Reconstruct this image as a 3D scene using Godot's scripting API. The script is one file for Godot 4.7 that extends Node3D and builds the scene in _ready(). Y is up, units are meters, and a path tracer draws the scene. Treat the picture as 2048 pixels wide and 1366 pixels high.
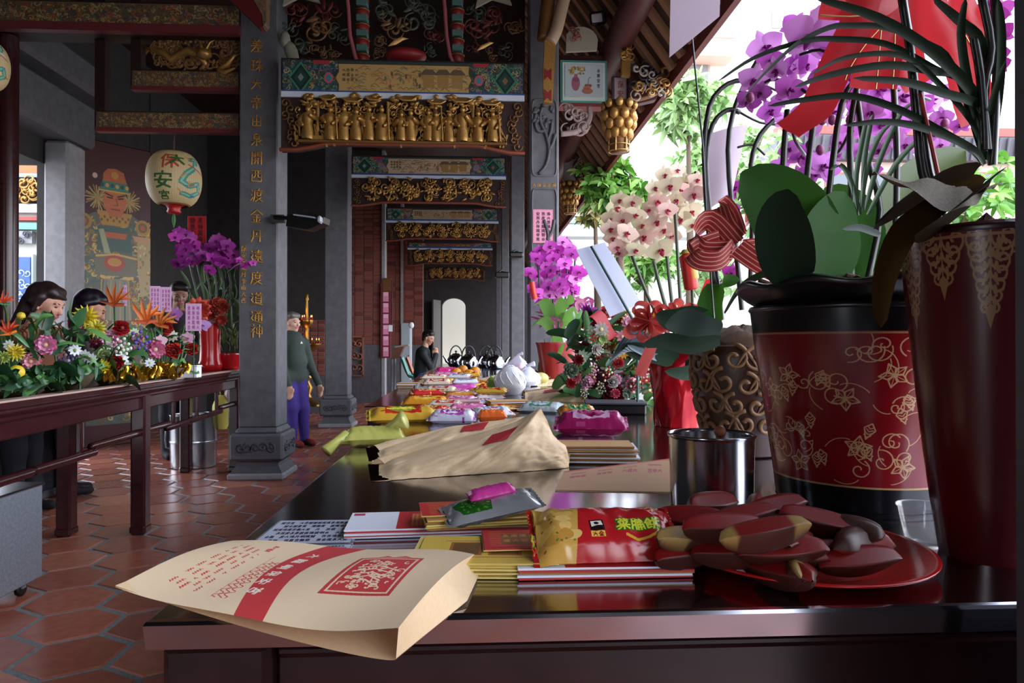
extends Node3D
# Temple side hall with offering tables. Units metres, y up; the corridor runs along -z.
const F := 1400.0
const EYE := Vector3(0, 1.2, 0)
const TOP := 0.92
var cb := Basis()
var used := {}
var M := {}
var rng := RandomNumberGenerator.new()
var GL := {}

func P(px: float, py: float, d: float) -> Vector3:
	return EYE + cb * Vector3((px - 1024.0) / F * d, -(py - 683.0) / F * d, -d)
func ray(px: float, py: float) -> Vector3:
	return cb * Vector3((px - 1024.0) / F, -(py - 683.0) / F, -1)
func PF(px: float, py: float, h: float) -> Vector3:
	var r := ray(px, py)
	return EYE + r * ((h - EYE.y) / r.y)
func PX(px: float, py: float, x: float) -> Vector3:
	var r := ray(px, py)
	return EYE + r * ((x - EYE.x) / r.x)
func PZ(px: float, py: float, z: float) -> Vector3:
	var r := ray(px, py)
	return EYE + r * ((z - EYE.z) / r.z)
func V(x: float, y: float, z: float) -> Vector3:
	return Vector3(x, y, z)
func hex(s: String) -> Color:
	return Color.html(s)
func rf(a: float, b: float) -> float:
	return rng.randf_range(a, b)
func bas(yaw: float, pitch := 0.0, roll := 0.0) -> Basis:
	return Basis.from_euler(Vector3(deg_to_rad(pitch), deg_to_rad(yaw), deg_to_rad(roll)))
func aim(dir: Vector3, up := Vector3.UP) -> Basis:
	# a basis whose y axis runs along dir and whose z axis leans to up
	var y := dir.normalized()
	var x := y.cross(up)
	if x.length() < 0.01:
		x = y.cross(Vector3.RIGHT)
	x = x.normalized()
	return Basis(x, y, x.cross(y))

class MB:
	var v := PackedVector3Array()
	var c := PackedColorArray()
	var uv := PackedVector2Array()
	var ix := PackedInt32Array()
	var col := Color.WHITE
	var T := Transform3D.IDENTITY
	var tinted := false
	func tint(s) -> MB:
		col = (Color.html(s) if s is String else s).srgb_to_linear()
		tinted = true
		return self
	func add(p: Vector3, u := Vector2.ZERO) -> int:
		v.append(T * p)
		c.append(col)
		uv.append(u)
		return v.size() - 1
	func tri(a: int, b: int, d: int) -> void:
		ix.append(a)
		ix.append(b)
		ix.append(d)
	func quad(a: Vector3, b: Vector3, d: Vector3, e: Vector3) -> MB:
		# a bottom left, then clockwise: top left, top right, bottom right
		var i := add(a, Vector2(0, 1))
		add(b, Vector2(0, 0))
		add(d, Vector2(1, 0))
		add(e, Vector2(1, 1))
		tri(i, i + 1, i + 2)
		tri(i, i + 2, i + 3)
		return self
	func box(o: Vector3, s: Vector3, b := Basis()) -> MB:
		var h := s / 2.0
		for f in [[Vector3.RIGHT, Vector3.UP, Vector3.BACK], [Vector3.LEFT, Vector3.UP, Vector3.FORWARD], [Vector3.FORWARD, Vector3.UP, Vector3.RIGHT], [Vector3.BACK, Vector3.UP, Vector3.LEFT], [Vector3.RIGHT, Vector3.FORWARD, Vector3.UP], [Vector3.RIGHT, Vector3.BACK, Vector3.DOWN]]:
			var x: Vector3 = f[0] * h
			var y: Vector3 = f[1] * h
			var z: Vector3 = f[2] * h
			quad(o + b * (z - x - y), o + b * (z - x + y), o + b * (z + x + y), o + b * (z + x - y))
		return self
	func cbox(o: Vector3, s: Vector3, ch := 0.01, b := Basis()) -> MB:
		# a box with chamfered edges
		var h := s / 2.0
		ch = minf(ch, minf(h.x, minf(h.y, h.z)) * 0.9)
		for ax in 3:
			for sg in [-1.0, 1.0]:
				var n := Vector3.ZERO
				n[ax] = sg
				var x := Vector3.ZERO
				x[(ax + 1) % 3] = 1
				var y := n.cross(x)
				var hx := x * (h - Vector3.ONE * ch)
				var hy := y * (h - Vector3.ONE * ch)
				var z := n * h
				var i := v.size()
				quad(o + b * (z - hx - hy), o + b * (z - hx + hy), o + b * (z + hx + hy), o + b * (z + hx - hy))
				if i < 0:
					return self
		for ax in 3:
			var a1 := (ax + 1) % 3
			var a2 := (ax + 2) % 3
			for s1 in [-1.0, 1.0]:
				for s2 in [-1.0, 1.0]:
					var p := Vector3.ZERO
					var q := Vector3.ZERO
					p[a1] = s1 * h[a1]
					p[a2] = s2 * (h[a2] - ch)
					q[a1] = s1 * (h[a1] - ch)
					q[a2] = s2 * h[a2]
					var e := Vector3.ZERO
					e[ax] = h[ax] - ch
					if s1 * s2 > 0:
						quad(o + b * (p - e), o + b * (p + e), o + b * (q + e), o + b * (q - e))
					else:
						quad(o + b * (q - e), o + b * (q + e), o + b * (p + e), o + b * (p - e))
		for sx in [-1.0, 1.0]:
			for sy in [-1.0, 1.0]:
				for sz in [-1.0, 1.0]:
					var k := Vector3(sx, sy, sz) * h
					var i := add(o + b * (k - Vector3(0, sy, sz) * ch))
					var j := add(o + b * (k - Vector3(sx, 0, sz) * ch))
					var l := add(o + b * (k - Vector3(sx, sy, 0) * ch))
					if sx * sy * sz > 0:
						tri(i, l, j)
					else:
						tri(i, j, l)
		return self
	func grid(nu: int, nv: int, f: Callable, wrap := false) -> MB:
		# f(u, v) gives a point; u, v in 0..1; smooth
		var s := v.size()
		var cu := nu if wrap else nu + 1
		for j in nv + 1:
			for i in cu:
				var a := float(i) / nu
				var b := float(j) / nv
				add(f.call(a, b), Vector2(a, b))
		for j in nv:
			for i in nu:
				var i2 := (i + 1) % cu
				var p := s + j * cu + i
				var q := s + j * cu + i2
				tri(p, q, q + cu)
				tri(p, q + cu, p + cu)
		return self
	func lathe(o: Vector3, prof: Array, seg := 24, b := Basis(), seam := false) -> MB:
		# prof: [radius, height] from the bottom up
		var n := prof.size() - 1
		return grid(seg, n, func(a: float, w: float) -> Vector3:
			var p = prof[int(round(w * n))]
			return o + b * Vector3(sin(-a * TAU) * p[0], p[1], cos(a * TAU) * p[0]), not seam)
	func tube(path: Array, r, seg := 6, caps := true) -> MB:
		# r: a number or a list of radii
		var n := path.size()
		var s := v.size()
		var ref := Vector3.UP
		var t0: Vector3 = (path[1] - path[0]).normalized()
		if absf(t0.dot(ref)) > 0.9:
			ref = Vector3.RIGHT
		var x := t0.cross(ref).normalized()
		for k in n:
			var t: Vector3 = (path[mini(k + 1, n - 1)] - path[maxi(k - 1, 0)]).normalized()
			x = (x - t * x.dot(t))
			x = x.normalized() if x.length() > 1e-5 else t.cross(Vector3(0.3, 0.5, 0.8)).normalized()
			var y := t.cross(x)
			var rad: float = r[k] if r is Array else r
			for i in seg:
				var a := TAU * i / seg
				add(path[k] + (x * cos(a) + y * sin(a)) * rad, Vector2(float(i) / seg, float(k) / (n - 1)))
		for k in n - 1:
			for i in seg:
				var p := s + k * seg + i
				var q := s + k * seg + (i + 1) % seg
				tri(p, p + seg, q + seg)
				tri(p, q + seg, q)
		if caps:
			for e in [0, n - 1]:
				var m := add(path[e])
				for i in seg:
					var p: int = s + e * seg + i
					var q: int = s + e * seg + (i + 1) % seg
					if e == 0:
						tri(m, p, q)
					else:
						tri(m, q, p)
		return self
	func ell(o: Vector3, r: Vector3, seg := 10, rings := 6, b := Basis()) -> MB:
		return grid(seg, rings, func(a: float, w: float) -> Vector3:
			var t := (w - 0.5) * PI
			return o + b * (Vector3(sin(-a * TAU) * cos(t), sin(t), cos(a * TAU) * cos(t)) * r), true)
	func prism(poly: PackedVector2Array, depth: float, t := Transform3D.IDENTITY, back := true) -> MB:
		# poly in the xy plane, extruded to z = -depth; front at z = 0
		var old := T
		T = T * t
		if Geometry2D.is_polygon_clockwise(poly):
			poly = poly.duplicate()
			poly.reverse()
		var idx := Geometry2D.triangulate_polygon(poly)
		var lo := poly[0]
		var hi := poly[0]
		for p in poly:
			lo = lo.min(p)
			hi = hi.max(p)
		var sz := (hi - lo).max(Vector2(1e-6, 1e-6))
		for side in [0, 1]:
			if side == 1 and not back:
				continue
			var s := v.size()
			for p in poly:
				add(Vector3(p.x, p.y, -depth * side), Vector2((p.x - lo.x) / sz.x, 1.0 - (p.y - lo.y) / sz.y))
			for k in range(0, idx.size(), 3):
				var a := poly[idx[k]]
				var ccw := (poly[idx[k + 1]] - a).cross(poly[idx[k + 2]] - a) > 0
				if ccw == (side == 0):
					tri(s + idx[k], s + idx[k + 2], s + idx[k + 1])
				else:
					tri(s + idx[k], s + idx[k + 1], s + idx[k + 2])
		if depth > 0:
			for k in poly.size():
				var p := poly[k]
				var q := poly[(k + 1) % poly.size()]
				quad(Vector3(p.x, p.y, 0), Vector3(p.x, p.y, -depth), Vector3(q.x, q.y, -depth), Vector3(q.x, q.y, 0))
		T = old
		return self
	func blade(base: Vector3, path: Array, w: Array, side: Vector3, curl := 0.15) -> MB:
		# a leaf or petal along path with half widths w, folded a little along its midrib
		var n := path.size()
		var s := v.size()
		for k in n:
			var t: Vector3 = (path[mini(k + 1, n - 1)] - path[maxi(k - 1, 0)]).normalized()
			var x := (side - t * side.dot(t)).normalized()
			var up := x.cross(t)
			for i in 5:
				var a := (i - 2) / 2.0
				add(base + path[k] + x * (a * w[k]) + up * (absf(a) * absf(a) * w[k] * curl), Vector2(i / 4.0, float(k) / (n - 1)))
		for k in n - 1:
			for i in 4:
				var p := s + k * 5 + i
				tri(p, p + 5, p + 6)
				tri(p, p + 6, p + 1)
		return self
	func mesh() -> ArrayMesh:
		var nn := PackedVector3Array()
		nn.resize(v.size())
		for k in range(0, ix.size(), 3):
			var a := v[ix[k]]
			var n := (v[ix[k + 2]] - a).cross(v[ix[k + 1]] - a)
			nn[ix[k]] += n
			nn[ix[k + 1]] += n
			nn[ix[k + 2]] += n
		for k in nn.size():
			nn[k] = nn[k].normalized() if nn[k].length() > 1e-14 else Vector3.UP
		var arr := []
		arr.resize(Mesh.ARRAY_MAX)
		arr[Mesh.ARRAY_VERTEX] = v
		arr[Mesh.ARRAY_NORMAL] = nn
		arr[Mesh.ARRAY_TEX_UV] = uv
		if tinted:
			arr[Mesh.ARRAY_COLOR] = c
		arr[Mesh.ARRAY_INDEX] = ix
		var m := ArrayMesh.new()
		m.add_surface_from_arrays(Mesh.PRIMITIVE_TRIANGLES, arr)
		return m

func mb(at := Vector3.ZERO) -> MB:
	# a builder that takes world positions for a thing whose base is at at
	var b := MB.new()
	b.T = Transform3D(Basis(), -at)
	return b
func numbered(n: String) -> String:
	var k: int = used.get(n, 0)
	used[n] = k + 1
	return n if k == 0 else "%s_%03d" % [n, k]
func thing(called: String, label: String, category: String, at := Vector3.ZERO, group := "") -> Node3D:
	var o := Node3D.new()
	o.name = numbered(called)
	add_child(o, true)
	o.position = at
	tag(o, label, category, group)
	return o
func tag(o: Node, label: String, category: String, group := "") -> Node:
	o.set_meta("label", label)
	o.set_meta("category", category)
	if group:
		o.set_meta("group", group)
	return o
func part(parent: Node, called: String, m, mat: Material, label := "") -> MeshInstance3D:
	var o := MeshInstance3D.new()
	o.mesh = m.mesh() if m is MB else m
	o.material_override = mat
	o.name = numbered(called) if parent == self else called
	parent.add_child(o, true)
	if label:
		o.set_meta("label", label)
	return o
func struct(called: String, m, mat: Material, label := "") -> MeshInstance3D:
	var o := part(self, called, m, mat, label)
	o.set_meta("kind", "structure")
	return o
func copy(o: Node3D, at: Vector3, b: Basis, label := "", group := "") -> Node3D:
	var r: Node3D = o.duplicate()
	r.name = numbered(String(o.name).rstrip("0123456789").rstrip("_"))
	add_child(r, true)
	r.transform = Transform3D(b, at)
	if label:
		r.set_meta("label", label)
	if group:
		r.set_meta("group", group)
	return r

func mat(key: String, col: String, rough := 0.6, metal := 0.0, more := {}) -> StandardMaterial3D:
	if M.has(key):
		return M[key]
	var m := StandardMaterial3D.new()
	m.resource_name = key
	m.albedo_color = hex(col)
	m.roughness = rough
	m.metallic = metal
	if more.get("vc", false):
		m.vertex_color_use_as_albedo = true
	for k in more:
		if k != "vc":
			m.set(k, more[k])
	M[key] = m
	return m
func vc(rough := 0.6, metal := 0.0, back := "") -> StandardMaterial3D:
	var more := {"vc": true}
	if back:
		more["backlight_enabled"] = true
		more["backlight"] = hex(back)
	return mat("vertex_%s_%s_%s" % [rough, metal, back], "ffffff", rough, metal, more)
func noise_tex(freq: float, lo: String, hi: String, size := 256, sd := 1, oct := 4, cell := false) -> ImageTexture:
	var n := FastNoiseLite.new()
	n.seed = sd
	n.noise_type = FastNoiseLite.TYPE_CELLULAR if cell else FastNoiseLite.TYPE_SIMPLEX_SMOOTH
	n.frequency = freq
	n.fractal_octaves = oct
	var im := n.get_seamless_image(size, size)
	im.convert(Image.FORMAT_RGB8)
	var a := hex(lo)
	var b := hex(hi)
	for y in size:
		for x in size:
			im.set_pixel(x, y, a.lerp(b, im.get_pixel(x, y).r))
	return ImageTexture.create_from_image(im)
func grain(key: String, lo: String, hi: String, rough: float, metal: float, freq: float, scale: float, sd := 1, bump := 0.0, more := {}) -> StandardMaterial3D:
	# world triplanar noise colour
	var m := mat(key, "ffffff", rough, metal, more)
	m.albedo_texture = noise_tex(freq, lo, hi, 256, sd)
	m.uv1_triplanar = true
	m.uv1_world_triplanar = true
	m.uv1_scale = Vector3.ONE * scale
	if bump > 0 and false:
		m.heightmap_enabled = true
		m.heightmap_texture = m.albedo_texture
		m.heightmap_scale = bump
	return m
func texmat(key: String, im: Image, rough := 0.6, metal := 0.0, more := {}) -> StandardMaterial3D:
	var m := mat(key, "ffffff", rough, metal, more)
	m.albedo_texture = ImageTexture.create_from_image(im)
	return m

# ---- drawing flat print ----
func canvas(w: int, h: int, col: String) -> Image:
	var im := Image.create(w, h, false, Image.FORMAT_RGB8)
	im.fill(hex(col))
	return im
func rect(im: Image, x: float, y: float, w: float, h: float, col) -> void:
	im.fill_rect(Rect2i(int(x), int(y), maxi(1, int(w)), maxi(1, int(h))), hex(col) if col is String else col)
func disc(im: Image, x: float, y: float, rx: float, ry: float, col) -> void:
	var c: Color = hex(col) if col is String else col
	for j in range(-int(ry), int(ry) + 1):
		var w := rx * sqrt(maxf(0.0, 1.0 - (j / maxf(ry, 0.5)) * (j / maxf(ry, 0.5))))
		im.fill_rect(Rect2i(int(x - w), int(y + j), maxi(1, int(2 * w)), 1), c)
func stroke(im: Image, pts: Array, w: float, col) -> void:
	var c: Color = hex(col) if col is String else col
	for k in pts.size() - 1:
		var a: Vector2 = pts[k]
		var b: Vector2 = pts[k + 1]
		var n := maxi(1, int(a.distance_to(b) / maxf(0.5, w * 0.4)))
		for i in n + 1:
			var p := a.lerp(b, float(i) / n)
			im.fill_rect(Rect2i(int(round(p.x - w / 2)), int(round(p.y - w / 2)), maxi(1, int(round(w))), maxi(1, int(round(w)))), c)
func polyfill(im: Image, pts: Array, col) -> void:
	var c: Color = hex(col) if col is String else col
	var y0 := 1e9
	var y1 := -1e9
	for p in pts:
		y0 = minf(y0, p.y)
		y1 = maxf(y1, p.y)
	for y in range(int(y0), int(y1) + 1):
		var xs := []
		for k in pts.size():
			var a: Vector2 = pts[k]
			var b: Vector2 = pts[(k + 1) % pts.size()]
			if (a.y <= y and b.y > y) or (b.y <= y and a.y > y):
				xs.append(a.x + (y - a.y) / (b.y - a.y) * (b.x - a.x))
		xs.sort()
		for k in range(0, xs.size() - 1, 2):
			im.fill_rect(Rect2i(int(xs[k]), y, maxi(1, int(xs[k + 1]) - int(xs[k])), 1), c)
func spiral2(cx: float, cy: float, r: float, turns: float, a0: float, dirn := 1.0) -> Array:
	var o := []
	for k in 25:
		var t := k / 24.0
		var a := a0 + dirn * turns * TAU * t
		o.append(Vector2(cx + cos(a) * r * (1.0 - 0.85 * t), cy + sin(a) * r * (1.0 - 0.85 * t)))
	return o
func glyphs_init() -> void:
	GL = {
	"da": "1 4 9 4;5 1 5 4 3 7 1 9;5 4 7 7 9 9",
	"di": "5 0 5 1.5;1.5 2 8.5 2;3.5 2.5 4 4;6.5 2.5 6 4;1 5.5 1 4.5 9 4.5 9 5.5;2.5 9 2.5 6.2 7.5 6.2 7.5 8.5;5 4.5 5 10",
	"you": "2 3 2 9;2 3 8 3 8 9;2 9 8 9;2 6 8 6;5 0.5 5 9",
	"quan": "5 0 4 1;3 1.2 7 1.2 7 4.2 3 4.2 3 1.2;3 2.7 7 2.7;5 4.2 5 9.5 4 9;1 6 4 6 1 9;8.5 5 6 6.5;6 6 9 9",
	"kai": "1.5 0.5 1.5 10;1.5 .5 4.3 .5 4.3 3.5 1.5 3.5;1.5 2 4.3 2;8.5 .5 8.5 10;8.5 .5 5.7 .5 5.7 3.5 8.5 3.5;5.7 2 8.5 2;3 5 7 5;2.6 7 7.4 7;4 5 4 8 3 9.5;6 5 6 9.5",
	"xi": "1 1 9 1;1.5 3.5 8.5 3.5 8.5 9 1.5 9 1.5 3.5;4 1 4 5 2.5 6.5;6 1 6 6 8 6.3",
	"du": "1 1 2 2;.5 4 1.5 5;.5 9 2.5 6;6.5 0 6.5 1;3.5 1.5 9.5 1.5;3.5 1.5 3.5 6 2.5 9.5;4 3.3 9.5 3.3;5.3 2.3 5.3 5 8 5 8 2.3;4.5 6.3 8.5 6.3 4 9.8;5 7 9.5 9.8",
	"jin": "5 0 .5 4;5 0 9.5 4;3 4 7 4;2 6 8 6;5 4 5 9.3;2.5 7 3.3 8.5;7.5 7 6.7 8.5;1 9.4 9 9.4",
	"dan": "2.5 1 2.5 6 1 9.5;2.5 1 7.5 1 7.5 9.5 6.5 9;5 2.5 5 4.5;.5 5.3 9.5 5.3",
	"yuan": "1 .7 2 2;.5 3.5 2.2 3.5 1 6 2.5 7.5;.5 9.5 2.5 8 9.5 9.5;3.5 1.2 9 1.2;6.2 0 6.2 2.4;3 2.4 9.5 2.4;4.3 3.6 8.2 3.6 8.2 5.2 4.3 5.2 4.3 3.6;6 5.2 3.3 7.5;6 5.6 6 8.3;8.5 5.6 6.6 6.6;6.4 6 9.3 8",
	"duo": "5.5 0 5.5 1;1.5 1.3 9.3 1.3;1.8 1.3 1.8 6 .5 9.7;2.5 3.3 9 3.3;4 2.2 4 5.2 7.2 5.2 7.2 2.2;3 6.3 8 6.3 2.5 9.8;4 7 9 9.8",
	"dao": "1 .7 2 2;.5 3.5 2.2 3.5 1 6 2.5 7.5;.5 9.5 2.5 8 9.5 9.5;4.3 0 5 1.2;8 0 7.2 1.2;3.3 1.7 9.5 1.7;6.3 1.7 5.8 3;4.3 3 8.3 3 8.3 8 4.3 8 4.3 3;4.3 4.7 8.3 4.7;4.3 6.3 8.3 6.3",
	"tong": "1 .7 2 2;.5 3.5 2.2 3.5 1 6 2.5 7.5;.5 9.5 2.5 8 9.5 9.5;3.8 .8 8.7 .8 6.5 2.3;5 1.5 6.3 2.4;4 3 4 8;4 3 8.8 3 8.8 8;4 4.6 8.8 4.6;4 6.2 8.8 6.2;6.4 3 6.4 8",
	"shen": "2.3 0 3 1;.8 2 3.7 2 .8 6;2.3 4.5 2.3 10;2.8 4.8 3.8 6;5 2.3 9 2.3 9 7 5 7 5 2.3;5 4.6 9 4.6;7 .3 7 10",
	"cha": "3 0 3.8 1.2;7 0 6.2 1.2;1.5 1.7 8.5 1.7;2 3.2 8 3.2;.7 4.8 9.3 4.8;5 1.7 5 4.8;4.5 4.8 3 7 .8 9.5;4 6.3 8.5 6.3;6.2 6.3 6.2 9.4;3 9.4 9.3 9.4",
	"zhu": "0.8 1.3 4 1.3;1 4.6 3.8 4.6;.5 8.6 4.2 7.9;2.4 1.3 2.4 8.2;6 .8 5 3;5.3 2.5 9.3 2.5;4.6 5 9.8 5;7.2 0 7.2 10;7.2 5 4.5 8.5;7.2 5 9.8 8.3",
	"long": "2.5 0 2.5 1;.5 1.2 4.7 1.2;1.6 1.6 2 3;3.8 1.6 3.4 3;.4 3.2 4.8 3.2;1 4.3 1 9.8;1 4.3 4.3 4.3 4.3 9.5;1 6 4.3 6;1 7.7 4.3 7.7;6 .3 6 3;6 1.2 9.3 1.2;6 3 9 3 9 4.8 6 4.8;6 4.8 6 9 9.7 9 9.7 8;6.7 6.2 9 6.2;6.7 7.6 9 7.6",
	"dong": "1 3 1 7.5 4 7.5 4 3;2.5 1 2.5 7.5;5 1 5 9.7;5 1 9.5 1 9.5 9.7;6 3 8.5 3;6 4.8 8.5 4.8 8.5 7.5 6 7.5 6 4.8",
	"bao": "3 .3 1 4;2 2.5 2 10;4.3 .8 8.7 .8 8.7 3.6 4.3 3.6 4.3 .8;3.5 5.3 9.6 5.3;6.5 3.6 6.5 10;6.5 5.5 3.6 8.8;6.5 5.5 9.6 8.8",
	"an": "5 0 5 1.3;1 3 1 1.6 9 1.6 9 3;.7 5.3 9.3 5.3;4.3 3 2.8 6.8 8.5 9.7;7 5.3 5.5 8 1.5 9.8",
	"gong": "5 0 5 1.2;1 3 1 1.5 9 1.5 9 3;3 3 7 3 7 5.3 3 5.3 3 3;5 5.3 4.5 6.5;2 6.5 8 6.5 8 9.7 2 9.7 2 6.5",
	"cai": "1 1.5 9 1.5;3.5 .3 3.5 2.5;6.5 .3 6.5 2.5;8 2.8 2 3.5;2.5 4 3 5;5 3.8 5.2 4.8;8 3.8 7 5;.7 6.2 9.3 6.2;5 5 5 10;5 6.3 1 9.5;5 6.3 9 9.5",
	"pu": "1 1 1 7 .4 9.5;1 1 3.6 1 3.6 9.5;1 3.6 3.6 3.6;1 6 3.6 6;4.5 2 9.7 2;8 .5 8.8 1.4;5 3.6 5 9.8;5 3.6 9.2 3.6 9.2 9.8;5 5.5 9.2 5.5;5 7.4 9.2 7.4;7 0 7 9.8",
	"bing": "2.5 0 .3 3;2.5 0 4.5 2.5;1.2 3 3.9 3 3.9 6 1.2 6;1.2 3 1.2 9 4 8;1.2 4.5 3.9 4.5;6 .3 6.6 1.8;8.6 .3 8 1.8;5 2.3 9.8 2.3;4.8 5.5 10 5.5;6.4 2.3 6.4 6 5 9.8;8.3 2.3 8.3 9.8"}
	for k in GL:
		var lines := []
		for s in String(GL[k]).split(";"):
			var n := s.split_floats(" ", false)
			var pts := []
			for i in range(0, n.size() - 1, 2):
				pts.append(Vector2(n[i], n[i + 1]) / 10.0)
			lines.append(pts)
		GL[k] = lines
func glyph(im: Image, k: String, x: float, y: float, s: float, w: float, col, sx := 1.0) -> void:
	for l in GL[k]:
		var o := []
		for p in l:
			o.append(Vector2(x + p.x * s * sx, y + p.y * s))
		stroke(im, o, w, col)
func any_glyph() -> String:
	return GL.keys()[rng.randi() % GL.size()]
func _ready() -> void:
	rng.seed = 7
	glyphs_init()
	# ---- camera ----
	cb = Basis.from_euler(Vector3(deg_to_rad(0.29), deg_to_rad(-3.03), 0))
	var cam := Camera3D.new()
	cam.name = "camera"
	cam.fov = rad_to_deg(2.0 * atan(683.0 / F))
	cam.near = 0.05
	cam.far = 300.0
	cam.transform = Transform3D(cb, EYE)
	add_child(cam)
	cam.current = true
	# ---- sky and exposure: a bright overcast day over the courtyard ----
	var env := Environment.new()
	env.background_mode = Environment.BG_SKY
	var sm := ProceduralSkyMaterial.new()
	sm.sky_top_color = hex("c9d3e6")
	sm.sky_horizon_color = hex("eceff5")
	sm.ground_horizon_color = hex("b9b6b0")
	sm.ground_bottom_color = hex("8a8680")
	sm.sun_angle_max = 1.0
	sm.sky_energy_multiplier = 1.0
	var sky := Sky.new()
	sky.sky_material = sm
	env.sky = sky
	env.tonemap_mode = Environment.TONE_MAPPER_LINEAR
	env.tonemap_exposure = 9.0
	env.sdfgi_enabled = true
	env.ssao_enabled = true
	env.ssil_enabled = true
	var we := WorldEnvironment.new()
	we.name = "environment"
	we.environment = env
	add_child(we)
	make_materials()
	build_shell()
	build_floor()
	build_columns()
	build_tables()
	build_beams()
	build_hall_objects()
	build_corridor()
	build_people()
	build_eave()
	build_courtyard()
	build_near_offerings()
	build_far_offerings()
	build_altar_flowers()
	build_orchids()

func make_materials() -> void:
	grain("stone", "504e52", "636165", 0.7, 0.0, 0.02, 1.3, 3)
	grain("stone_pale", "858386", "9b999c", 0.7, 0.0, 0.02, 1.3, 4)
	grain("stone_dark", "3c3b3f", "4f4e53", 0.6, 0.0, 0.02, 1.5, 5)
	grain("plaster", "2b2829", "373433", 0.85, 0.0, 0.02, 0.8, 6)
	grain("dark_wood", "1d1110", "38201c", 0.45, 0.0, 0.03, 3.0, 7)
	grain("lacquer", "2c1114", "41191b", 0.22, 0.0, 0.02, 2.5, 8)
	grain("board", "2a1a16", "4a3026", 0.7, 0.0, 0.03, 1.5, 9)
	grain("grout", "6d716f", "8e9290", 0.8, 0.0, 0.05, 3.0, 10)
	grain("gold_leaf", "7c5426", "deae62", 0.36, 0.55, 0.05, 9.0, 11)
	grain("gold_dim", "553418", "94693a", 0.45, 0.4, 0.05, 9.0, 12)
	grain("steel", "a5a7ad", "c3c5ca", 0.24, 1.0, 0.05, 4.0, 13)
	grain("steel_dull", "83868d", "a0a3a9", 0.38, 0.45, 0.05, 4.0, 14)
	grain("kraft", "dcbb90", "e6c8a2", 0.6, 0.0, 0.04, 14.0, 15)
	mat("black_plastic", "0e0e10", 0.3)
	mat("red_gloss", "a3131b", 0.25)
	mat("white", "e6e6ea", 0.6)

func zr(d: float) -> float:
	return P(800, 690, d).z
func slab(m: MB, x0: float, y0: float, x1: float, y1: float, z: float, th: float) -> MB:
	# a box whose front face fills a pixel rectangle at the plane z
	var a := PZ(x0, y1, z)
	var b := PZ(x1, y0, z)
	return m.box((a + b) / 2.0 - V(0, 0, th / 2), V(b.x - a.x, b.y - a.y, th))

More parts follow.
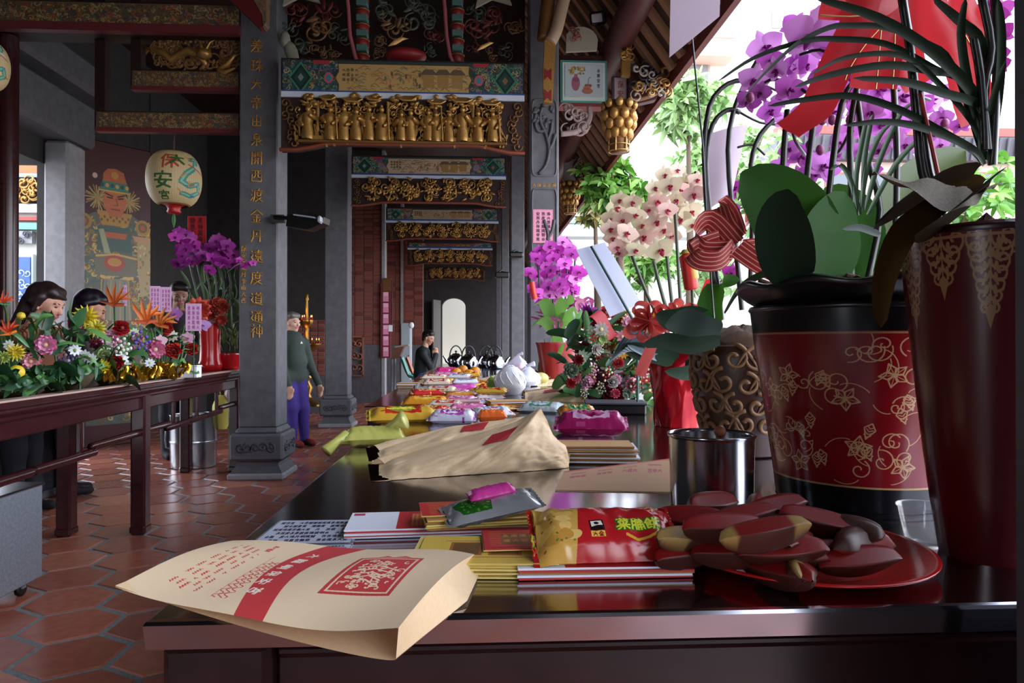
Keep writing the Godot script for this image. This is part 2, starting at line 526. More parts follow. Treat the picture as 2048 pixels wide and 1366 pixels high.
func build_shell() -> void:
	# ground beyond the hall
	struct("ground", mb().box(V(12, -0.2, -12), V(22, 0.3, 60)), mat("paving", "a7a39b", 0.8), "pale courtyard paving outside the hall")
	struct("ground", mb().box(V(-16, -0.2, -12), V(20, 0.3, 60)), M["paving"], "pale paving of the far courtyard")
	# roof: flat boarded ceiling, then the eave slope over the corridor edge
	struct("ceiling", mb().box(V(-3.2, 5.35, -9.5), V(7.6, 0.2, 29.0)), M["dark_wood"])
	var sl := mb()
	var e0 := V(0.6, 5.25, 0)
	var e1 := V(1.76, 3.66, 0)
	var md := (e0 + e1) / 2.0
	var ang := rad_to_deg(atan2(e1.y - e0.y, e1.x - e0.x))
	sl.box(V(md.x, md.y + 0.08, -9.5), V(e0.distance_to(e1) + 0.1, 0.1, 29.0), bas(0, 0, ang))
	var eave := struct("roof_eave", sl, M["board"])
	var rm := MB.new()
	rm.box(Vector3.ZERO, V(e0.distance_to(e1), 0.09, 0.075))
	var rmesh := rm.mesh()
	for k in 100:
		var r := part(eave, "rafter", rmesh, mat("rafter", "8f6a4c", 0.7))
		r.position = V(md.x, md.y - 0.01, -24.0 + k * 0.28)
		r.basis = bas(0, 0, ang)
	part(eave, "eave_board", mb().box(V(1.79, 3.63, -9.5), V(0.05, 0.16, 29.0)), mat("eave_board", "6b2a22", 0.6))
	# unseen wall behind the camera, its left opening sized to control the light
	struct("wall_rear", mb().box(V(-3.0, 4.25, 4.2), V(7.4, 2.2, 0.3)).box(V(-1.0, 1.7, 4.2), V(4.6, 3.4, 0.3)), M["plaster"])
	struct("ground", mb().box(V(-3.0, -0.2, 11.2), V(12, 0.3, 14)), M["paving"], "pale paving of the forecourt")
	var pu := thing("purlin", "round dark red purlin under the eave rafters", "beam", V(1.33, 4.02, -9.5))
	part(pu, "log", MB.new().tube([V(0, 0, -12), V(0, 0, 13)], 0.13, 14), mat("purlin_red", "4a1c1c", 0.5))
	# far end wall with an arched doorway
	var zf := zr(22.0)
	var a := PZ(884, 760, zf)
	var b := PZ(931, 596, zf)
	var w := mb()
	var hole_l := a.x
	var hole_r := b.x
	w.box(V((hole_l - 9.0) / 2.0, 2.6, zf - 0.15), V(hole_l + 9.0, 5.4, 0.3))
	w.box(V((hole_r + 2.2) / 2.0, 2.6, zf - 0.15), V(2.2 - hole_r, 5.4, 0.3))
	# arch head
	var cx := (hole_l + hole_r) / 2.0
	var rr := (hole_r - hole_l) / 2.0
	var spring := b.y - rr * 0.75
	var poly := PackedVector2Array([Vector2(hole_r, 5.3), Vector2(hole_l, 5.3)])
	for k in 17:
		var t := PI - PI * k / 16.0
		poly.append(Vector2(cx + cos(t) * rr, spring + sin(t) * rr * 0.75))
	w.prism(poly, 0.3, Transform3D(Basis(), V(0, 0, zf)))
	struct("wall_far", w, M["plaster"])
	var dl := mb()
	dl.box(V(hole_l - 0.16, 1.3, zf + 0.28), V(0.05, 2.6, 0.5), bas(-24))
	struct("door_1", dl, mat("grey_wood", "6b6764", 0.7), "grey door leaf standing open beside the arched doorway")
	# the pale wall that stands in daylight behind the doorway
	struct("wall_beyond", mb().box(V(cx, 1.8, zf - 3.2), V(6.0, 3.6, 0.2)), mat("cream", "efe9d8", 0.8))
	# left: the long wall with a door opening at the far side of the hall
	var xl := -4.75
	var zj0 := PX(85, 500, xl).z
	var zj1 := PX(30, 500, xl).z
	var wl := mb()
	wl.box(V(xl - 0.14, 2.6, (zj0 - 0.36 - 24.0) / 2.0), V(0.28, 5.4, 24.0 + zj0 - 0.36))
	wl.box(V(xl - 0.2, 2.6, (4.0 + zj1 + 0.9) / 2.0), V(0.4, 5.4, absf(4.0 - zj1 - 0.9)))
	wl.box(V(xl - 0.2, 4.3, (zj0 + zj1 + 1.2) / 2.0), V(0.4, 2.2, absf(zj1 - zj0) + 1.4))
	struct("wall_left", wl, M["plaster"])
	# stone door frame
	var fr := mb()
	var zc := zj0 - 0.18
	fr.cbox(V(xl + 0.135, 1.73, zc), V(0.27, 3.46, 0.36), 0.03)
	struct("trim_1", fr, M["stone_pale"], "grey stone door jamb beside the red door")
	var ln := mb()
	ln.cbox(V(xl + 0.08, 3.72, (zj0 + zj1 + 1.2) / 2.0), V(0.5, 0.5, 2.6), 0.04)
	ln.cbox(V(xl + 0.2, 4.25, (zj0 + zj1 + 1.2) / 2.0), V(0.4, 0.36, 2.9), 0.05)
	struct("trim_2", ln, M["stone"], "grey stone lintel over the side doorway")
	# rear wall of the left hall, behind the lantern
	var zb := zr(10.4)
	var lw := mb()
	var q := PZ(300, 400, zb)
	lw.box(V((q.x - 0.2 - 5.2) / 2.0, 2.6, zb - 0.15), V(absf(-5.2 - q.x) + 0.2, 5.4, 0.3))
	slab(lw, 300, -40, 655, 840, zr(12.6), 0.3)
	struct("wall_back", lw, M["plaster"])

func build_floor() -> void:
	var fl := struct("floor", mb().box(V(-3.1, -0.106, -9.5), V(9.8, 0.2, 29.0)), M["grout"])
	var R := 0.2
	var dx := 0.355
	var dz := 0.31
	var o := PF(139.5, 1198, 0)
	var tile := MB.new()
	var top := []
	var mid := []
	for k in 6:
		var a := TAU * k / 6.0
		top.append(V(sin(a) * (R - 0.016) * 0.995, 0, cos(a) * (R - 0.016)))
		mid.append(V(sin(a) * (R - 0.010), -0.005, cos(a) * (R - 0.010)))
	var ci := tile.add(V(0, 0, 0))
	for k in 6:
		tile.add(top[k])
	for k in 6:
		tile.tri(ci, ci + 1 + (k + 1) % 6, ci + 1 + k)
	for k in 6:
		var k2 := (k + 1) % 6
		tile.quad(mid[k2], top[k2], top[k], mid[k])
		tile.quad(mid[k2] - V(0, 0.012, 0), mid[k2], mid[k], mid[k] - V(0, 0.012, 0))
	var tm := tile.mesh()
	var mats := []
	var cols := [["965140", "a8624c"], ["a05744", "b46a54"], ["8c4d40", "9e5c4c"], ["a86350", "bc765c"], ["965547", "a46252"]]
	for k in 5:
		mats.append(grain("terracotta_%d" % k, cols[k][0], cols[k][1], 0.27, 0.0, 0.03, 1.7, 20 + k))
	var near := []
	var rest := []
	for j in range(-14, 62):
		for i in range(-19, 14):
			var p := o + V(i * dx + (dx / 2 if j % 2 else 0.0), 0, -j * dz)
			if p.x < -5.0 or p.x > 1.6 or p.z > 4.0 or p.z < -21.8:
				continue
			var d := -p.z
			var sx := 950.0 + p.x / maxf(d, 0.1) * 1400.0
			var seen := d > 2.2 and sx > -60 and sx < 800 and p.x < -0.3 and not (p.x < -2.3 and d < 5.2)
			if seen and near.size() < 300:
				near.append(p)
			else:
				rest.append(p)
	for p in near:
		var t := part(fl, "tile", tm, mats[rng.randi() % 5])
		t.position = p + V(0, rf(-0.001, 0.001), 0)
		t.rotation = V(rf(-0.004, 0.004), PI * (rng.randi() % 2), rf(-0.004, 0.004))
	var mm := MultiMesh.new()
	mm.transform_format = MultiMesh.TRANSFORM_3D
	mm.mesh = tm
	mm.instance_count = rest.size()
	for k in rest.size():
		mm.set_instance_transform(k, Transform3D(Basis(), rest[k]))
	var mi := MultiMeshInstance3D.new()
	mi.multimesh = mm
	mi.material_override = mats[1]
	mi.name = "tile_field"
	mi.set_meta("kind", "stuff")
	fl.add_child(mi, true)

func column(label: String, xl: float, xr: float, d: float, h: float, base := true, group := "") -> Node3D:
	# a square granite column; xl..xr are the pixels of its front face at depth d
	var z := P((xl + xr) / 2.0, 690, d).z
	var a := PZ(xl, 690, z).x
	var b := PZ(xr, 690, z).x
	var w := b - a
	var at := V((a + b) / 2.0, 0, z - w / 2.0)
	var t := thing("stone_column", label, "column", at, group)
	var y0 := 0.46 if base else 0.0
	part(t, "shaft", MB.new().cbox(V(0, (h + y0) / 2.0, 0), V(w, h - y0, w), 0.012), M["stone"])
	if base:
		var s := w / 0.34
		part(t, "plinth", MB.new().cbox(V(0, 0.03, 0), V(w + 0.16 * s, 0.06, w + 0.16 * s), 0.015), M["stone_pale"])
		var f := MB.new()
		var prof := [[0.062, 0.05], [0.045, 0.085], [0.02, 0.12], [0.012, 0.17]]
		for k in prof.size() - 1:
			var e0: float = w / 2 + prof[k][0] * s
			var e1: float = w / 2 + prof[k + 1][0] * s
			for q in 4:
				var bq := bas(90.0 * q)
				f.quad(bq * V(-e0, prof[k][1], e0), bq * V(-e1, prof[k + 1][1], e1), bq * V(e1, prof[k + 1][1], e1), bq * V(e0, prof[k][1], e0))
		part(t, "foot_moulding", f, M["stone"])
		part(t, "carved_block", MB.new().cbox(V(0, 0.29, 0), V(w + 0.13 * s, 0.24, w + 0.13 * s), 0.02), M["stone"])
		part(t, "cap_moulding", MB.new().cbox(V(0, 0.425, 0), V(w + 0.06 * s, 0.07, w + 0.06 * s), 0.03), M["stone"])
		# scroll relief on the block
		for q in [0, 1]:
			var rl := MB.new()
			var e := w / 2 + 0.065 * s + 0.002
			var bq := bas(90.0 * q)
			for i in 5:
				var pts := []
				for p in spiral2(-0.13 * s + 0.065 * s * i, 0.29, 0.045, 1.3, i * 2.0, 1.0 if i % 2 else -1.0):
					pts.append(bq * V(p.x, p.y + 0.01 * sin(i * 3.0), e))
				rl.tube(pts, 0.010, 5)
			part(t, "scroll_relief", rl, M["stone_dark"])
	return t

func build_columns() -> void:
	var c1 := column("grey granite column with a gilded vertical inscription and a carved base", 477.5, 554.5, 6.27, 5.3)
	# inscription: one gilded carved character after another
	var seq := ["cha", "zhu", "da", "di", "you", "quan", "kai", "xi", "du", "jin", "dan", "yuan", "duo", "dao", "tong", "shen"]
	var ys := [92, 131, 168, 205, 241, 280, 316, 352, 391, 433, 472, 513, 556, 598, 634, 662]
	var z := c1.position.z + 0.1725
	for k in seq.size():
		char_at(c1, seq[k], PZ(513, ys[k], z), 0.118, 0.0075, mat("gilt_letter", "b98a45", 0.45, 0.4))
	for k in 9:
		char_at(c1, ["bao", "an", "gong", "tong", "dan", "di", "you", "da", "xi"][k], PZ(487, 497 + k * 13, z), 0.05, 0.004, M["gilt_letter"])
	column("grey granite column with a carved base beside the brick wall", 649, 695.5, 10.2, 5.3)
	column("granite column behind the relief column on the courtyard side", 1022, 1049, 10.0, 5.3, false)
	column("slim granite column of the second row by the kettles", 1003, 1018, 14.2, 5.3, false)
	column("slim granite column of the last row by the arched doorway", 992, 1002, 18.0, 5.3, false)
	# dark pillar close to the camera at the front corner of the table
	var nx := PZ(2013, 690, -0.69).x
	var nc := thing("stone_column", "dark stone pillar standing right at the front of the offering table", "column", V(nx + 0.17, 0, -0.52))
	part(nc, "shaft", MB.new().cbox(V(0, 2.65, 0), V(0.34, 5.3, 0.34), 0.012), M["stone_dark"])

func char_at(parent: Node3D, k: String, at: Vector3, size: float, w: float, m: Material) -> void:
	var g := MB.new()
	for l in GL[k]:
		var pts := []
		for p in l:
			pts.append(at - parent.position + V((p.x - 0.5) * size, (0.5 - p.y) * size, 0))
		g.tube(pts, w, 4)
	part(parent, "character", g, m)
func table_lacquer() -> Material:
	return grain("lacquer_table", "1a0a0c", "261012", 0.2, 0.0, 0.02, 2.5, 34) if not M.has("lacquer_table") else M["lacquer_table"]
func offering_table(label: String, x0: float, x1: float, z0: float, z1: float, group := "") -> Node3D:
	var at := V((x0 + x1) / 2.0, 0, (z0 + z1) / 2.0)
	var t := thing("offering_table", label, "table", at, group)
	var w := x1 - x0
	var l := z0 - z1
	# folded steel sheet: flat top, a rounded shoulder and a lip that slants inward
	var m := MB.new()
	var rings := [[0.0, TOP], [0.004, TOP - 0.0015], [0.006, TOP - 0.005], [0.004, TOP - 0.030], [-0.01, TOP - 0.030]]
	m.quad(V(-w / 2, TOP, l / 2), V(-w / 2, TOP, -l / 2), V(w / 2, TOP, -l / 2), V(w / 2, TOP, l / 2))
	for k in rings.size() - 1:
		for q in 4:
			var hx: float = (w if q % 2 == 0 else l) / 2.0
			var hz: float = (l if q % 2 == 0 else w) / 2.0
			var b := bas(90.0 * q)
			var o0: float = rings[k][0]
			var o1: float = rings[k + 1][0]
			m.quad(b * V(-hx - o1, rings[k + 1][1], hz + o1), b * V(-hx - o0, rings[k][1], hz + o0), b * V(hx + o0, rings[k][1], hz + o0), b * V(hx + o1, rings[k + 1][1], hz + o1))
	part(t, "steel_top", m, grain("steel_top", "8f8f96", "a2a2a8", 0.13, 1.0, 0.01, 1.2, 16), "brushed stainless steel sheet top")
	for sx in [-1.0, 1.0]:
		for sz in [-1.0, 1.0]:
			part(t, "leg", MB.new().cbox(V(sx * (w / 2 - 0.062), (TOP - 0.03) / 2, sz * (l / 2 - 0.05)), V(0.11, TOP - 0.03, 0.09), 0.008), table_lacquer())
	for sz in [-1.0, 1.0]:
		part(t, "apron", MB.new().cbox(V(0, TOP - 0.07, sz * (l / 2 - 0.05)), V(w - 0.23, 0.08, 0.04), 0.006).cbox(V(0, TOP - 0.045, sz * (l / 2 - 0.03)), V(w - 0.23, 0.02, 0.02), 0.008), table_lacquer())
		part(t, "panel", MB.new().box(V(0, 0.42, sz * (l / 2 - 0.075)), V(w - 0.23, 0.72, 0.02)), table_lacquer())
	for sx in [-1.0, 1.0]:
		part(t, "apron", MB.new().cbox(V(sx * (w / 2 - 0.05), TOP - 0.07, 0), V(0.04, 0.08, l - 0.2), 0.006), table_lacquer())
		part(t, "panel", MB.new().box(V(sx * (w / 2 - 0.075), 0.42, 0), V(0.02, 0.72, l - 0.2)), table_lacquer())
	return t

func build_tables() -> void:
	offering_table("stainless steel topped offering table with dark red lacquered frame under the kraft paper bag", -0.33, 0.95, -0.735, -3.2)
	offering_table("stainless steel topped table carrying the oranges and snack packs", -0.5, 0.95, -3.24, -5.75)
	offering_table("stainless steel topped table carrying the kettles", -0.5, 0.42, -5.8, -10.6)
	# --- altar table of the left hall ---
	var a := PF(0, 806, 0.96)
	var b := PF(470, 742, 0.96)
	var dir := (b - a)
	dir.y = 0
	var L := dir.length()
	dir = dir.normalized()
	var bs := Basis(dir, Vector3.UP, dir.cross(Vector3.UP))
	var t := thing("altar_table", "long dark red lacquered altar table covered with flower arrangements", "table", V(a.x, 0, a.z))
	t.basis = bs
	var back := -0.55
	var s0 := -1.6
	var s1 := L + 0.3
	var mid := (s0 + s1) / 2.0
	var ln := s1 - s0
	part(t, "top", MB.new().cbox(V(mid, 0.945, back / 2), V(ln, 0.03, -back + 0.02), 0.008), M["lacquer"])
	part(t, "edge_strip", MB.new().cbox(V(mid, 0.961, -0.03), V(ln, 0.012, 0.07), 0.004), mat("pale_edge", "b79a8c", 0.4))  # pale strip along the front edge of the top
	var mo := MB.new()
	mo.cbox(V(mid, 0.915, -0.02), V(ln, 0.03, 0.05), 0.012)
	mo.cbox(V(mid, 0.885, -0.035), V(ln, 0.03, 0.05), 0.01)
	part(t, "moulding", mo, M["lacquer"])
	part(t, "apron", MB.new().cbox(V(mid, 0.835, -0.05), V(ln, 0.085, 0.04), 0.008), M["lacquer"])
	part(t, "apron", MB.new().cbox(V(mid, 0.85, back + 0.05), V(ln, 0.1, 0.04), 0.008), M["lacquer"])
	var legs := [s0 + 0.1, (P(253, 800, 4.4) - a).dot(dir) + 0.06, s1 - 0.1]
	for s in legs:
		for w in [-0.055, back + 0.055]:
			part(t, "leg", MB.new().cbox(V(s, 0.45, w), V(0.1, 0.9, 0.09), 0.012).cbox(V(s, 0.03, w), V(0.115, 0.06, 0.1), 0.015), M["lacquer"])
	for k in 2:
		var u0: float = legs[k] + 0.05
		var u1: float = legs[k + 1] - 0.05
		var n := 5
		for i in n:
			var y := 0.615 + (0.03 if i == 0 or i == n - 1 else 0.0)
			var c0 := lerpf(u0, u1, float(i) / n)
			var c1 := lerpf(u0, u1, float(i + 1) / n)
			part(t, "lower_rail", MB.new().tube([V(c0 - 0.015, y, -0.055), V(c1 + 0.015, y, -0.055)], 0.024, 8), M["lacquer"])
		for i in range(1, 4):
			part(t, "strut", MB.new().cbox(V(lerpf(u0, u1, i / 4.0), 0.71, -0.055), V(0.028, 0.17, 0.028), 0.006), M["lacquer"])
	# --- plinth behind it ---
	var pl := thing("altar_plinth", "low dark stone plinth behind the altar table", "plinth", V(-3.85, 0, -4.2))
	part(pl, "block", MB.new().cbox(V(0, 0.3, 0), V(0.95, 0.6, 3.4), 0.02), M["stone_dark"])
	part(pl, "base_course", MB.new().cbox(V(0.01, 0.03, 0), V(1.0, 0.06, 3.45), 0.01), M["stone"])
	# --- steel cabinet on castors ---
	var cb0 := PX(90, 968, -2.1)
	var ct := thing("steel_cabinet", "low stainless steel cabinet on castors under the altar table", "cabinet", V(-2.45, 0, cb0.z + 0.75))
	part(ct, "body", MB.new().cbox(V(0, 0.295, 0), V(0.68, 0.45, 1.5), 0.006), M["steel_dull"])
	part(ct, "rim", MB.new().cbox(V(0, 0.525, 0), V(0.7, 0.012, 1.52), 0.004), M["steel"])
	for sx in [-0.28, 0.28]:
		for sz in [-0.68, 0.68]:
			var c := part(ct, "castor", MB.new().lathe(V(sx, 0.032, sz), [[0.0, -0.012], [0.03, -0.012], [0.032, 0.0], [0.03, 0.012], [0.0, 0.012]], 14, bas(0, 0, 90)), M["black_plastic"])
			part(c, "fork", MB.new().box(V(sx, 0.055, sz), V(0.035, 0.035, 0.03)), M["steel_dull"])
	# --- galvanised pail ---
	var pb := PF(371, 940, 0.0)
	pb.z -= 0.2
	var pa := thing("steel_pail", "dented galvanised steel drum standing behind the altar table", "drum", pb)
	var pr := [[0.0, 0.002], [0.2, 0.002], [0.212, 0.012], [0.216, 0.24], [0.222, 0.25], [0.222, 0.262], [0.216, 0.272], [0.216, 0.5], [0.224, 0.51], [0.224, 0.52], [0.212, 0.525], [0.206, 0.51], [0.206, 0.3], [0.0, 0.29]]
	part(pa, "drum", MB.new().lathe(Vector3.ZERO, pr, 36), M["steel"])
	part(pa, "handle", MB.new().tube([V(-0.22, 0.36, 0.02), V(-0.262, 0.35, 0.02), V(-0.268, 0.27, 0.02), V(-0.262, 0.19, 0.02), V(-0.22, 0.18, 0.02)], 0.008, 6), M["steel_dull"])
	# --- carrier bags beside the pail ---
	for q in [["carrier_bag", "translucent yellow carrier bag hanging beside the steel drum", 445, 824, 0.09, 0.17, "cfc35c"], ["carrier_bag", "pink and white carrier bag hanging under the altar table", 462, 796, 0.06, 0.11, "d9b8c4"]]:
		var c := P(q[2], q[3], 7.0)
		var g := thing(q[0], q[1], "bag", c - V(0, q[5], 0))
		var sd := rng.randf() * 9.0
		part(g, "body", MB.new().grid(16, 10, func(u: float, w: float) -> Vector3:
			var r: float = q[4] * (0.35 + 0.65 * sin(PI * pow(1.0 - w, 0.7) * 0.95 + 0.05)) * (1.0 + 0.14 * sin(u * TAU * 5.0 + w * 6.0 + sd))
			return V(cos(u * TAU) * r, 2.0 * q[5] * w, -sin(u * TAU) * r * 0.7), true), mat("bag_" + q[6], q[6], 0.4))
		part(g, "handle", MB.new().tube([V(-0.02, 2 * q[5] - 0.02, 0), V(-0.03, 2 * q[5] + 0.07, 0), V(0.0, 2 * q[5] + 0.1, 0), V(0.03, 2 * q[5] + 0.07, 0), V(0.02, 2 * q[5] - 0.02, 0)], 0.008, 5), M["bag_" + q[6]])
	# --- lacquered post by the left doorway ---
	var rp := P(14, 690, 6.3)
	var po := thing("lacquer_post", "dark red lacquered round post by the side doorway", "post", V(rp.x, 0, rp.z))
	part(po, "shaft", MB.new().lathe(Vector3.ZERO, [[0.085, 0.18], [0.085, 3.98]], 20), M["lacquer"])
	part(po, "base", MB.new().lathe(Vector3.ZERO, [[0.0, 0.0], [0.15, 0.0], [0.16, 0.06], [0.13, 0.15], [0.09, 0.19]], 20), M["stone"])
func scroll(m: MB, o: Vector3, r: float, turns: float, a0: float, dirn: float, th: float, b := Basis()) -> void:
	var pts := []
	var rad := []
	for k in 19:
		var t := k / 18.0
		var a := a0 + dirn * turns * TAU * t
		pts.append(o + b * V(cos(a) * r * (1 - 0.85 * t), sin(a) * r * (1 - 0.85 * t), th * 0.8 * t))
		rad.append(th * (0.45 + 0.75 * t))
	m.tube(pts, rad, 5)
func figurine(m: MB, o: Vector3, h: float, kind: int) -> void:
	# a small robed carved figure standing at o, facing +z
	var w := h * 0.2
	m.lathe(o, [[w * 0.9, 0.0], [w * 0.95, h * 0.12], [w * 0.7, h * 0.45], [w * 0.85, h * 0.62], [w * 0.75, h * 0.74], [w * 0.25, h * 0.8], [w * 0.2, h * 0.82]], 8)
	m.ell(o + V(0, h * 0.88, 0), V(w * 0.42, h * 0.085, w * 0.42), 8, 5)
	if kind % 3 == 0:
		m.lathe(o + V(0, h * 0.93, 0), [[w * 0.5, 0.0], [w * 0.45, h * 0.03], [w * 0.2, h * 0.1], [0.0, h * 0.12]], 7)
	elif kind % 3 == 1:
		m.box(o + V(0, h * 0.97, 0), V(w * 0.8, h * 0.05, w * 0.6))
	else:
		m.ell(o + V(0, h * 0.98, 0), V(w * 0.25, h * 0.04, w * 0.25), 6, 4)
	for s in [-1.0, 1.0]:
		var e := o + V(s * w * 1.1, h * (0.55 + 0.06 * sin(kind * 2.1 + s)), w * 0.3)
		var hd := o + V(s * w * 0.45, h * (0.5 + 0.16 * sin(kind * 1.7 + s * 2.0)), w * 1.1)
		m.tube([o + V(s * w * 0.7, h * 0.72, 0), e, hd], [w * 0.32, w * 0.4, w * 0.22], 6)
	if kind % 4 == 1:
		m.tube([o + V(w * 1.2, 0.0, w * 0.9), o + V(w * 0.9, h * 1.05, w * 0.9)], w * 0.12, 5)
func beam_art(w: int, h: int, sd: int, pale := "b08d55") -> Image:
	rng.seed = sd
	var im := canvas(w, h, "1f3a35")
	var pal := ["2e7a5c", "27523f", "8c2f2a", "2f4f86", "b2874a", "0f1c22", "7a5a8a", "c2a56a", "3e8f78"]
	for e in 2:
		var x0 := 0.0 if e == 0 else w * 0.785
		var x1 := w * 0.228 if e == 0 else float(w)
		for k in 260:
			var x := rf(x0, x1)
			var y := rf(0, h)
			stroke(im, spiral2(x, y, rf(h * 0.04, h * 0.12), rf(0.5, 1.2), rf(0, TAU), 1.0 if k % 2 else -1.0), maxf(1.5, h * 0.018), pal[rng.randi() % pal.size()])
		var dxm: float = w * 0.075 if e == 0 else w * 0.925
		for q in [[0.46, "2e7a5c"], [0.38, "0d1f1c"], [0.28, "123a33"], [0.12, "6f7f77" if e == 0 else "7a5a3a"]]:
			var r: float = h * q[0]
			polyfill(im, [Vector2(dxm, h / 2.0 - r), Vector2(dxm + r * 0.8, h / 2.0), Vector2(dxm, h / 2.0 + r), Vector2(dxm - r * 0.8, h / 2.0)], q[1])
		for yy in [0.0, 0.88]:
			rect(im, x0 + (x1 - x0) * (0.55 if e == 0 else 0.03), h * yy, (x1 - x0) * 0.3, h * 0.11, "a02a2e")
		disc(im, w * (0.19 if e == 0 else 0.815), h * 0.5, h * 0.14, h * 0.16, "b0525a")
		disc(im, w * (0.19 if e == 0 else 0.815), h * 0.5, h * 0.08, h * 0.09, "2e7a8c")
	var c := [Vector2(w * 0.215, h * 0.5), Vector2(w * 0.23, h * 0.3), Vector2(w * 0.228, h * 0.08), Vector2(w * 0.775, h * 0.08), Vector2(w * 0.772, h * 0.3), Vector2(w * 0.785, h * 0.5), Vector2(w * 0.772, h * 0.7), Vector2(w * 0.775, h * 0.93), Vector2(w * 0.228, h * 0.93), Vector2(w * 0.23, h * 0.7)]
	polyfill(im, c, pale)
	c.append(c[0])
	stroke(im, c, maxf(2, h * 0.03), "4a2c1c")
	# a landscape with groups of small figures and pavilions
	var ink := ["8c6a38", "6b4c2a", "5c6a4a", "93623a", "a87a44", "4a4a3a", "7c3a30"]
	for k in 150:
		var x := rf(w * 0.25, w * 0.76)
		var y := h * (0.5 + rf(-0.32, 0.36))
		var l := rf(h * 0.05, h * 0.22)
		stroke(im, [Vector2(x, y), Vector2(x + l * 0.6, y - l * 0.35), Vector2(x + l * 1.3, y + rf(-0.2, 0.2) * l)], maxf(1.0, h * 0.014), ink[rng.randi() % 7])
	for k in 26:
		var x := w * (0.42 + 0.2 * rng.randf())
		var y := h * rf(0.35, 0.75)
		disc(im, x, y, h * 0.035, h * 0.07, ink[rng.randi() % 7])
	for k in 3:
		var x := w * (0.58 + 0.06 * k)
		rect(im, x, h * 0.35, h * 0.35, h * 0.4, "94703c")
		polyfill(im, [Vector2(x - h * 0.1, h * 0.36), Vector2(x + h * 0.45, h * 0.36), Vector2(x + h * 0.3, h * 0.2), Vector2(x + h * 0.05, h * 0.2)], "5c4a34")
	for k in 12:
		glyph(im, any_glyph(), w * 0.245 + (k % 4) * h * 0.13, h * 0.22 + (k / 4) * h * 0.14, h * 0.09, 1.5, "5a4428")
	rng.seed = sd + 100
	return im
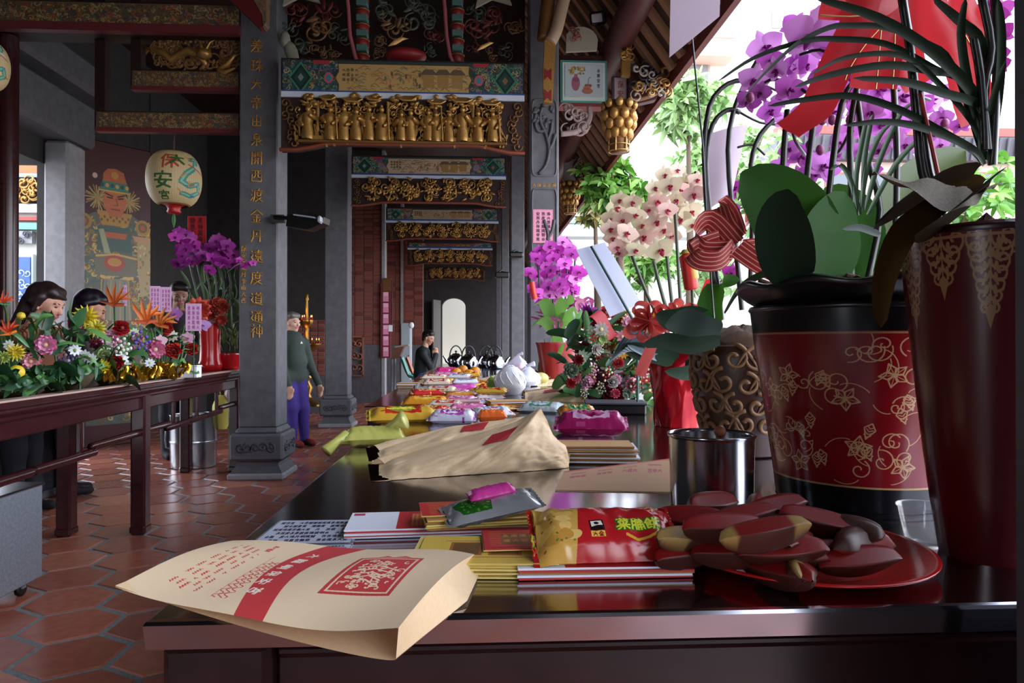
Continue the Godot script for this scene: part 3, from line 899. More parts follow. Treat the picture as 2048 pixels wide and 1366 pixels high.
func carved_beam(label: String, x0: float, x1: float, yp0: float, yp1: float, yg0: float, yg1: float, d: float, art: Image, seed_: int, figures := false) -> void:
	# painted beam above a gilded carved panel, between pixel columns x0..x1
	rng.seed = seed_
	var z := zr(d)
	var c := PZ((x0 + x1) / 2.0, yg1, z)
	var t := thing("carved_beam", label, "beam", V(c.x, c.y, z))
	var px := d / F
	if art:
		part(t, "beam", slab(mb(t.position), x0, yp0, x1, yp1 + 3, z, 0.24), M["dark_wood"])
		part(t, "painted_face", slab(mb(t.position), x0 + 3, yp0 + 3, x1 - 3, yp1 - 2, z + 0.012, 0.01), texmat("beam_art_%d" % seed_, art, 0.55), "painted scroll panel with flowers and figures")
		var sm := mb(t.position)
		slab(sm, x0, yp1 + 1, x1, yp1 + 1 + maxf(2.0, 0.008 / px), z + 0.02, 0.02)
		part(t, "white_fillet", sm, mat("fillet_white", "c9ced9", 0.35))
		sm = mb(t.position)
		slab(sm, x0, yp1 - 2.0, x1, yp1 + 1, z + 0.018, 0.018)
		part(t, "blue_fillet", sm, mat("fillet_blue", "2a4a86", 0.45))
	# backing with a wavy lower edge
	var a := PZ(x0, yg1, z) - t.position
	var b := PZ(x1, yg0, z) - t.position
	var w := b.x - a.x
	var h := b.y - a.y
	var pg := PackedVector2Array([Vector2(b.x, b.y), Vector2(a.x, b.y)])
	for k in 17:
		var u := k / 16.0
		pg.append(Vector2(a.x + w * u, a.y + h * 0.12 * smoothstep(0.05, 0.22, u) * smoothstep(0.95, 0.78, u)))
	part(t, "backing", MB.new().prism(pg, 0.06, Transform3D(Basis(), V(0, 0, 0.0))), mat("carving_back", "2b120d", 0.7))
	var lip := []
	for k in range(2, pg.size()):
		lip.append(V(pg[k].x, pg[k].y, 0.045))
	part(t, "lower_rim", MB.new().tube(lip, h * 0.035, 6), mat("rim_red", "7d3a22", 0.5, 0.2))
	var ga := a.x + w * 0.075
	var gw := w * 0.85
	var floor_y := a.y + h * 0.16
	var gh := h * 0.82
	# dull scrolls at both ends
	for e in [a.x + w * 0.035, b.x - w * 0.035]:
		var em := MB.new()
		for k in 8:
			scroll(em, V(e + rf(-0.02, 0.02) * w, a.y + h * (0.12 + 0.1 * k), 0.02), h * 0.09, 1.2, rf(0, TAU), 1.0 if k % 2 else -1.0, h * 0.018)
		part(t, "end_scroll", em, M["gold_dim"])
	if figures:
		var xs := [0.045, 0.15, 0.215, 0.275, 0.335, 0.395, 0.49, 0.535, 0.62, 0.655, 0.72, 0.785, 0.86, 0.93]
		for k in xs.size():
			var f := MB.new()
			figurine(f, V(ga + gw * xs[k], floor_y + rf(0, 0.02) * h, 0.035 + rf(0, 0.02)), gh * rf(0.62, 0.78), k)
			part(t, "carved_figure", f, M["gold_leaf"])
		for q in [0.09, 0.425, 0.725, 0.835]:
			part(t, "carved_pillar", MB.new().tube([V(ga + gw * q, floor_y, 0.03), V(ga + gw * q, floor_y + gh * 0.85, 0.03)], h * 0.035, 7).box(V(ga + gw * q, floor_y + gh * 0.05, 0.04), V(h * 0.2, gh * 0.1, 0.05)), M["gold_leaf"])
		for q in [0.14, 0.26, 0.36, 0.52, 0.66, 0.78, 0.92]:
			# a pavilion roof with upturned corners
			var r := MB.new()
			var cx: float = ga + gw * q
			var rw := gw * rf(0.035, 0.055)
			var y := floor_y + gh * rf(0.8, 0.9)
			r.grid(8, 4, func(u: float, v: float) -> Vector3:
				var s := u * 2 - 1
				return V(cx + s * rw * (1.0 - 0.55 * v), y + v * gh * 0.14 + s * s * s * s * gh * 0.06 * (1 - v), 0.03 + 0.05 * (1 - v)))
			r.tube([V(cx - rw, y + gh * 0.06, 0.08), V(cx - rw * 0.5, y, 0.08), V(cx + rw * 0.5, y, 0.08), V(cx + rw, y + gh * 0.06, 0.08)], h * 0.02, 5)
			part(t, "carved_roof", r, M["gold_leaf"])
		for q in [0.01, 0.07, 0.12, 0.18, 0.245, 0.31, 0.37, 0.44, 0.47, 0.51, 0.57, 0.6, 0.64, 0.69, 0.75, 0.81, 0.84, 0.9, 0.97]:
			var r := MB.new()
			for k in 7:
				scroll(r, V(ga + gw * q + rf(-0.018, 0.018) * w, floor_y + gh * rf(0.05, 0.8), rf(0.015, 0.04)), h * rf(0.05, 0.1), rf(0.8, 1.4), rf(0, TAU), 1.0 if k % 2 else -1.0, h * 0.02)
			for k in 5:
				r.box(V(ga + gw * q + rf(-0.02, 0.02) * w, floor_y + gh * rf(0.02, 0.25), 0.05), V(h * 0.03, gh * rf(0.15, 0.35), 0.02), bas(0, 0, rf(-25, 25)))
			part(t, "carved_ornament", r, M["gold_leaf"])
		for k in 10:
			var r := MB.new()
			for i in 11:
				r.ell(V(ga + gw * (0.05 + k * 0.1) + rf(-0.03, 0.03) * gw, floor_y + gh * rf(0.72, 1.0), rf(0.02, 0.05)), V(h * rf(0.04, 0.08), h * rf(0.02, 0.045), h * 0.03), 8, 5, bas(0, 0, rf(-40, 40)))
			part(t, "carved_foliage", r, M["gold_leaf"])
		part(t, "ledge", MB.new().cbox(V(ga + gw / 2, floor_y - h * 0.02, 0.05), V(gw, h * 0.05, 0.08), 0.008), M["gold_dim"])
	else:
		var n := 7
		for i in n:
			var r := MB.new()
			var cx := ga + gw * (i + 0.5) / n
			var cy := floor_y + gh * 0.5
			# a rosette between scrolls and leaves
			for k in 7:
				var an := TAU * k / 7.0
				r.ell(V(cx + cos(an) * h * 0.1, cy + sin(an) * h * 0.1, 0.04), V(h * 0.085, h * 0.05, h * 0.04), 7, 4, bas(0, 0, rad_to_deg(an)))
			r.ell(V(cx, cy, 0.06), V(h * 0.06, h * 0.06, h * 0.04), 8, 5)
			for k in 9:
				var an := rf(0, TAU)
				scroll(r, V(cx + cos(an) * gw / n * 0.36, cy + sin(an) * gh * 0.33, rf(0.02, 0.05)), h * rf(0.09, 0.17), rf(0.9, 1.5), rf(0, TAU), 1.0 if k % 2 else -1.0, h * rf(0.025, 0.04))
			for k in 8:
				var an := rf(0, TAU)
				r.ell(V(cx + cos(an) * gw / n * 0.42, cy + sin(an) * gh * 0.42, rf(0.02, 0.05)), V(h * 0.1, h * 0.035, h * 0.03), 7, 4, bas(0, 0, rf(0, 180)))
			part(t, "carved_rosette", r, M["gold_leaf"])
func build_beams() -> void:
	carved_beam("painted beam over a gilded panel of carved figures in front of the others", 562, 1049, 126, 190, 196, 302, 6.15, beam_art(1024, 138, 11), 21, true)
	carved_beam("second painted beam with a gilded rosette panel below it", 703, 1012, 314, 352, 356, 412, 9.9, beam_art(768, 110, 12, "b59a80"), 22)
	carved_beam("third painted beam with a gilded foliage panel", 772, 997, 416, 442, 444, 482, 13.4, beam_art(512, 72, 13, "a58a72"), 23)
	carved_beam("fourth gilded foliage panel under a dark red beam", 815, 985, 484, 496, 498, 531, 17.0, beam_art(256, 32, 14, "6b2a24"), 24)
	carved_beam("fifth small gilded foliage panel over the arched doorway", 850, 970, 528, 534, 535, 561, 20.5, null, 25)
	# ---- truss above the first beam ----
	rng.seed = 31
	var z := zr(6.35)
	var tr := thing("roof_truss", "dark carved roof truss above the first painted beam", "truss", V(PZ(805, 126, z).x, PZ(805, 126, z).y, z))
	part(tr, "back_board", slab(mb(tr.position), 562, -120, 1050, 126, z - 0.55, 0.08), M["dark_wood"])
	for q in [[640, 60, 36], [605, 95, 22], [760, 82, 18], [790, 50, 30], [845, 40, 34], [960, 70, 30], [990, 40, 26], [660, 20, 30], [945, 100, 14], [575, 60, 20], [640, 100, 18], [1010, 100, 16], [830, 15, 26], [870, 75, 20], [600, 30, 26], [680, 70, 20], [770, 20, 26], [860, 105, 16], [760, 112, 14], [950, 30, 24], [1030, 60, 20], [670, 108, 16], [985, 110, 14]]:
		var m := mb(tr.position)
		var o := PZ(q[0], q[1], z - 0.2)
		var r: float = q[2] * 6.4 / F
		for k in 4:
			scroll(m, o + V(rf(-0.6, 0.6) * r, rf(-0.5, 0.5) * r, rf(-0.05, 0.08)), r * rf(0.4, 0.8), rf(0.9, 1.5), rf(0, TAU), 1.0 if k % 2 else -1.0, r * 0.09)
		for k in 3:
			m.ell(o + V(rf(-0.8, 0.8) * r, rf(-0.6, 0.6) * r, 0.05), V(r * 0.4, r * 0.12, r * 0.1), 7, 4, bas(0, 0, rf(0, 180)))
		part(tr, "cloud_carving", m, mat("carving_dark_%d" % (q[0] % 3), ["6a2a1e", "7c5630", "4c5248"][q[0] % 3], 0.5, 0.1))
	# bracket stacks: bowls and blocks with painted fronts
	for x in [725, 915]:
		var bw := 12.0
		for k in 5:
			var y: float = 118.0 - k * 30.0
			var o := PZ(x, y, z)
			part(tr, "bracket_bowl", mb(tr.position).lathe(o, [[0.035, -0.055], [0.06, -0.03], [0.062, 0.01], [0.058, 0.03], [0.0, 0.03]], 10), mat("bracket_red", "7c1f1c", 0.4))
			part(tr, "bracket_rim", mb(tr.position).lathe(o, [[0.06, 0.022], [0.068, 0.03], [0.06, 0.04], [0.0, 0.04]], 10), M["gold_dim"])
			part(tr, "bracket_block", mb(tr.position).cbox(o + V(0, 0.085, 0), V(0.1, 0.055, 0.12), 0.006), mat("bracket_green", "4a6a62" if k % 2 == 0 else "4a6a62", 0.5))
	for x in [[697, 700, 714], [890, 893, 904]]:
		part(tr, "hanger_rod", mb(tr.position).tube([PZ(x[0] - 8, -60, z + 0.1), PZ(x[0], 20, z + 0.1), PZ(x[1], 70, z + 0.1), PZ(x[2] - 4, 112, z + 0.12), PZ(x[2] + 2, 124, z + 0.12)], 0.017, 8), mat("rose_rod", "a0535a", 0.35))
	# red lotus cushion, gilded sprig and painted fans
	part(tr, "red_cushion", mb(tr.position).ell(PZ(812, 112, z), V(0.19, 0.07, 0.12), 14, 8), mat("cushion_red", "8a1d22", 0.5))
	part(tr, "gilt_sprig", mb(tr.position).blade(PZ(790, 88, z + 0.12), [V(-0.06, -0.02, 0), V(0, 0.01, 0.01), V(0.07, 0.05, 0), V(0.12, 0.05, 0)], [0.002, 0.02, 0.014, 0.001], V(0, 1, 0.3)).blade(PZ(965, 97, z + 0.12), [V(-0.05, -0.02, 0), V(0, 0.01, 0.01), V(0.07, 0.05, 0), V(0.1, 0.055, 0)], [0.002, 0.016, 0.012, 0.001], V(0, 1, 0.3)), M["gold_leaf"])
	for q in [[600, -2, 30], [985, 2, 40]]:
		part(tr, "painted_fan", mb(tr.position).prism(PackedVector2Array([Vector2(-0.16, -0.04), Vector2(0.0, 0.02), Vector2(0.17, -0.05), Vector2(0.12, 0.12), Vector2(-0.1, 0.12)]), 0.03, Transform3D(bas(0, 0, 8), PZ(q[0], q[1], z + 0.1))), mat("fan_paint", "8f8676", 0.6))
	part(tr, "pale_bracket", mb(tr.position).ell(PZ(583, 105, z), V(0.06, 0.11, 0.05), 9, 6, bas(0, 0, 20)).ell(PZ(570, 80, z), V(0.05, 0.08, 0.05), 9, 6), mat("bracket_pale", "8a8676", 0.6))
	# ---- beams of the left hall ----
	rng.seed = 41
	var art := canvas(512, 64, "5f4a2c")
	for k in 700:
		stroke(art, spiral2(rf(0, 512), rf(4, 60), rf(3, 9), rf(0.4, 1.0), rf(0, TAU)), 2.0, ["7c6136", "8c3f2c", "3a4a3a", "9a8150", "2e3a4a", "4a2c20", "a08a5a"][rng.randi() % 7])
	var am := texmat("hall_beam_art", art, 0.55)
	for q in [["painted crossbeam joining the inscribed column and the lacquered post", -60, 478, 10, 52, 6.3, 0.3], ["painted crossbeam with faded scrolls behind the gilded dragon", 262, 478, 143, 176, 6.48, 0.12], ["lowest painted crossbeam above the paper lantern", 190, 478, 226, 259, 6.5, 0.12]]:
		var zz := zr(q[5])
		var c := PZ((q[1] + q[2]) / 2.0, q[4], zz)
		var t := thing("painted_crossbeam", q[0], "beam", c)
		part(t, "beam", slab(mb(c), q[1], q[3], q[2], q[4], zz, q[6]), M["dark_wood"])
		part(t, "painted_face", slab(mb(c), q[1] + 2, q[3] + 2, q[2] - 1, q[4] - 3, zz + 0.012, 0.01), am, "painted with faded gold and red scrolls")
		part(t, "bottom_fillet", slab(mb(c), q[1], q[4] - 1, q[2], q[4] + 3, zz + 0.02, 0.07), mat("rose_highlight", "6b2c30", 0.3))  # rose colour paints in the pink highlight along the lower lip
		if q[1] > 0:
			var hp := PZ(q[1] + 8, q[4], zz)
			part(t, "hanger_post", mb(c).box(V(hp.x, (hp.y + 5.25) / 2, zz - 0.06), V(0.09, 5.25 - hp.y, 0.1)), M["dark_wood"])
	# gilded dragon bracket between crossbeam and column
	var o := P(385, 120, 6.6)
	var dr := thing("dragon_bracket", "gilded dragon carved among dark clouds under the crossbeam", "carving", o)
	var cm := mb(o)
	for k in 80:
		scroll(cm, P(rf(310, 472), rf(80, 132), 6.42) , rf(0.04, 0.1), rf(0.8, 1.4), rf(0, TAU), 1.0 if k % 2 else -1.0, 0.012)
	part(dr, "cloud_carving", cm, mat("carving_dark_1", "7c5630", 0.5, 0.1))
	part(dr, "body", mb(o).tube([P(290, 108, 6.5), P(295, 97, 6.45), P(312, 100, 6.42), P(330, 108, 6.4), P(345, 121, 6.42), P(360, 108, 6.4), P(378, 102, 6.38), P(398, 110, 6.4), P(412, 128, 6.42), P(400, 140, 6.45)], [0.012, 0.022, 0.03, 0.036, 0.04, 0.036, 0.042, 0.04, 0.03, 0.012], 8), M["gold_leaf"])
	part(dr, "head", mb(o).ell(P(408, 108, 6.36), V(0.07, 0.05, 0.06), 10, 7).tube([P(412, 100, 6.36), P(420, 84, 6.36), P(430, 80, 6.36)], [0.014, 0.01, 0.003], 5).tube([P(404, 99, 6.36), P(400, 84, 6.36), P(392, 78, 6.36)], [0.014, 0.01, 0.003], 5), M["gold_leaf"])
	part(dr, "claw", mb(o).tube([P(440, 138, 6.4), P(455, 130, 6.38), P(468, 112, 6.38), P(480, 108, 6.4)], [0.02, 0.032, 0.022, 0.008], 7).tube([P(436, 140, 6.4), P(450, 146, 6.38), P(470, 136, 6.38)], [0.02, 0.026, 0.01], 7), M["gold_leaf"])
	# red strut that comes down over the inscribed column
	var sb := P(505, 30, 5.9)
	var st := thing("roof_strut", "dark red roof strut with a painted edge above the inscribed column", "strut", sb)
	part(st, "strut", mb(sb).prism(PackedVector2Array([Vector2(-0.28, 0.22), Vector2(-0.05, 0.22), Vector2(0.08, 0.0), Vector2(0.1, -0.09), Vector2(0.06, -0.11)]), 0.1, Transform3D(Basis(), sb)), mat("strut_red", "5c161a", 0.4))
	part(st, "painted_edge", mb(sb).prism(PackedVector2Array([Vector2(-0.04, 0.22), Vector2(0.12, 0.22), Vector2(0.115, -0.06), Vector2(0.09, -0.1), Vector2(0.085, 0.0)]), 0.11, Transform3D(Basis(), sb + V(0, 0, 0.01))), am)
func guardian_art() -> Image:
	rng.seed = 51
	var im := canvas(256, 968, "45141a")
	var X := func(x: float) -> float: return (x - 135.0) * 1.55
	var Y := func(y: float) -> float: return (y - 283.0) * 1.595
	var pt := func(x: float, y: float) -> Vector2: return Vector2((x - 135.0) * 1.55, (y - 283.0) * 1.595)
	# feather fan behind the head
	for k in 22:
		var a := TAU * k / 22.0
		for s in [192.0, 254.0]:
			stroke(im, [pt.call(s, 396), pt.call(s + cos(a) * rf(18, 27), 396 - sin(a) * rf(18, 27))], 4, ["b08a4a", "8c6a34", "a59a64"][k % 3])
	disc(im, X.call(187), Y.call(352), 8, 9, "d8b0a0")
	disc(im, X.call(243), Y.call(354), 8, 9, "d8908a")
	# robe
	polyfill(im, [pt.call(186, 425), pt.call(160, 440), pt.call(148, 480), pt.call(147, 560), pt.call(150, 610), pt.call(160, 700), pt.call(170, 850), pt.call(280, 850), pt.call(296, 700), pt.call(305, 600), pt.call(304, 480), pt.call(290, 440), pt.call(262, 422)], "565a4c")
	for k in 800:
		var y := rf(440, 840)
		stroke(im, spiral2(X.call(rf(152, 298)), Y.call(y), rf(6, 15), rf(0.5, 1.1), rf(0, TAU), 1.0 if k % 2 else -1.0), 4, ["b08b45", "8f6e35", "4f6a5c", "3c5a56", "c4a05a", "7a4a34"][rng.randi() % 6])
	# chest plate, sash, belt and skirt
	polyfill(im, [pt.call(195, 450), pt.call(258, 450), pt.call(262, 500), pt.call(190, 500)], "3f5750")
	polyfill(im, [pt.call(200, 462), pt.call(252, 462), pt.call(248, 474), pt.call(204, 474)], "b5562e")
	polyfill(im, [pt.call(194, 458), pt.call(204, 456), pt.call(218, 505), pt.call(206, 508)], "9a9a78")
	polyfill(im, [pt.call(190, 505), pt.call(268, 505), pt.call(272, 550), pt.call(186, 550)], "6c6656")
	disc(im, X.call(226), Y.call(524), 34, 26, "a23f2c")
	disc(im, X.call(226), Y.call(522), 22, 14, "b9803c")
	stroke(im, [pt.call(190, 512), pt.call(226, 506), pt.call(270, 512)], 6, "c59a4c")
	stroke(im, [pt.call(200, 552), pt.call(226, 562), pt.call(262, 552)], 9, "c8a052")
	polyfill(im, [pt.call(206, 556), pt.call(252, 556), pt.call(262, 640), pt.call(198, 640)], "7c7a6a")
	for k in 7:
		stroke(im, [pt.call(200 + k * 9, 560), pt.call(197 + k * 10, 640)], 4, ["a98a4c", "5c6f68"][k % 2])
	# right sleeve and the tray with a gilt vessel
	polyfill(im, [pt.call(272, 470), pt.call(302, 474), pt.call(304, 580), pt.call(280, 590), pt.call(274, 540)], "a58f62")
	for k in 24:
		disc(im, X.call(rf(276, 302)), Y.call(rf(478, 582)), 4, 5, ["6f7f58", "8f6a34", "c4a868"][k % 3])
	polyfill(im, [pt.call(262, 464), pt.call(306, 466), pt.call(300, 476), pt.call(268, 476)], "b98a5c")
	polyfill(im, [pt.call(274, 462), pt.call(298, 462), pt.call(301, 445), pt.call(271, 445)], "c99a40")
	for k in 6:
		stroke(im, [pt.call(286, 450), pt.call(268 + k * 7, 434)], 4, "c99a40")
	# shoulders
	for s in [[166, 446], [284, 446]]:
		disc(im, X.call(s[0]), Y.call(s[1]), 24, 26, "a37a38")
		disc(im, X.call(s[0]), Y.call(s[1]), 15, 17, "6f5a30")
		disc(im, X.call(s[0]), Y.call(s[1]), 8, 9, "b5562e")
	# collar
	polyfill(im, [pt.call(190, 420), pt.call(262, 420), pt.call(252, 448), pt.call(200, 448)], "b08238")
	for k in 12:
		disc(im, X.call(194 + k * 6), Y.call(432 + (k % 2) * 6), 4, 5, "7a5222")
	# head
	disc(im, X.call(226), Y.call(400), 36, 46, "c0683a")
	polyfill(im, [pt.call(207, 412), pt.call(246, 412), pt.call(238, 430), pt.call(216, 430)], "b86236")
	stroke(im, [pt.call(208, 385), pt.call(221, 389)], 4, "3a1a12")
	stroke(im, [pt.call(232, 389), pt.call(245, 384)], 4, "3a1a12")
	stroke(im, [pt.call(211, 392), pt.call(221, 393)], 4, "2a1410")
	stroke(im, [pt.call(233, 393), pt.call(242, 391)], 4, "2a1410")
	stroke(im, [pt.call(228, 393), pt.call(232, 406), pt.call(224, 407)], 3, "8c4426")
	stroke(im, [pt.call(219, 415), pt.call(235, 415)], 4, "8a2a20")
	# hat
	polyfill(im, [pt.call(196, 378), pt.call(256, 378), pt.call(250, 356), pt.call(202, 356)], "3f7a68")
	polyfill(im, [pt.call(202, 360), pt.call(250, 360), pt.call(244, 338), pt.call(228, 332), pt.call(212, 334), pt.call(203, 344)], "b8622c")
	for k in 6:
		disc(im, X.call(201 + k * 10), Y.call(368), 6, 7, ["24504a", "c9a04c"][k % 2])
	disc(im, X.call(226), Y.call(346), 12, 12, "c98a3c")
	stroke(im, [pt.call(196, 379), pt.call(256, 379)], 5, "c9a04c")
	return im
func lantern_art() -> Image:
	rng.seed = 52
	var im := canvas(512, 256, "cdb586")
	for k in 60:
		rect(im, k * 8.53, 0, 1, 256, "b89c6a")
	# u runs leftward seen from outside, so print mirrored: draw, then flip
	for q in [[150.0, 44.0], [132.0, 120.0]]:
		glyph(im, "bao" if q[1] < 80 else "an", q[0], q[1], 58, 7, "a8442c" if q[1] < 80 else "2f5c2c")
	glyph(im, "gong", 140, 190, 40, 5, "2f5c2c")
	glyph(im, "da", 178, 40, 50, 7, "2f5c2c")
	# dragon
	var path := [Vector2(250, 60), Vector2(280, 50), Vector2(262, 90), Vector2(230, 120), Vector2(215, 150), Vector2(240, 165), Vector2(275, 150), Vector2(290, 180), Vector2(255, 205), Vector2(220, 196)]
	stroke(im, path, 17, "3f8a78")
	stroke(im, path, 6, "7fb89a")
	for k in 20:
		var a: Vector2 = path[rng.randi() % path.size()]
		stroke(im, [a, a + Vector2(rf(-24, 24), rf(-18, 18))], 4, ["b0482c", "c98a3c", "3f6a9a"][k % 3])
	disc(im, 276, 92, 14, 12, "c8c0b0")
	stroke(im, [Vector2(240, 84), Vector2(300, 110)], 4, "b0482c")
	im.flip_x()
	im.flip_y()
	rect(im, 0, 0, 512, 10, "8c6a34")
	rect(im, 0, 246, 512, 10, "8c6a34")
	return im
func lantern(label: String, o: Vector3, r: float, hang: float) -> Node3D:
	var t := thing("paper_lantern", label, "lantern", o - V(0, r * 1.05, 0))
	var c := V(0, r * 1.05, 0)
	var prof := []
	for k in 17:
		var a := -1.22 + 2.44 * k / 16.0
		prof.append([r * pow(cos(a), 0.62), sin(a) * r * 1.09])
	var body := part(t, "paper_shade", MB.new().lathe(c, prof, 40, bas(246), true), texmat("lantern_paper", lantern_art(), 0.55) if not M.has("lantern_paper") else M["lantern_paper"], "cream paper globe painted with a green dragon")
	body.set_meta("label", "cream paper globe painted with a green dragon and calligraphy")
	part(t, "base_collar", MB.new().lathe(c - V(0, r * 1.04, 0), [[0.0, -0.07], [r * 0.22, -0.07], [r * 0.26, -0.05], [r * 0.22, -0.03], [r * 0.28, 0.0], [r * 0.5, 0.03]], 16), mat("lantern_red", "b01c1c", 0.4))
	part(t, "top_collar", MB.new().lathe(c + V(0, r * 1.02, 0), [[r * 0.5, -0.02], [r * 0.3, 0.01], [r * 0.1, 0.02], [0.0, 0.02]], 16), mat("lantern_wood", "4a3020", 0.6))
	part(t, "tassel", MB.new().tube([c - V(0, r * 1.04 + 0.07, 0), c - V(0, r * 1.04 + 0.1, 0), c - V(0, r * 1.04 + 0.14, 0), c - V(0, r * 1.04 + 0.2, 0)], [0.006, 0.016, 0.018, 0.004], 8), mat("tassel_green", "3f7a3a", 0.6))
	part(t, "cord", MB.new().tube([c + V(0, r * 1.03, 0), c + V(0, r * 1.03 + hang, 0)], 0.008, 6), M["lantern_wood"])
	return t

func build_hall_objects() -> void:
	# door leaf with the painted guardian
	var a := P(135, 267, 8.0)
	var b := P(301, 300, 8.75)
	var h := a.y
	var base := V((a.x + b.x) / 2.0, 0, (a.z + b.z) / 2.0)
	var dl := thing("temple_door", "dark red door leaf painted with an armoured guardian carrying a tray", "door", base)
	var bx := (b - a)
	bx.y = 0
	var w := bx.length()
	bx = bx.normalized()
	dl.basis = Basis(bx, Vector3.UP, bx.cross(Vector3.UP))
	part(dl, "leaf", MB.new().cbox(V(0, h / 2, -0.03), V(w + 0.02, h, 0.06), 0.008), M["lacquer"])
	part(dl, "painted_face", MB.new().quad(V(-w / 2, 0.02, 0.003), V(-w / 2, h - 0.01, 0.003), V(w / 2, h - 0.01, 0.003), V(w / 2, 0.02, 0.003)), texmat("guardian", guardian_art(), 0.5))
	lantern("cream paper lantern with a green dragon hanging in front of the red door", P(348, 359, 6.56), 0.242, 0.2)
	lantern("paper lantern hanging by the lacquered post", P(-34, 130, 5.2), 0.17, 1.2)
	# ---- outside the side doorway: a sunlit shrine front ----
	rng.seed = 53
	var zz := zr(13.5)
	var sf := thing("shrine_front", "sunlit shrine front seen through the side doorway", "building", V(PZ(40, 700, zz).x, 0, zz))
	var add := func(n: String, x0: float, y0: float, x1: float, y1: float, dz: float, m: Material) -> void:
		part(sf, n, slab(mb(sf.position), x0, y0, x1, y1, zz + dz, 0.1), m)
	add.call("wall", -40, 200, 130, 760, -0.1, mat("shrine_white", "c9c6c0", 0.8))
	add.call("sign_board", -20, 280, 100, 345, 0.05, mat("shrine_orange", "b0683a", 0.6))
	add.call("blue_fillet", -20, 347, 100, 353, 0.1, mat("shrine_blue", "8fa9d6", 0.6))
	add.call("carving_back", -20, 356, 100, 404, 0.0, mat("carving_back", "2b120d", 0.7))
	add.call("white_band", -20, 408, 100, 424, 0.05, mat("fillet_white", "c9ced9", 0.35))
	add.call("red_band", -20, 434, 100, 440, 0.05, mat("shrine_red", "a04038", 0.6))
	add.call("teal_band", -20, 446, 100, 458, 0.05, mat("shrine_teal", "6fae9c", 0.6))
	add.call("stone_relief", -20, 462, 64, 486, 0.03, M["stone_pale"])
	add.call("panel_frame", 26, 508, 66, 640, 0.03, mat("shrine_pale", "cfe0d8", 0.6))
	add.call("blue_panel", 34, 514, 60, 632, 0.06, mat("shrine_deep", "3f5fa0", 0.6))
	var gm := mb(sf.position)
	for k in 34:
		scroll(gm, PZ(rf(-15, 95), rf(360, 400), zz + 0.1), rf(0.06, 0.13), rf(0.9, 1.4), rf(0, TAU), 1.0 if k % 2 else -1.0, 0.028)
	part(sf, "gilded_carving", gm, M["gold_leaf"])
	var rl := mb(sf.position)
	for k in 12:
		scroll(rl, PZ(rf(-15, 60), rf(466, 484), zz + 0.06), 0.07, 1.2, rf(0, TAU), 1.0, 0.014)
	part(sf, "relief_scroll", rl, M["stone_dark"])
	var wp := mb(sf.position)
	for k in 14:
		scroll(wp, PZ(rf(38, 57), rf(540, 628), zz + 0.09), 0.07, 1.0, rf(0, TAU), 1.0, 0.012)
	part(sf, "panel_ornament", wp, mat("shrine_pale", "cfe0d8", 0.6))

func brick_wall(parent: Node3D, x0: float, y0: float, x1: float, y1: float, z: float, rows: int, per: int, sd: int) -> void:
	# courses of separate bricks in front of a recessed mortar bed
	rng.seed = sd
	var a := PZ(x0, y1, z)
	var b := PZ(x1, y0, z)
	var bh := (b.y - a.y) / rows
	var bw := (b.x - a.x) / per
	part(parent, "mortar_bed", mb(parent.position).box((a + b) / 2.0 - V(0, 0, 0.12), V(b.x - a.x, b.y - a.y, 0.2)), mat("mortar", "6d625c", 0.9))
	var me := MB.new().cbox(Vector3.ZERO, V(bw - 0.014, bh - 0.014, 0.06), 0.006).mesh()
	for j in rows:
		for i in per:
			var o := part(parent, "brick", me, mat("brick_%d" % (rng.randi() % 4), ["6e3128", "7d3a30", "5c2a26", "86463a"][rng.randi() % 4], 0.8))
			o.position = V(a.x + bw * (i + 0.5), a.y + bh * (j + 0.5), z - 0.03 + rf(-0.003, 0.003)) - parent.position

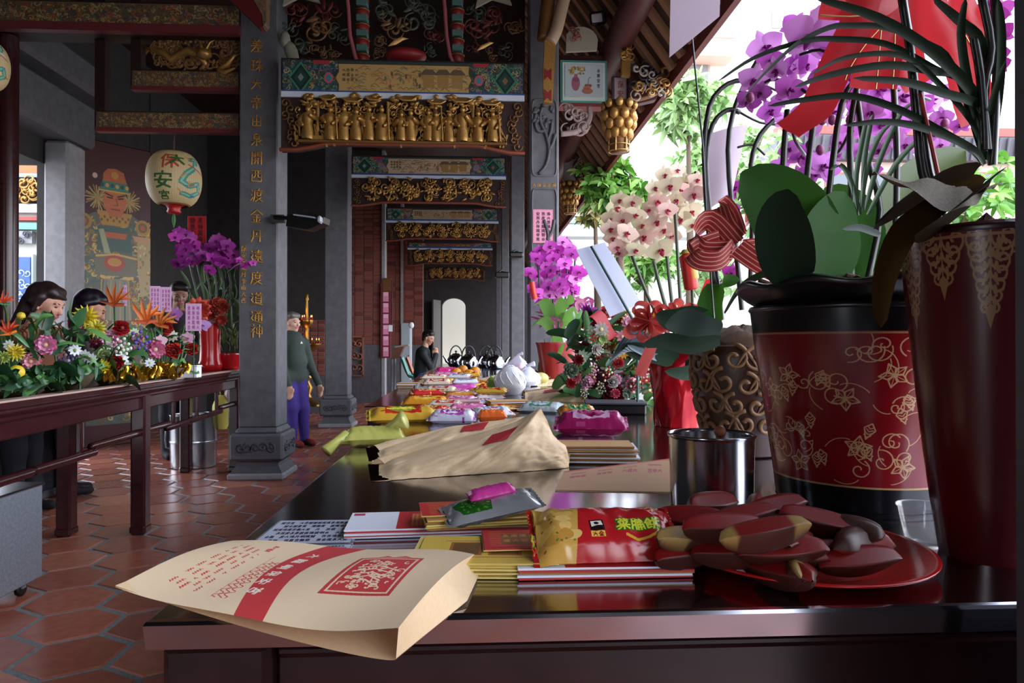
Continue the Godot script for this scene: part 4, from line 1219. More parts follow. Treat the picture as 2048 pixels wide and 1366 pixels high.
func build_corridor() -> void:
	# ---- brick walls with stone footings along the corridor ----
	var z := zr(14.6)
	var t := thing("brick_wall", "brick wall on a grey stone footing behind the second column", "wall", V(PZ(735, 700, z).x, 0, z))
	brick_wall(t, 690, 330, 764, 690, z, 44, 4, 61)
	part(t, "footing", slab(mb(t.position), 690, 690, 764, 806, z + 0.03, 0.3), M["stone"])
	part(t, "upper_plaster", slab(mb(t.position), 690, 100, 764, 330, z, 0.2), M["plaster"])
	part(t, "corner_stone", slab(mb(t.position), 763, 250, 770, 806, z + 0.04, 0.3), M["stone_pale"])
	z = zr(18.2)
	t = thing("brick_wall", "farther brick wall above the seated man", "wall", V(PZ(830, 700, z).x, 0, z))
	brick_wall(t, 772, 440, 846, 690, z, 30, 4, 62)
	part(t, "footing", slab(mb(t.position), 772, 690, 846, 784, z + 0.03, 0.3), M["stone"])
	part(t, "corner_stone", slab(mb(t.position), 801, 380, 806, 784, z + 0.05, 0.3), M["stone_pale"])
	z = zr(12.5)
	t = thing("brick_wall", "low red brick wall behind the brass candle stand", "wall", V(PZ(610, 700, z).x, 0, z))
	brick_wall(t, 574, 640, 650, 752, z, 14, 5, 63)
	part(t, "footing", slab(mb(t.position), 574, 752, 650, 826, z + 0.03, 0.3), M["stone"])
	# framed brick panel right of the second column
	z = zr(14.5)
	t = thing("brick_panel", "carved brick lattice panel with a pale frame on the brick wall", "panel", V(PZ(716, 700, z).x, PZ(716, 752, z).y, z))
	part(t, "frame", slab(slab(slab(slab(mb(t.position), 702, 672, 727, 675, z, 0.05), 702, 750, 727, 753, z, 0.05), 724, 672, 727, 753, z, 0.05), 702, 672, 704, 753, z, 0.05), mat("frame_clay", "8c5a48", 0.8))
	var lm := mb(t.position)
	for k in 6:
		scroll(lm, PZ(708 + (k % 2) * 10, 688 + (k / 2) * 24, z), 0.09, 1.2, k, 1.0 if k % 2 else -1.0, 0.018)
	part(t, "lattice_scroll", lm, mat("frame_clay2", "9a5a44", 0.8))
	# ---- flood lamp on the inscribed column ----
	var o := P(600, 440, 6.2)
	t = thing("flood_lamp", "black flood lamp on a bracket fixed to the inscribed column", "lamp", P(556, 438, 6.24))
	part(t, "bracket", mb(t.position).box(P(556, 438, 6.24), V(0.12, 0.07, 0.05)).tube([P(548, 434, 6.2), P(575, 436, 6.18), P(588, 440, 6.18)], 0.018, 7), M["black_plastic"])
	part(t, "housing", mb(t.position).prism(PackedVector2Array([Vector2(-0.15, -0.05), Vector2(-0.14, 0.05), Vector2(0.08, 0.06), Vector2(0.2, 0.02), Vector2(0.19, -0.03), Vector2(0.05, -0.085)]), 0.14, Transform3D(bas(-12), P(604, 440, 6.1))), M["black_plastic"])
	part(t, "glass", mb(t.position).box(P(612, 434, 6.09), V(0.19, 0.012, 0.1), bas(-12, 0, -9)), mat("lamp_glass", "9aa0a8", 0.15))
	part(t, "end_cap", mb(t.position).cbox(P(641, 440, 6.06), V(0.035, 0.06, 0.1), 0.012), mat("grey_plastic", "9a9ca2", 0.4))
	for q in [[1028, 508, 9.9, "small flood lamp on the granite column behind the relief column"], [1000, 548, 14.0, "small flood lamp on the slim granite column"]]:
		var f := P(q[0], q[1], q[2])
		var l := thing("flood_lamp", q[3], "lamp", f)
		var k: float = q[2] / 9.9
		part(l, "bracket", MB.new().tube([V(0.1, 0.05, -0.16) * k, V(0.02, 0.06, -0.05) * k, V(-0.05, 0.0, 0.02) * k, V(-0.04, -0.06, 0.02) * k], 0.012 * k, 6), M["black_plastic"])
		part(l, "housing", MB.new().cbox(V(0.03, -0.02, 0.04) * k, V(0.2, 0.08, 0.12) * k, 0.02), M["black_plastic"])
	# ---- brass candle stand ----
	var cp := P(613, 806, 10.6)
	var cs := thing("candle_stand", "tall brass candle stand with tiers of red candles", "candle stand", V(cp.x, 0, cp.z))
	var hy := func(y: float) -> float: return PZ(613, y, cp.z).y
	var prof := []
	for q in [[28, 812], [26, 806], [12, 798], [8, 788], [13, 775], [7, 765], [6, 758], [12, 755], [6, 750], [7, 742], [10, 728], [12, 726], [6, 722], [6, 708], [8, 703]]:
		prof.append([q[0] * 10.6 / F, maxf(0.001, hy.call(q[1]))])
	var brass := grain("brass", "8c6328", "c79a4c", 0.3, 0.85, 0.05, 6.0, 17)
	part(cs, "baluster", MB.new().lathe(Vector3.ZERO, prof, 18), brass)
	part(cs, "lower_dish", MB.new().lathe(Vector3.ZERO, [[0.05, hy.call(705)], [0.16, hy.call(698)], [0.215, hy.call(690)], [0.225, hy.call(686)], [0.19, hy.call(688)], [0.0, hy.call(690)]], 24), brass)
	part(cs, "stem", MB.new().lathe(Vector3.ZERO, [[0.03, hy.call(692)], [0.026, hy.call(668)], [0.03, hy.call(655)]], 12), brass)
	part(cs, "upper_dish", MB.new().lathe(Vector3.ZERO, [[0.03, hy.call(656)], [0.09, hy.call(648)], [0.1, hy.call(640)], [0.08, hy.call(640)], [0.0, hy.call(641)]], 20), brass)
	part(cs, "finial", MB.new().lathe(Vector3.ZERO, [[0.025, hy.call(640)], [0.02, hy.call(602)], [0.035, hy.call(598)], [0.02, hy.call(594)], [0.028, hy.call(590)], [0.0, hy.call(586)]], 12), brass)
	var cand := MB.new().lathe(Vector3.ZERO, [[0.0, 0.0], [0.012, 0.0], [0.012, 0.05], [0.0, 0.052]], 8).mesh()
	var flame := MB.new().lathe(Vector3.ZERO, [[0.0, 0.05], [0.008, 0.06], [0.006, 0.072], [0.0, 0.085]], 8).mesh()
	for tier in [[0.185, 686, 14], [0.08, 640, 7]]:
		for k in tier[2]:
			var an: float = TAU * k / tier[2]
			var c := part(cs, "candle", cand, mat("candle_red", "b02318", 0.5))
			c.position = V(cos(an) * tier[0], hy.call(tier[1] + 1), sin(an) * tier[0])
			if k % 2 == 0:
				part(c, "flame", flame, mat("candle_flame", "ffd9a0", 0.5, 0.0, {"emission_enabled": true, "emission": hex("ffb45a"), "emission_energy_multiplier": 0.4}))
		var l := OmniLight3D.new()
		l.name = "candle_light"
		l.position = V(0, hy.call(tier[1]) + 0.14, 0.05) + cs.position
		l.light_energy = 0.0025
		l.light_color = hex("ffb060")
		l.light_size = 0.08
		l.omni_range = 30
		l.omni_attenuation = 2.0
		l.shadow_enabled = true
		add_child(l)
	# ---- notice board with pink slips ----
	z = zr(14.52)
	var nb := thing("notice_board", "narrow red notice board with a column of pink paper slips", "notice board", PZ(769, 716, z))
	part(nb, "board", slab(mb(nb.position), 761, 566, 781, 716, z, 0.05), mat("board_red", "6b1c22", 0.5))
	part(nb, "side_flap", slab(mb(nb.position), 781, 560, 785, 660, z - 0.02, 0.05), mat("flap_red", "4a1520", 0.5))
	part(nb, "gilt_cap", slab(mb(nb.position), 766, 556, 782, 582, z + 0.01, 0.04), M["gold_dim"])
	for k in 6:
		var sl := part(nb, "paper_slip", slab(mb(nb.position), 766, 584 + k * 22, 777, 603 + k * 22, z + 0.012, 0.006), mat("slip_pink", "d98aa6", 0.7))
		part(sl, "slip_heading", slab(mb(nb.position), 767, 585 + k * 22, 776, 592 + k * 22, z + 0.015, 0.003), mat("slip_pale", "e6b4c6", 0.7))
	part(nb, "white_card", slab(mb(nb.position), 777, 650, 785, 663, z + 0.02, 0.006), M["white"])
	# wooden ledge beside the board
	var wl := thing("donation_box", "brown wooden donation box with a pale sloping lid beside the notice board", "box", P(797, 718, 13.2))
	part(wl, "body", mb(wl.position).prism(PackedVector2Array([Vector2(-0.12, 0.2), Vector2(0.1, 0.24), Vector2(0.02, 0.05), Vector2(-0.08, 0.0), Vector2(-0.12, 0.0)]), 0.3, Transform3D(Basis(), P(797, 718, 13.2))), mat("box_wood", "6b4130", 0.6))
	part(wl, "lid", mb(wl.position).cbox(P(800, 692, 13.2) + V(0.03, 0, -0.15), V(0.26, 0.03, 0.34), 0.006, bas(0, 0, 9)), mat("lid_wood", "a58c74", 0.6))
	part(wl, "support_post", mb(wl.position).tube([P(784, 716, 13.3), V(P(784, 716, 13.3).x, 0, P(784, 716, 13.3).z)], 0.02, 6), mat("post_grey", "9aa4a8", 0.5))
	part(wl, "support_post", mb(wl.position).tube([P(790, 716, 13.3), V(P(790, 716, 13.3).x, 0, P(790, 716, 13.3).z)], 0.02, 6), M["post_grey"])
	# ---- grey cabinet ----
	z = zr(15.5)
	var gc := thing("metal_locker", "pale grey metal locker standing behind the seated man", "locker", V(PZ(811, 700, z).x, 0, z - 0.2))
	var ga := PZ(800, 646, z)
	var gb := PZ(820, 646, z)
	part(gc, "body", MB.new().cbox(V(0, ga.y / 2, 0), V(gb.x - ga.x, ga.y, 0.4), 0.01), mat("locker_grey", "98a2a8", 0.5))
	part(gc, "door", MB.new().cbox(V(0, ga.y / 2, 0.205), V(gb.x - ga.x - 0.03, ga.y - 0.05, 0.012), 0.004), M["locker_grey"])
	part(gc, "handle", MB.new().cbox(V(0.07, ga.y * 0.55, 0.22), V(0.015, 0.1, 0.02), 0.004), M["black_plastic"])
	part(gc, "white_bag", MB.new().ell(V(0.13, ga.y - 0.05, 0.2), V(0.06, 0.07, 0.05), 9, 6), M["white"])
	# ---- plastic shell chairs ----
	for q in [["turquoise", "5fc4ae", 800, 868, 757, 13.0], ["orange", "b5562a", 814, 872, 755, 13.5]]:
		var seat := P((q[2] + q[3]) / 2.0, q[4], q[5])
		var ch := thing("shell_chair", "%s plastic shell chair %s the man in black" % [q[0], "standing in front of" if q[0] == "turquoise" else "behind"], "chair", V(seat.x, 0, seat.z))
		var cm := mat("shell_" + q[0], q[1], 0.35)
		var sh := MB.new()
		var y: float = seat.y
		var hw: float = 0.21
		var pr := [Vector2(-0.30, 0.36), Vector2(-0.27, 0.3), Vector2(-0.22, 0.16), Vector2(-0.15, 0.04), Vector2(-0.06, 0.0), Vector2(0.1, -0.01), Vector2(0.28, 0.0), Vector2(0.36, -0.03)]
		sh.grid(10, 7, func(u: float, v: float) -> Vector3:
			var p: Vector2 = pr[int(round(v * 7))]
			var s := u * 2 - 1
			return V(p.x + 0.03 * s * s * (1.0 if v < 0.4 else 0.0), y + p.y + 0.045 * s * s, s * hw))
		sh.grid(10, 7, func(u: float, v: float) -> Vector3:
			var p: Vector2 = pr[int(round(v * 7))]
			var s := u * 2 - 1
			return V(p.x - 0.012 + 0.03 * s * s * (1.0 if v < 0.4 else 0.0), y + p.y - 0.014 + 0.045 * s * s, s * hw))
		part(ch, "shell", sh, cm)
		for k in 4:
			var sx := -0.1 if k < 2 else 0.22
			var sz := -0.16 if k % 2 else 0.16
			part(ch, "leg", MB.new().tube([V(sx, y - 0.01, sz), V(sx * 1.3, 0.01, sz * 1.15)], 0.012, 6), M["steel_dull"])
	# ---- kettles on the far table ----
	var kt: Node3D = null
	for q in [[912, 9.2, 0.11, 200.0], [937, 8.4, 0.12, 20.0], [972, 8.8, 0.115, 190.0], [990, 8.2, 0.12, 10.0]]:
		var kp := P(q[0], 690, q[1])
		kp.y = TOP + 0.001
		if kt == null:
			kt = thing("kettle", "round polished steel kettle with a loop handle on the far table", "kettle", kp, "kettles on the far table")
			part(kt, "body", MB.new().lathe(Vector3.ZERO, [[0.0, 0.0], [0.088, 0.0], [0.105, 0.02], [0.115, 0.06], [0.11, 0.1], [0.085, 0.14], [0.05, 0.155], [0.048, 0.165], [0.0, 0.175]], 24), mat("kettle_steel", "b8babf", 0.08, 1.0))
			part(kt, "lid_knob", MB.new().lathe(V(0, 0.172, 0), [[0.008, 0.0], [0.008, 0.012], [0.018, 0.02], [0.014, 0.032], [0.0, 0.036]], 12), M["black_plastic"])
			part(kt, "spout", MB.new().tube([V(0.09, 0.05, 0), V(0.13, 0.07, 0), V(0.15, 0.11, 0), V(0.175, 0.14, 0)], [0.026, 0.022, 0.016, 0.013], 8), M["kettle_steel"])
			var hp := []
			for k in 13:
				var an := PI * k / 12.0
				hp.append(V(cos(an) * 0.085, 0.13 + sin(an) * 0.14, 0))
			part(kt, "handle", MB.new().tube(hp, 0.009, 7), M["black_plastic"])
			kt.basis = bas(q[3])
		else:
			copy(kt, kp, bas(q[3]))
func blob(bones: Array, cell: float, k: float) -> MB:
	# tapered capsules [a, b, ra, rb, colour] joined by a smooth minimum and meshed as surface nets
	var lo := Vector3.INF
	var hi := -Vector3.INF
	for b in bones:
		var r: float = maxf(b[2], b[3]) + k + cell * 2
		lo = lo.min(b[0] - Vector3.ONE * r).min(b[1] - Vector3.ONE * r)
		hi = hi.max(b[0] + Vector3.ONE * r).max(b[1] + Vector3.ONE * r)
	var n := Vector3i(((hi - lo) / cell).ceil()) + Vector3i.ONE
	var sx := 1
	var sy := n.x
	var sz := n.x * n.y
	var f := PackedFloat32Array()
	f.resize(n.x * n.y * n.z)
	f.fill(10.0)
	var near := PackedFloat32Array()
	near.resize(f.size())
	near.fill(10.0)
	var who := PackedByteArray()
	who.resize(f.size())
	for bi in bones.size():
		var b = bones[bi]
		var a: Vector3 = b[0]
		var ab: Vector3 = b[1] - a
		var l2 := maxf(ab.length_squared(), 1e-9)
		var r: float = maxf(b[2], b[3]) + k + cell
		var i0 := Vector3i(((a.min(b[1]) - Vector3.ONE * r - lo) / cell).floor()).clamp(Vector3i.ZERO, n - Vector3i.ONE)
		var i1 := Vector3i(((a.max(b[1]) + Vector3.ONE * r - lo) / cell).ceil()).clamp(Vector3i.ZERO, n - Vector3i.ONE)
		for z in range(i0.z, i1.z + 1):
			for y in range(i0.y, i1.y + 1):
				var at := y * sy + z * sz
				for x in range(i0.x, i1.x + 1):
					var p := lo + Vector3(x, y, z) * cell
					var t := clampf((p - a).dot(ab) / l2, 0.0, 1.0)
					var d := p.distance_to(a + ab * t) - lerpf(b[2], b[3], t)
					var o := f[at + x]
					var h := maxf(k - absf(o - d), 0.0) / k
					f[at + x] = minf(o, d) - h * h * k * 0.25
					if d < near[at + x]:
						near[at + x] = d
						who[at + x] = bi
	var m := MB.new()
	m.tinted = true
	var vid := {}
	var off := [0, sx, sy, sx + sy, sz, sx + sz, sy + sz, sx + sy + sz]
	var ed := [[0, 1], [2, 3], [4, 5], [6, 7], [0, 2], [1, 3], [4, 6], [5, 7], [0, 4], [1, 5], [2, 6], [3, 7]]
	var cor := [Vector3(0, 0, 0), Vector3(1, 0, 0), Vector3(0, 1, 0), Vector3(1, 1, 0), Vector3(0, 0, 1), Vector3(1, 0, 1), Vector3(0, 1, 1), Vector3(1, 1, 1)]
	var cells := []
	for z in n.z - 1:
		for y in n.y - 1:
			var row := y * sy + z * sz
			for x in n.x - 1:
				var i := row + x
				if absf(f[i]) > cell * 2.5:
					continue
				var ins := 0
				for c in 8:
					if f[i + off[c]] < 0:
						ins += 1
				if ins == 0 or ins == 8:
					continue
				var s := Vector3.ZERO
				var cnt := 0
				for e in ed:
					var va := f[i + off[e[0]]]
					var vb := f[i + off[e[1]]]
					if (va < 0) != (vb < 0):
						s += (cor[e[0]] as Vector3).lerp(cor[e[1]], va / (va - vb))
						cnt += 1
				m.col = hex(bones[who[i]][4]).srgb_to_linear()
				vid[i] = m.add(lo + (Vector3(x, y, z) + s / cnt) * cell)
				cells.append(i)
	for i in cells:
		for ax in 3:
			var st: int = [sx, sy, sz][ax]
			var u: int = [sy, sz, sx][ax]
			var w: int = [sz, sx, sy][ax]
			var a := f[i]
			var b := f[i + st]
			if (a < 0) == (b < 0):
				continue
			if not (vid.has(i - u) and vid.has(i - w) and vid.has(i - u - w)):
				continue
			var q := [vid[i - u - w], vid[i - w], vid[i], vid[i - u]]
			if a < 0:
				m.tri(q[0], q[2], q[1])
				m.tri(q[0], q[3], q[2])
			else:
				m.tri(q[0], q[1], q[2])
				m.tri(q[0], q[2], q[3])
	return m
func head(t: Node3D, at: Vector3, b: Basis, skin: String, hair: String, long_hair := false, s := 1.0) -> void:
	# a head about 0.23 m tall; at is the point between jaw and skull, b.z is where the face looks
	var q := func(x: float, y: float, z: float) -> Vector3: return at + b * (V(x, y, z) * s)
	var bones := [
		[q.call(0, 0.045, -0.015), q.call(0, 0.045, -0.03), 0.082 * s, 0.085 * s, skin],
		[q.call(0, 0.02, 0.02), q.call(0, -0.05, 0.035), 0.066 * s, 0.045 * s, skin],
		[q.call(0, -0.082, 0.05), q.call(0, -0.08, 0.045), 0.025 * s, 0.025 * s, skin],
		[q.call(0, 0.02, 0.083), q.call(0, -0.018, 0.1), 0.009 * s, 0.014 * s, skin],
		[q.call(-0.033, -0.01, 0.058), q.call(0.033, -0.01, 0.058), 0.026 * s, 0.026 * s, skin],
		[q.call(-0.035, 0.035, 0.078), q.call(0.035, 0.035, 0.078), 0.011 * s, 0.011 * s, skin],
		[q.call(-0.018, -0.048, 0.078), q.call(0.018, -0.048, 0.078), 0.009 * s, 0.009 * s, "a8585a"],
		[q.call(-0.08, 0.01, -0.01), q.call(-0.078, -0.02, 0.0), 0.014 * s, 0.01 * s, skin],
		[q.call(0.08, 0.01, -0.01), q.call(0.078, -0.02, 0.0), 0.014 * s, 0.01 * s, skin],
		[q.call(0, -0.05, -0.02), q.call(0, -0.14, -0.03), 0.052 * s, 0.055 * s, skin]]
	part(t, "head", blob(bones, 0.006 * s, 0.018 * s), vc(0.55))
	for sx in [-1.0, 1.0]:
		part(t, "eye", MB.new().ell(q.call(0.032 * sx, 0.014, 0.079), V(0.013, 0.006, 0.007) * s, 8, 5, b), mat("eye_dark", "1c1412", 0.3))
		part(t, "eyebrow", MB.new().tube([q.call(0.016 * sx, 0.034, 0.089), q.call(0.034 * sx, 0.039, 0.086), q.call(0.052 * sx, 0.033, 0.072)], 0.004 * s, 5), mat("hair_" + hair, hair, 0.5))
	var hb := [
		[q.call(0, 0.075, -0.02), q.call(0, 0.06, -0.045), 0.084 * s, 0.09 * s, hair],
		[q.call(-0.045, 0.1, 0.035), q.call(0.045, 0.1, 0.035), 0.036 * s, 0.036 * s, hair],
		[q.call(-0.075, 0.06, -0.01), q.call(-0.07, 0.02, -0.05), 0.024 * s, 0.03 * s, hair],
		[q.call(0.075, 0.06, -0.01), q.call(0.07, 0.02, -0.05), 0.024 * s, 0.03 * s, hair],
		[q.call(0, 0.03, -0.085), q.call(0, -0.05, -0.07), 0.05 * s, 0.04 * s, hair]]
	if long_hair:
		hb.append([q.call(0, 0.0, -0.1), q.call(0, -0.16, -0.13), 0.055 * s, 0.045 * s, hair])
		hb.append([q.call(-0.07, 0.05, 0.0), q.call(-0.08, -0.04, -0.02), 0.026 * s, 0.016 * s, hair])
		hb.append([q.call(0.07, 0.05, 0.0), q.call(0.08, -0.04, -0.02), 0.026 * s, 0.016 * s, hair])
		hb.append([q.call(-0.04, 0.085, 0.06), q.call(0.05, 0.07, 0.075), 0.02 * s, 0.01 * s, hair])
	part(t, "hair", blob(hb, 0.007 * s, 0.02 * s), vc(0.45))
func hand_bones(w: Vector3, dir: Vector3, side: Vector3, curl: float, skin: String) -> Array:
	# a palm and five bent fingers; dir along the forearm, side towards the thumb
	var d := dir.normalized()
	var s := (side - d * side.dot(d)).normalized()
	var nrm := d.cross(s)
	var o := [[w, w + d * 0.06, 0.024, 0.03, skin], [w + d * 0.03 - s * 0.018, w + d * 0.075 - s * 0.022, 0.016, 0.014, skin]]
	var ln := [0.07, 0.08, 0.074, 0.058]
	for k in 4:
		var b: Vector3 = w + d * 0.08 + s * (0.027 - 0.018 * k)
		var m: Vector3 = b + (d * cos(curl * 0.6) + nrm * sin(curl * 0.6)) * ln[k] * 0.5
		o.append([b, m, 0.0095, 0.0088, skin])
		o.append([m, m + (d * cos(curl * 1.5) + nrm * sin(curl * 1.5)) * ln[k] * 0.5, 0.0086, 0.0074, skin])
	var tb := w + d * 0.025 + s * 0.026
	var tm := tb + (d * 0.6 + s * 0.7).normalized() * 0.036
	o.append([tb, tm, 0.012, 0.01, skin])
	o.append([tm, tm + (d * 0.95 + s * 0.1 + nrm * 0.2).normalized() * 0.03, 0.0098, 0.008, skin])
	return o
func build_people() -> void:
	var skin := "c99a80"
	# woman standing beside the column: grey hair, green jacket, purple trousers
	var c := PF(600, 893, 0.0)
	var t := thing("person", "woman in a dark green jacket and purple trousers standing behind the inscribed column", "person", c)
	var k := 1.0
	var fw := V(0.55, 0, 0.45).normalized()
	var rt := V(0.45, 0, -0.55).normalized()
	var g := "2f3a34"
	var pu := "3d2a78"
	var bd := [
		[V(-0.09, 0.86, 0), V(-0.07, 1.0, 0), 0.14, 0.15, g], [V(-0.09, 0.83, 0) - rt * 0.08, V(-0.09, 0.83, 0) + rt * 0.08, 0.125, 0.125, g], [V(-0.09, 1.0, 0), V(-0.09, 1.24, 0.01), 0.15, 0.135, g],
		[V(-0.09, 1.22, 0) - rt * 0.14, V(-0.09, 1.22, 0) + rt * 0.14, 0.075, 0.075, g],
		[V(-0.09, 1.3, 0), V(-0.085, 1.36, 0.01), 0.06, 0.05, skin],
		[V(-0.09, 1.3, 0) + fw * 0.06, V(-0.09, 1.16, 0) + fw * 0.115, 0.03, 0.025, "b03a6a"],
		[V(-0.075, 1.27, 0) + fw * 0.085, V(-0.06, 1.22, 0) + fw * 0.105, 0.02, 0.016, "e6e0e0"]]
	for s in [-1.0, 1.0]:
		var sh: Vector3 = V(-0.09, 1.22, 0) + rt * 0.17 * s
		var el: Vector3 = sh + V(0.03, -0.27, 0) + rt * 0.04 * s + fw * 0.02
		var wr: Vector3 = el + V(0.03, -0.21, 0.0) + fw * 0.1
		bd.append([sh, el, 0.058, 0.05, g])
		bd.append([el, wr, 0.05, 0.04, g])
		bd += hand_bones(wr + V(0, -0.02, 0) + fw * 0.01, V(0.02, -1, 0) + fw * 0.3, fw, 0.5, skin)
		var hp: Vector3 = V(-0.09, 0.84, 0) + rt * 0.075 * s
		var kn: Vector3 = V(-0.05, 0.46, 0) + rt * 0.08 * s + fw * 0.03
		var an: Vector3 = V(-0.02, 0.09, 0) + rt * 0.085 * s
		bd.append([hp, kn, 0.105, 0.075, pu])
		bd.append([kn, an, 0.075, 0.055, pu])
		bd.append([an + V(0, -0.045, 0) - fw * 0.03, an + V(0, -0.05, 0) + fw * 0.15, 0.04, 0.034, "2a1214"])
		bd.append([an + V(0, -0.035, 0) + fw * 0.1, an + V(0, -0.045, 0) + fw * 0.17, 0.035, 0.03, "7c1c1c"])
	part(t, "body", blob(bd, 0.013, 0.03), vc(0.8))
	head(t, V(-0.085, 1.45, 0.01), Basis(V(0.55, 0, -0.83), Vector3.UP, V(0.83, 0, 0.55)).orthonormalized(), "cfa08a", "5a5350", false, 0.95)
	# three people tending the flowers behind the altar table
	var info := [
		[92, 612, 5.0, "woman with long dark brown hair bending over the flower arrangements", "c9947c", "2a1a16", true, V(0.97, -0.3, 0.0), "7a4a34", 1.12],
		[181, 620, 5.7, "person with short black hair seen behind the yellow chrysanthemums", "b98468", "0e0c0d", false, V(0.75, -0.45, -0.45), "3a3436", 1.1],
		[358, 594, 7.3, "person in dark clothes standing behind the pink cards", "8f6a58", "171213", false, V(0.5, -0.2, 0.85), "241c20", 1.05]]
	for q in info:
		var h := P(q[0], q[1], q[2])
		t = thing("person", q[3], "person", V(h.x, 0, h.z))
		var hh := h - t.position
		var look: Vector3 = q[7].normalized()
		var flat := V(look.x, 0, look.z).normalized()
		var side := flat.cross(Vector3.UP)
		var neck := hh - flat * 0.03 - V(0, 0.13, 0)
		var hip := V(hh.x, 0.88, hh.z) - flat * 0.16
		var sc := neck - V(0, 0.08, 0) - flat * 0.03
		var cl: String = q[8]
		bd = [[neck, sc + V(0, 0.02, 0), 0.055, 0.06, q[4]], [sc - side * 0.15, sc + side * 0.15, 0.075, 0.075, cl], [sc - V(0, 0.05, 0), hip, 0.135, 0.15, cl], [hip, hip - V(0, 0.1, 0), 0.16, 0.15, "26242c"]]
		for s in [-1.0, 1.0]:
			var sh: Vector3 = sc + side * 0.18 * s
			var el: Vector3 = sh - V(0, 0.26, 0) + flat * 0.08
			var wr: Vector3 = el + flat * 0.2 - V(0, 0.04, 0)
			bd.append([sh, el, 0.055, 0.046, cl])
			bd.append([el, wr, 0.046, 0.034, cl])
			bd += hand_bones(wr, flat - V(0, 0.3, 0), Vector3.UP, 0.5, q[4])
			bd.append([hip + side * 0.09 * s, V(hip.x, 0.45, hip.z) + side * 0.09 * s, 0.1, 0.075, "26242c"])
			bd.append([V(hip.x, 0.45, hip.z) + side * 0.09 * s, V(hip.x, 0.06, hip.z) + side * 0.09 * s, 0.075, 0.055, "26242c"])
			bd.append([V(hip.x, 0.045, hip.z) + side * 0.09 * s - flat * 0.03, V(hip.x, 0.04, hip.z) + side * 0.09 * s + flat * 0.15, 0.04, 0.035, "17151a"])
		part(t, "body", blob(bd, 0.016, 0.035), vc(0.8))
		var bz := look
		var bx := Vector3.UP.cross(bz).normalized()
		head(t, hh, Basis(bx, bz.cross(bx), bz), q[4], q[5], q[6], q[9])
	# man in black sitting on the shell chair, holding something to his mouth
	var st := P(846, 746, 12.9)
	t = thing("person", "man in a black jacket and jeans sitting with hands raised to his mouth", "person", V(st.x, 0, st.z))
	var y := 0.62
	var hp := V(-0.03, y, 0)
	var ch := V(-0.0, y + 0.42, 0)
	bd = [[hp, ch, 0.15, 0.14, "14161b"], [ch - V(0, 0, 0.15), ch + V(0, 0, 0.15), 0.08, 0.08, "14161b"], [ch + V(0.02, 0.08, 0), ch + V(0.05, 0.16, 0), 0.06, 0.055, skin]]
	for s in [-1.0, 1.0]:
		var sh := ch + V(0.02, 0, 0.18 * s)
		var el := sh + V(0.14, -0.26, 0.02 * s)
		var wr := V(0.24, y + 0.4, 0.06 * s)
		bd.append([sh, el, 0.062, 0.055, "14161b"])
		bd.append([el, wr, 0.055, 0.042, "14161b"])
		bd += hand_bones(wr, V(-0.1, 1, -0.25 * s), V(-1, 0.2, 0), 1.1, skin)
		bd.append([hp + V(0.02, -0.02, 0.09 * s), V(0.38, y - 0.01, 0.12 * s), 0.1, 0.08, "2f4a78"])
		bd.append([V(0.38, y - 0.01, 0.12 * s), V(0.36, 0.1, 0.12 * s), 0.075, 0.055, "2f4a78"])
		bd.append([V(0.34, 0.045, 0.12 * s), V(0.52, 0.04, 0.13 * s), 0.042, 0.036, "1c1c20"])
	part(t, "body", blob(bd, 0.015, 0.03), vc(0.75))
	var lk := V(0.85, -0.35, 0.35).normalized()
	var lx := Vector3.UP.cross(lk).normalized()
	head(t, V(0.1, y + 0.7, 0.0), Basis(lx, lk.cross(lx), lk), "b98870", "100e0f", false, 1.05)
func pth(a: Array, d: float, d1 := -1.0) -> Array:
	var o := []
	for k in a.size():
		o.append(P(a[k][0], a[k][1], d if d1 < 0 else lerpf(d, d1, float(k) / maxi(1, a.size() - 1))))
	return o
func smooth_path(a: Array, n := 4) -> Array:
	var o := []
	for k in a.size() - 1:
		var p0: Vector3 = a[maxi(k - 1, 0)]
		var p3: Vector3 = a[mini(k + 2, a.size() - 1)]
		for i in n:
			o.append((a[k] as Vector3).cubic_interpolate(a[k + 1], p0, p3, float(i) / n))
	o.append(a[a.size() - 1])
	return o
func carving(parent: Node3D, called: String, x0: float, y0: float, x1: float, y1: float, d: float, n: int, r: float, m: Material) -> void:
	var g := mb(parent.position)
	for k in n:
		scroll(g, P(rf(x0, x1), rf(y0, y1), d + rf(-0.05, 0.05)), r * rf(0.7, 1.3), rf(0.8, 1.4), rf(0, TAU), 1.0 if k % 2 else -1.0, r * 0.24)
	part(parent, called, g, m)
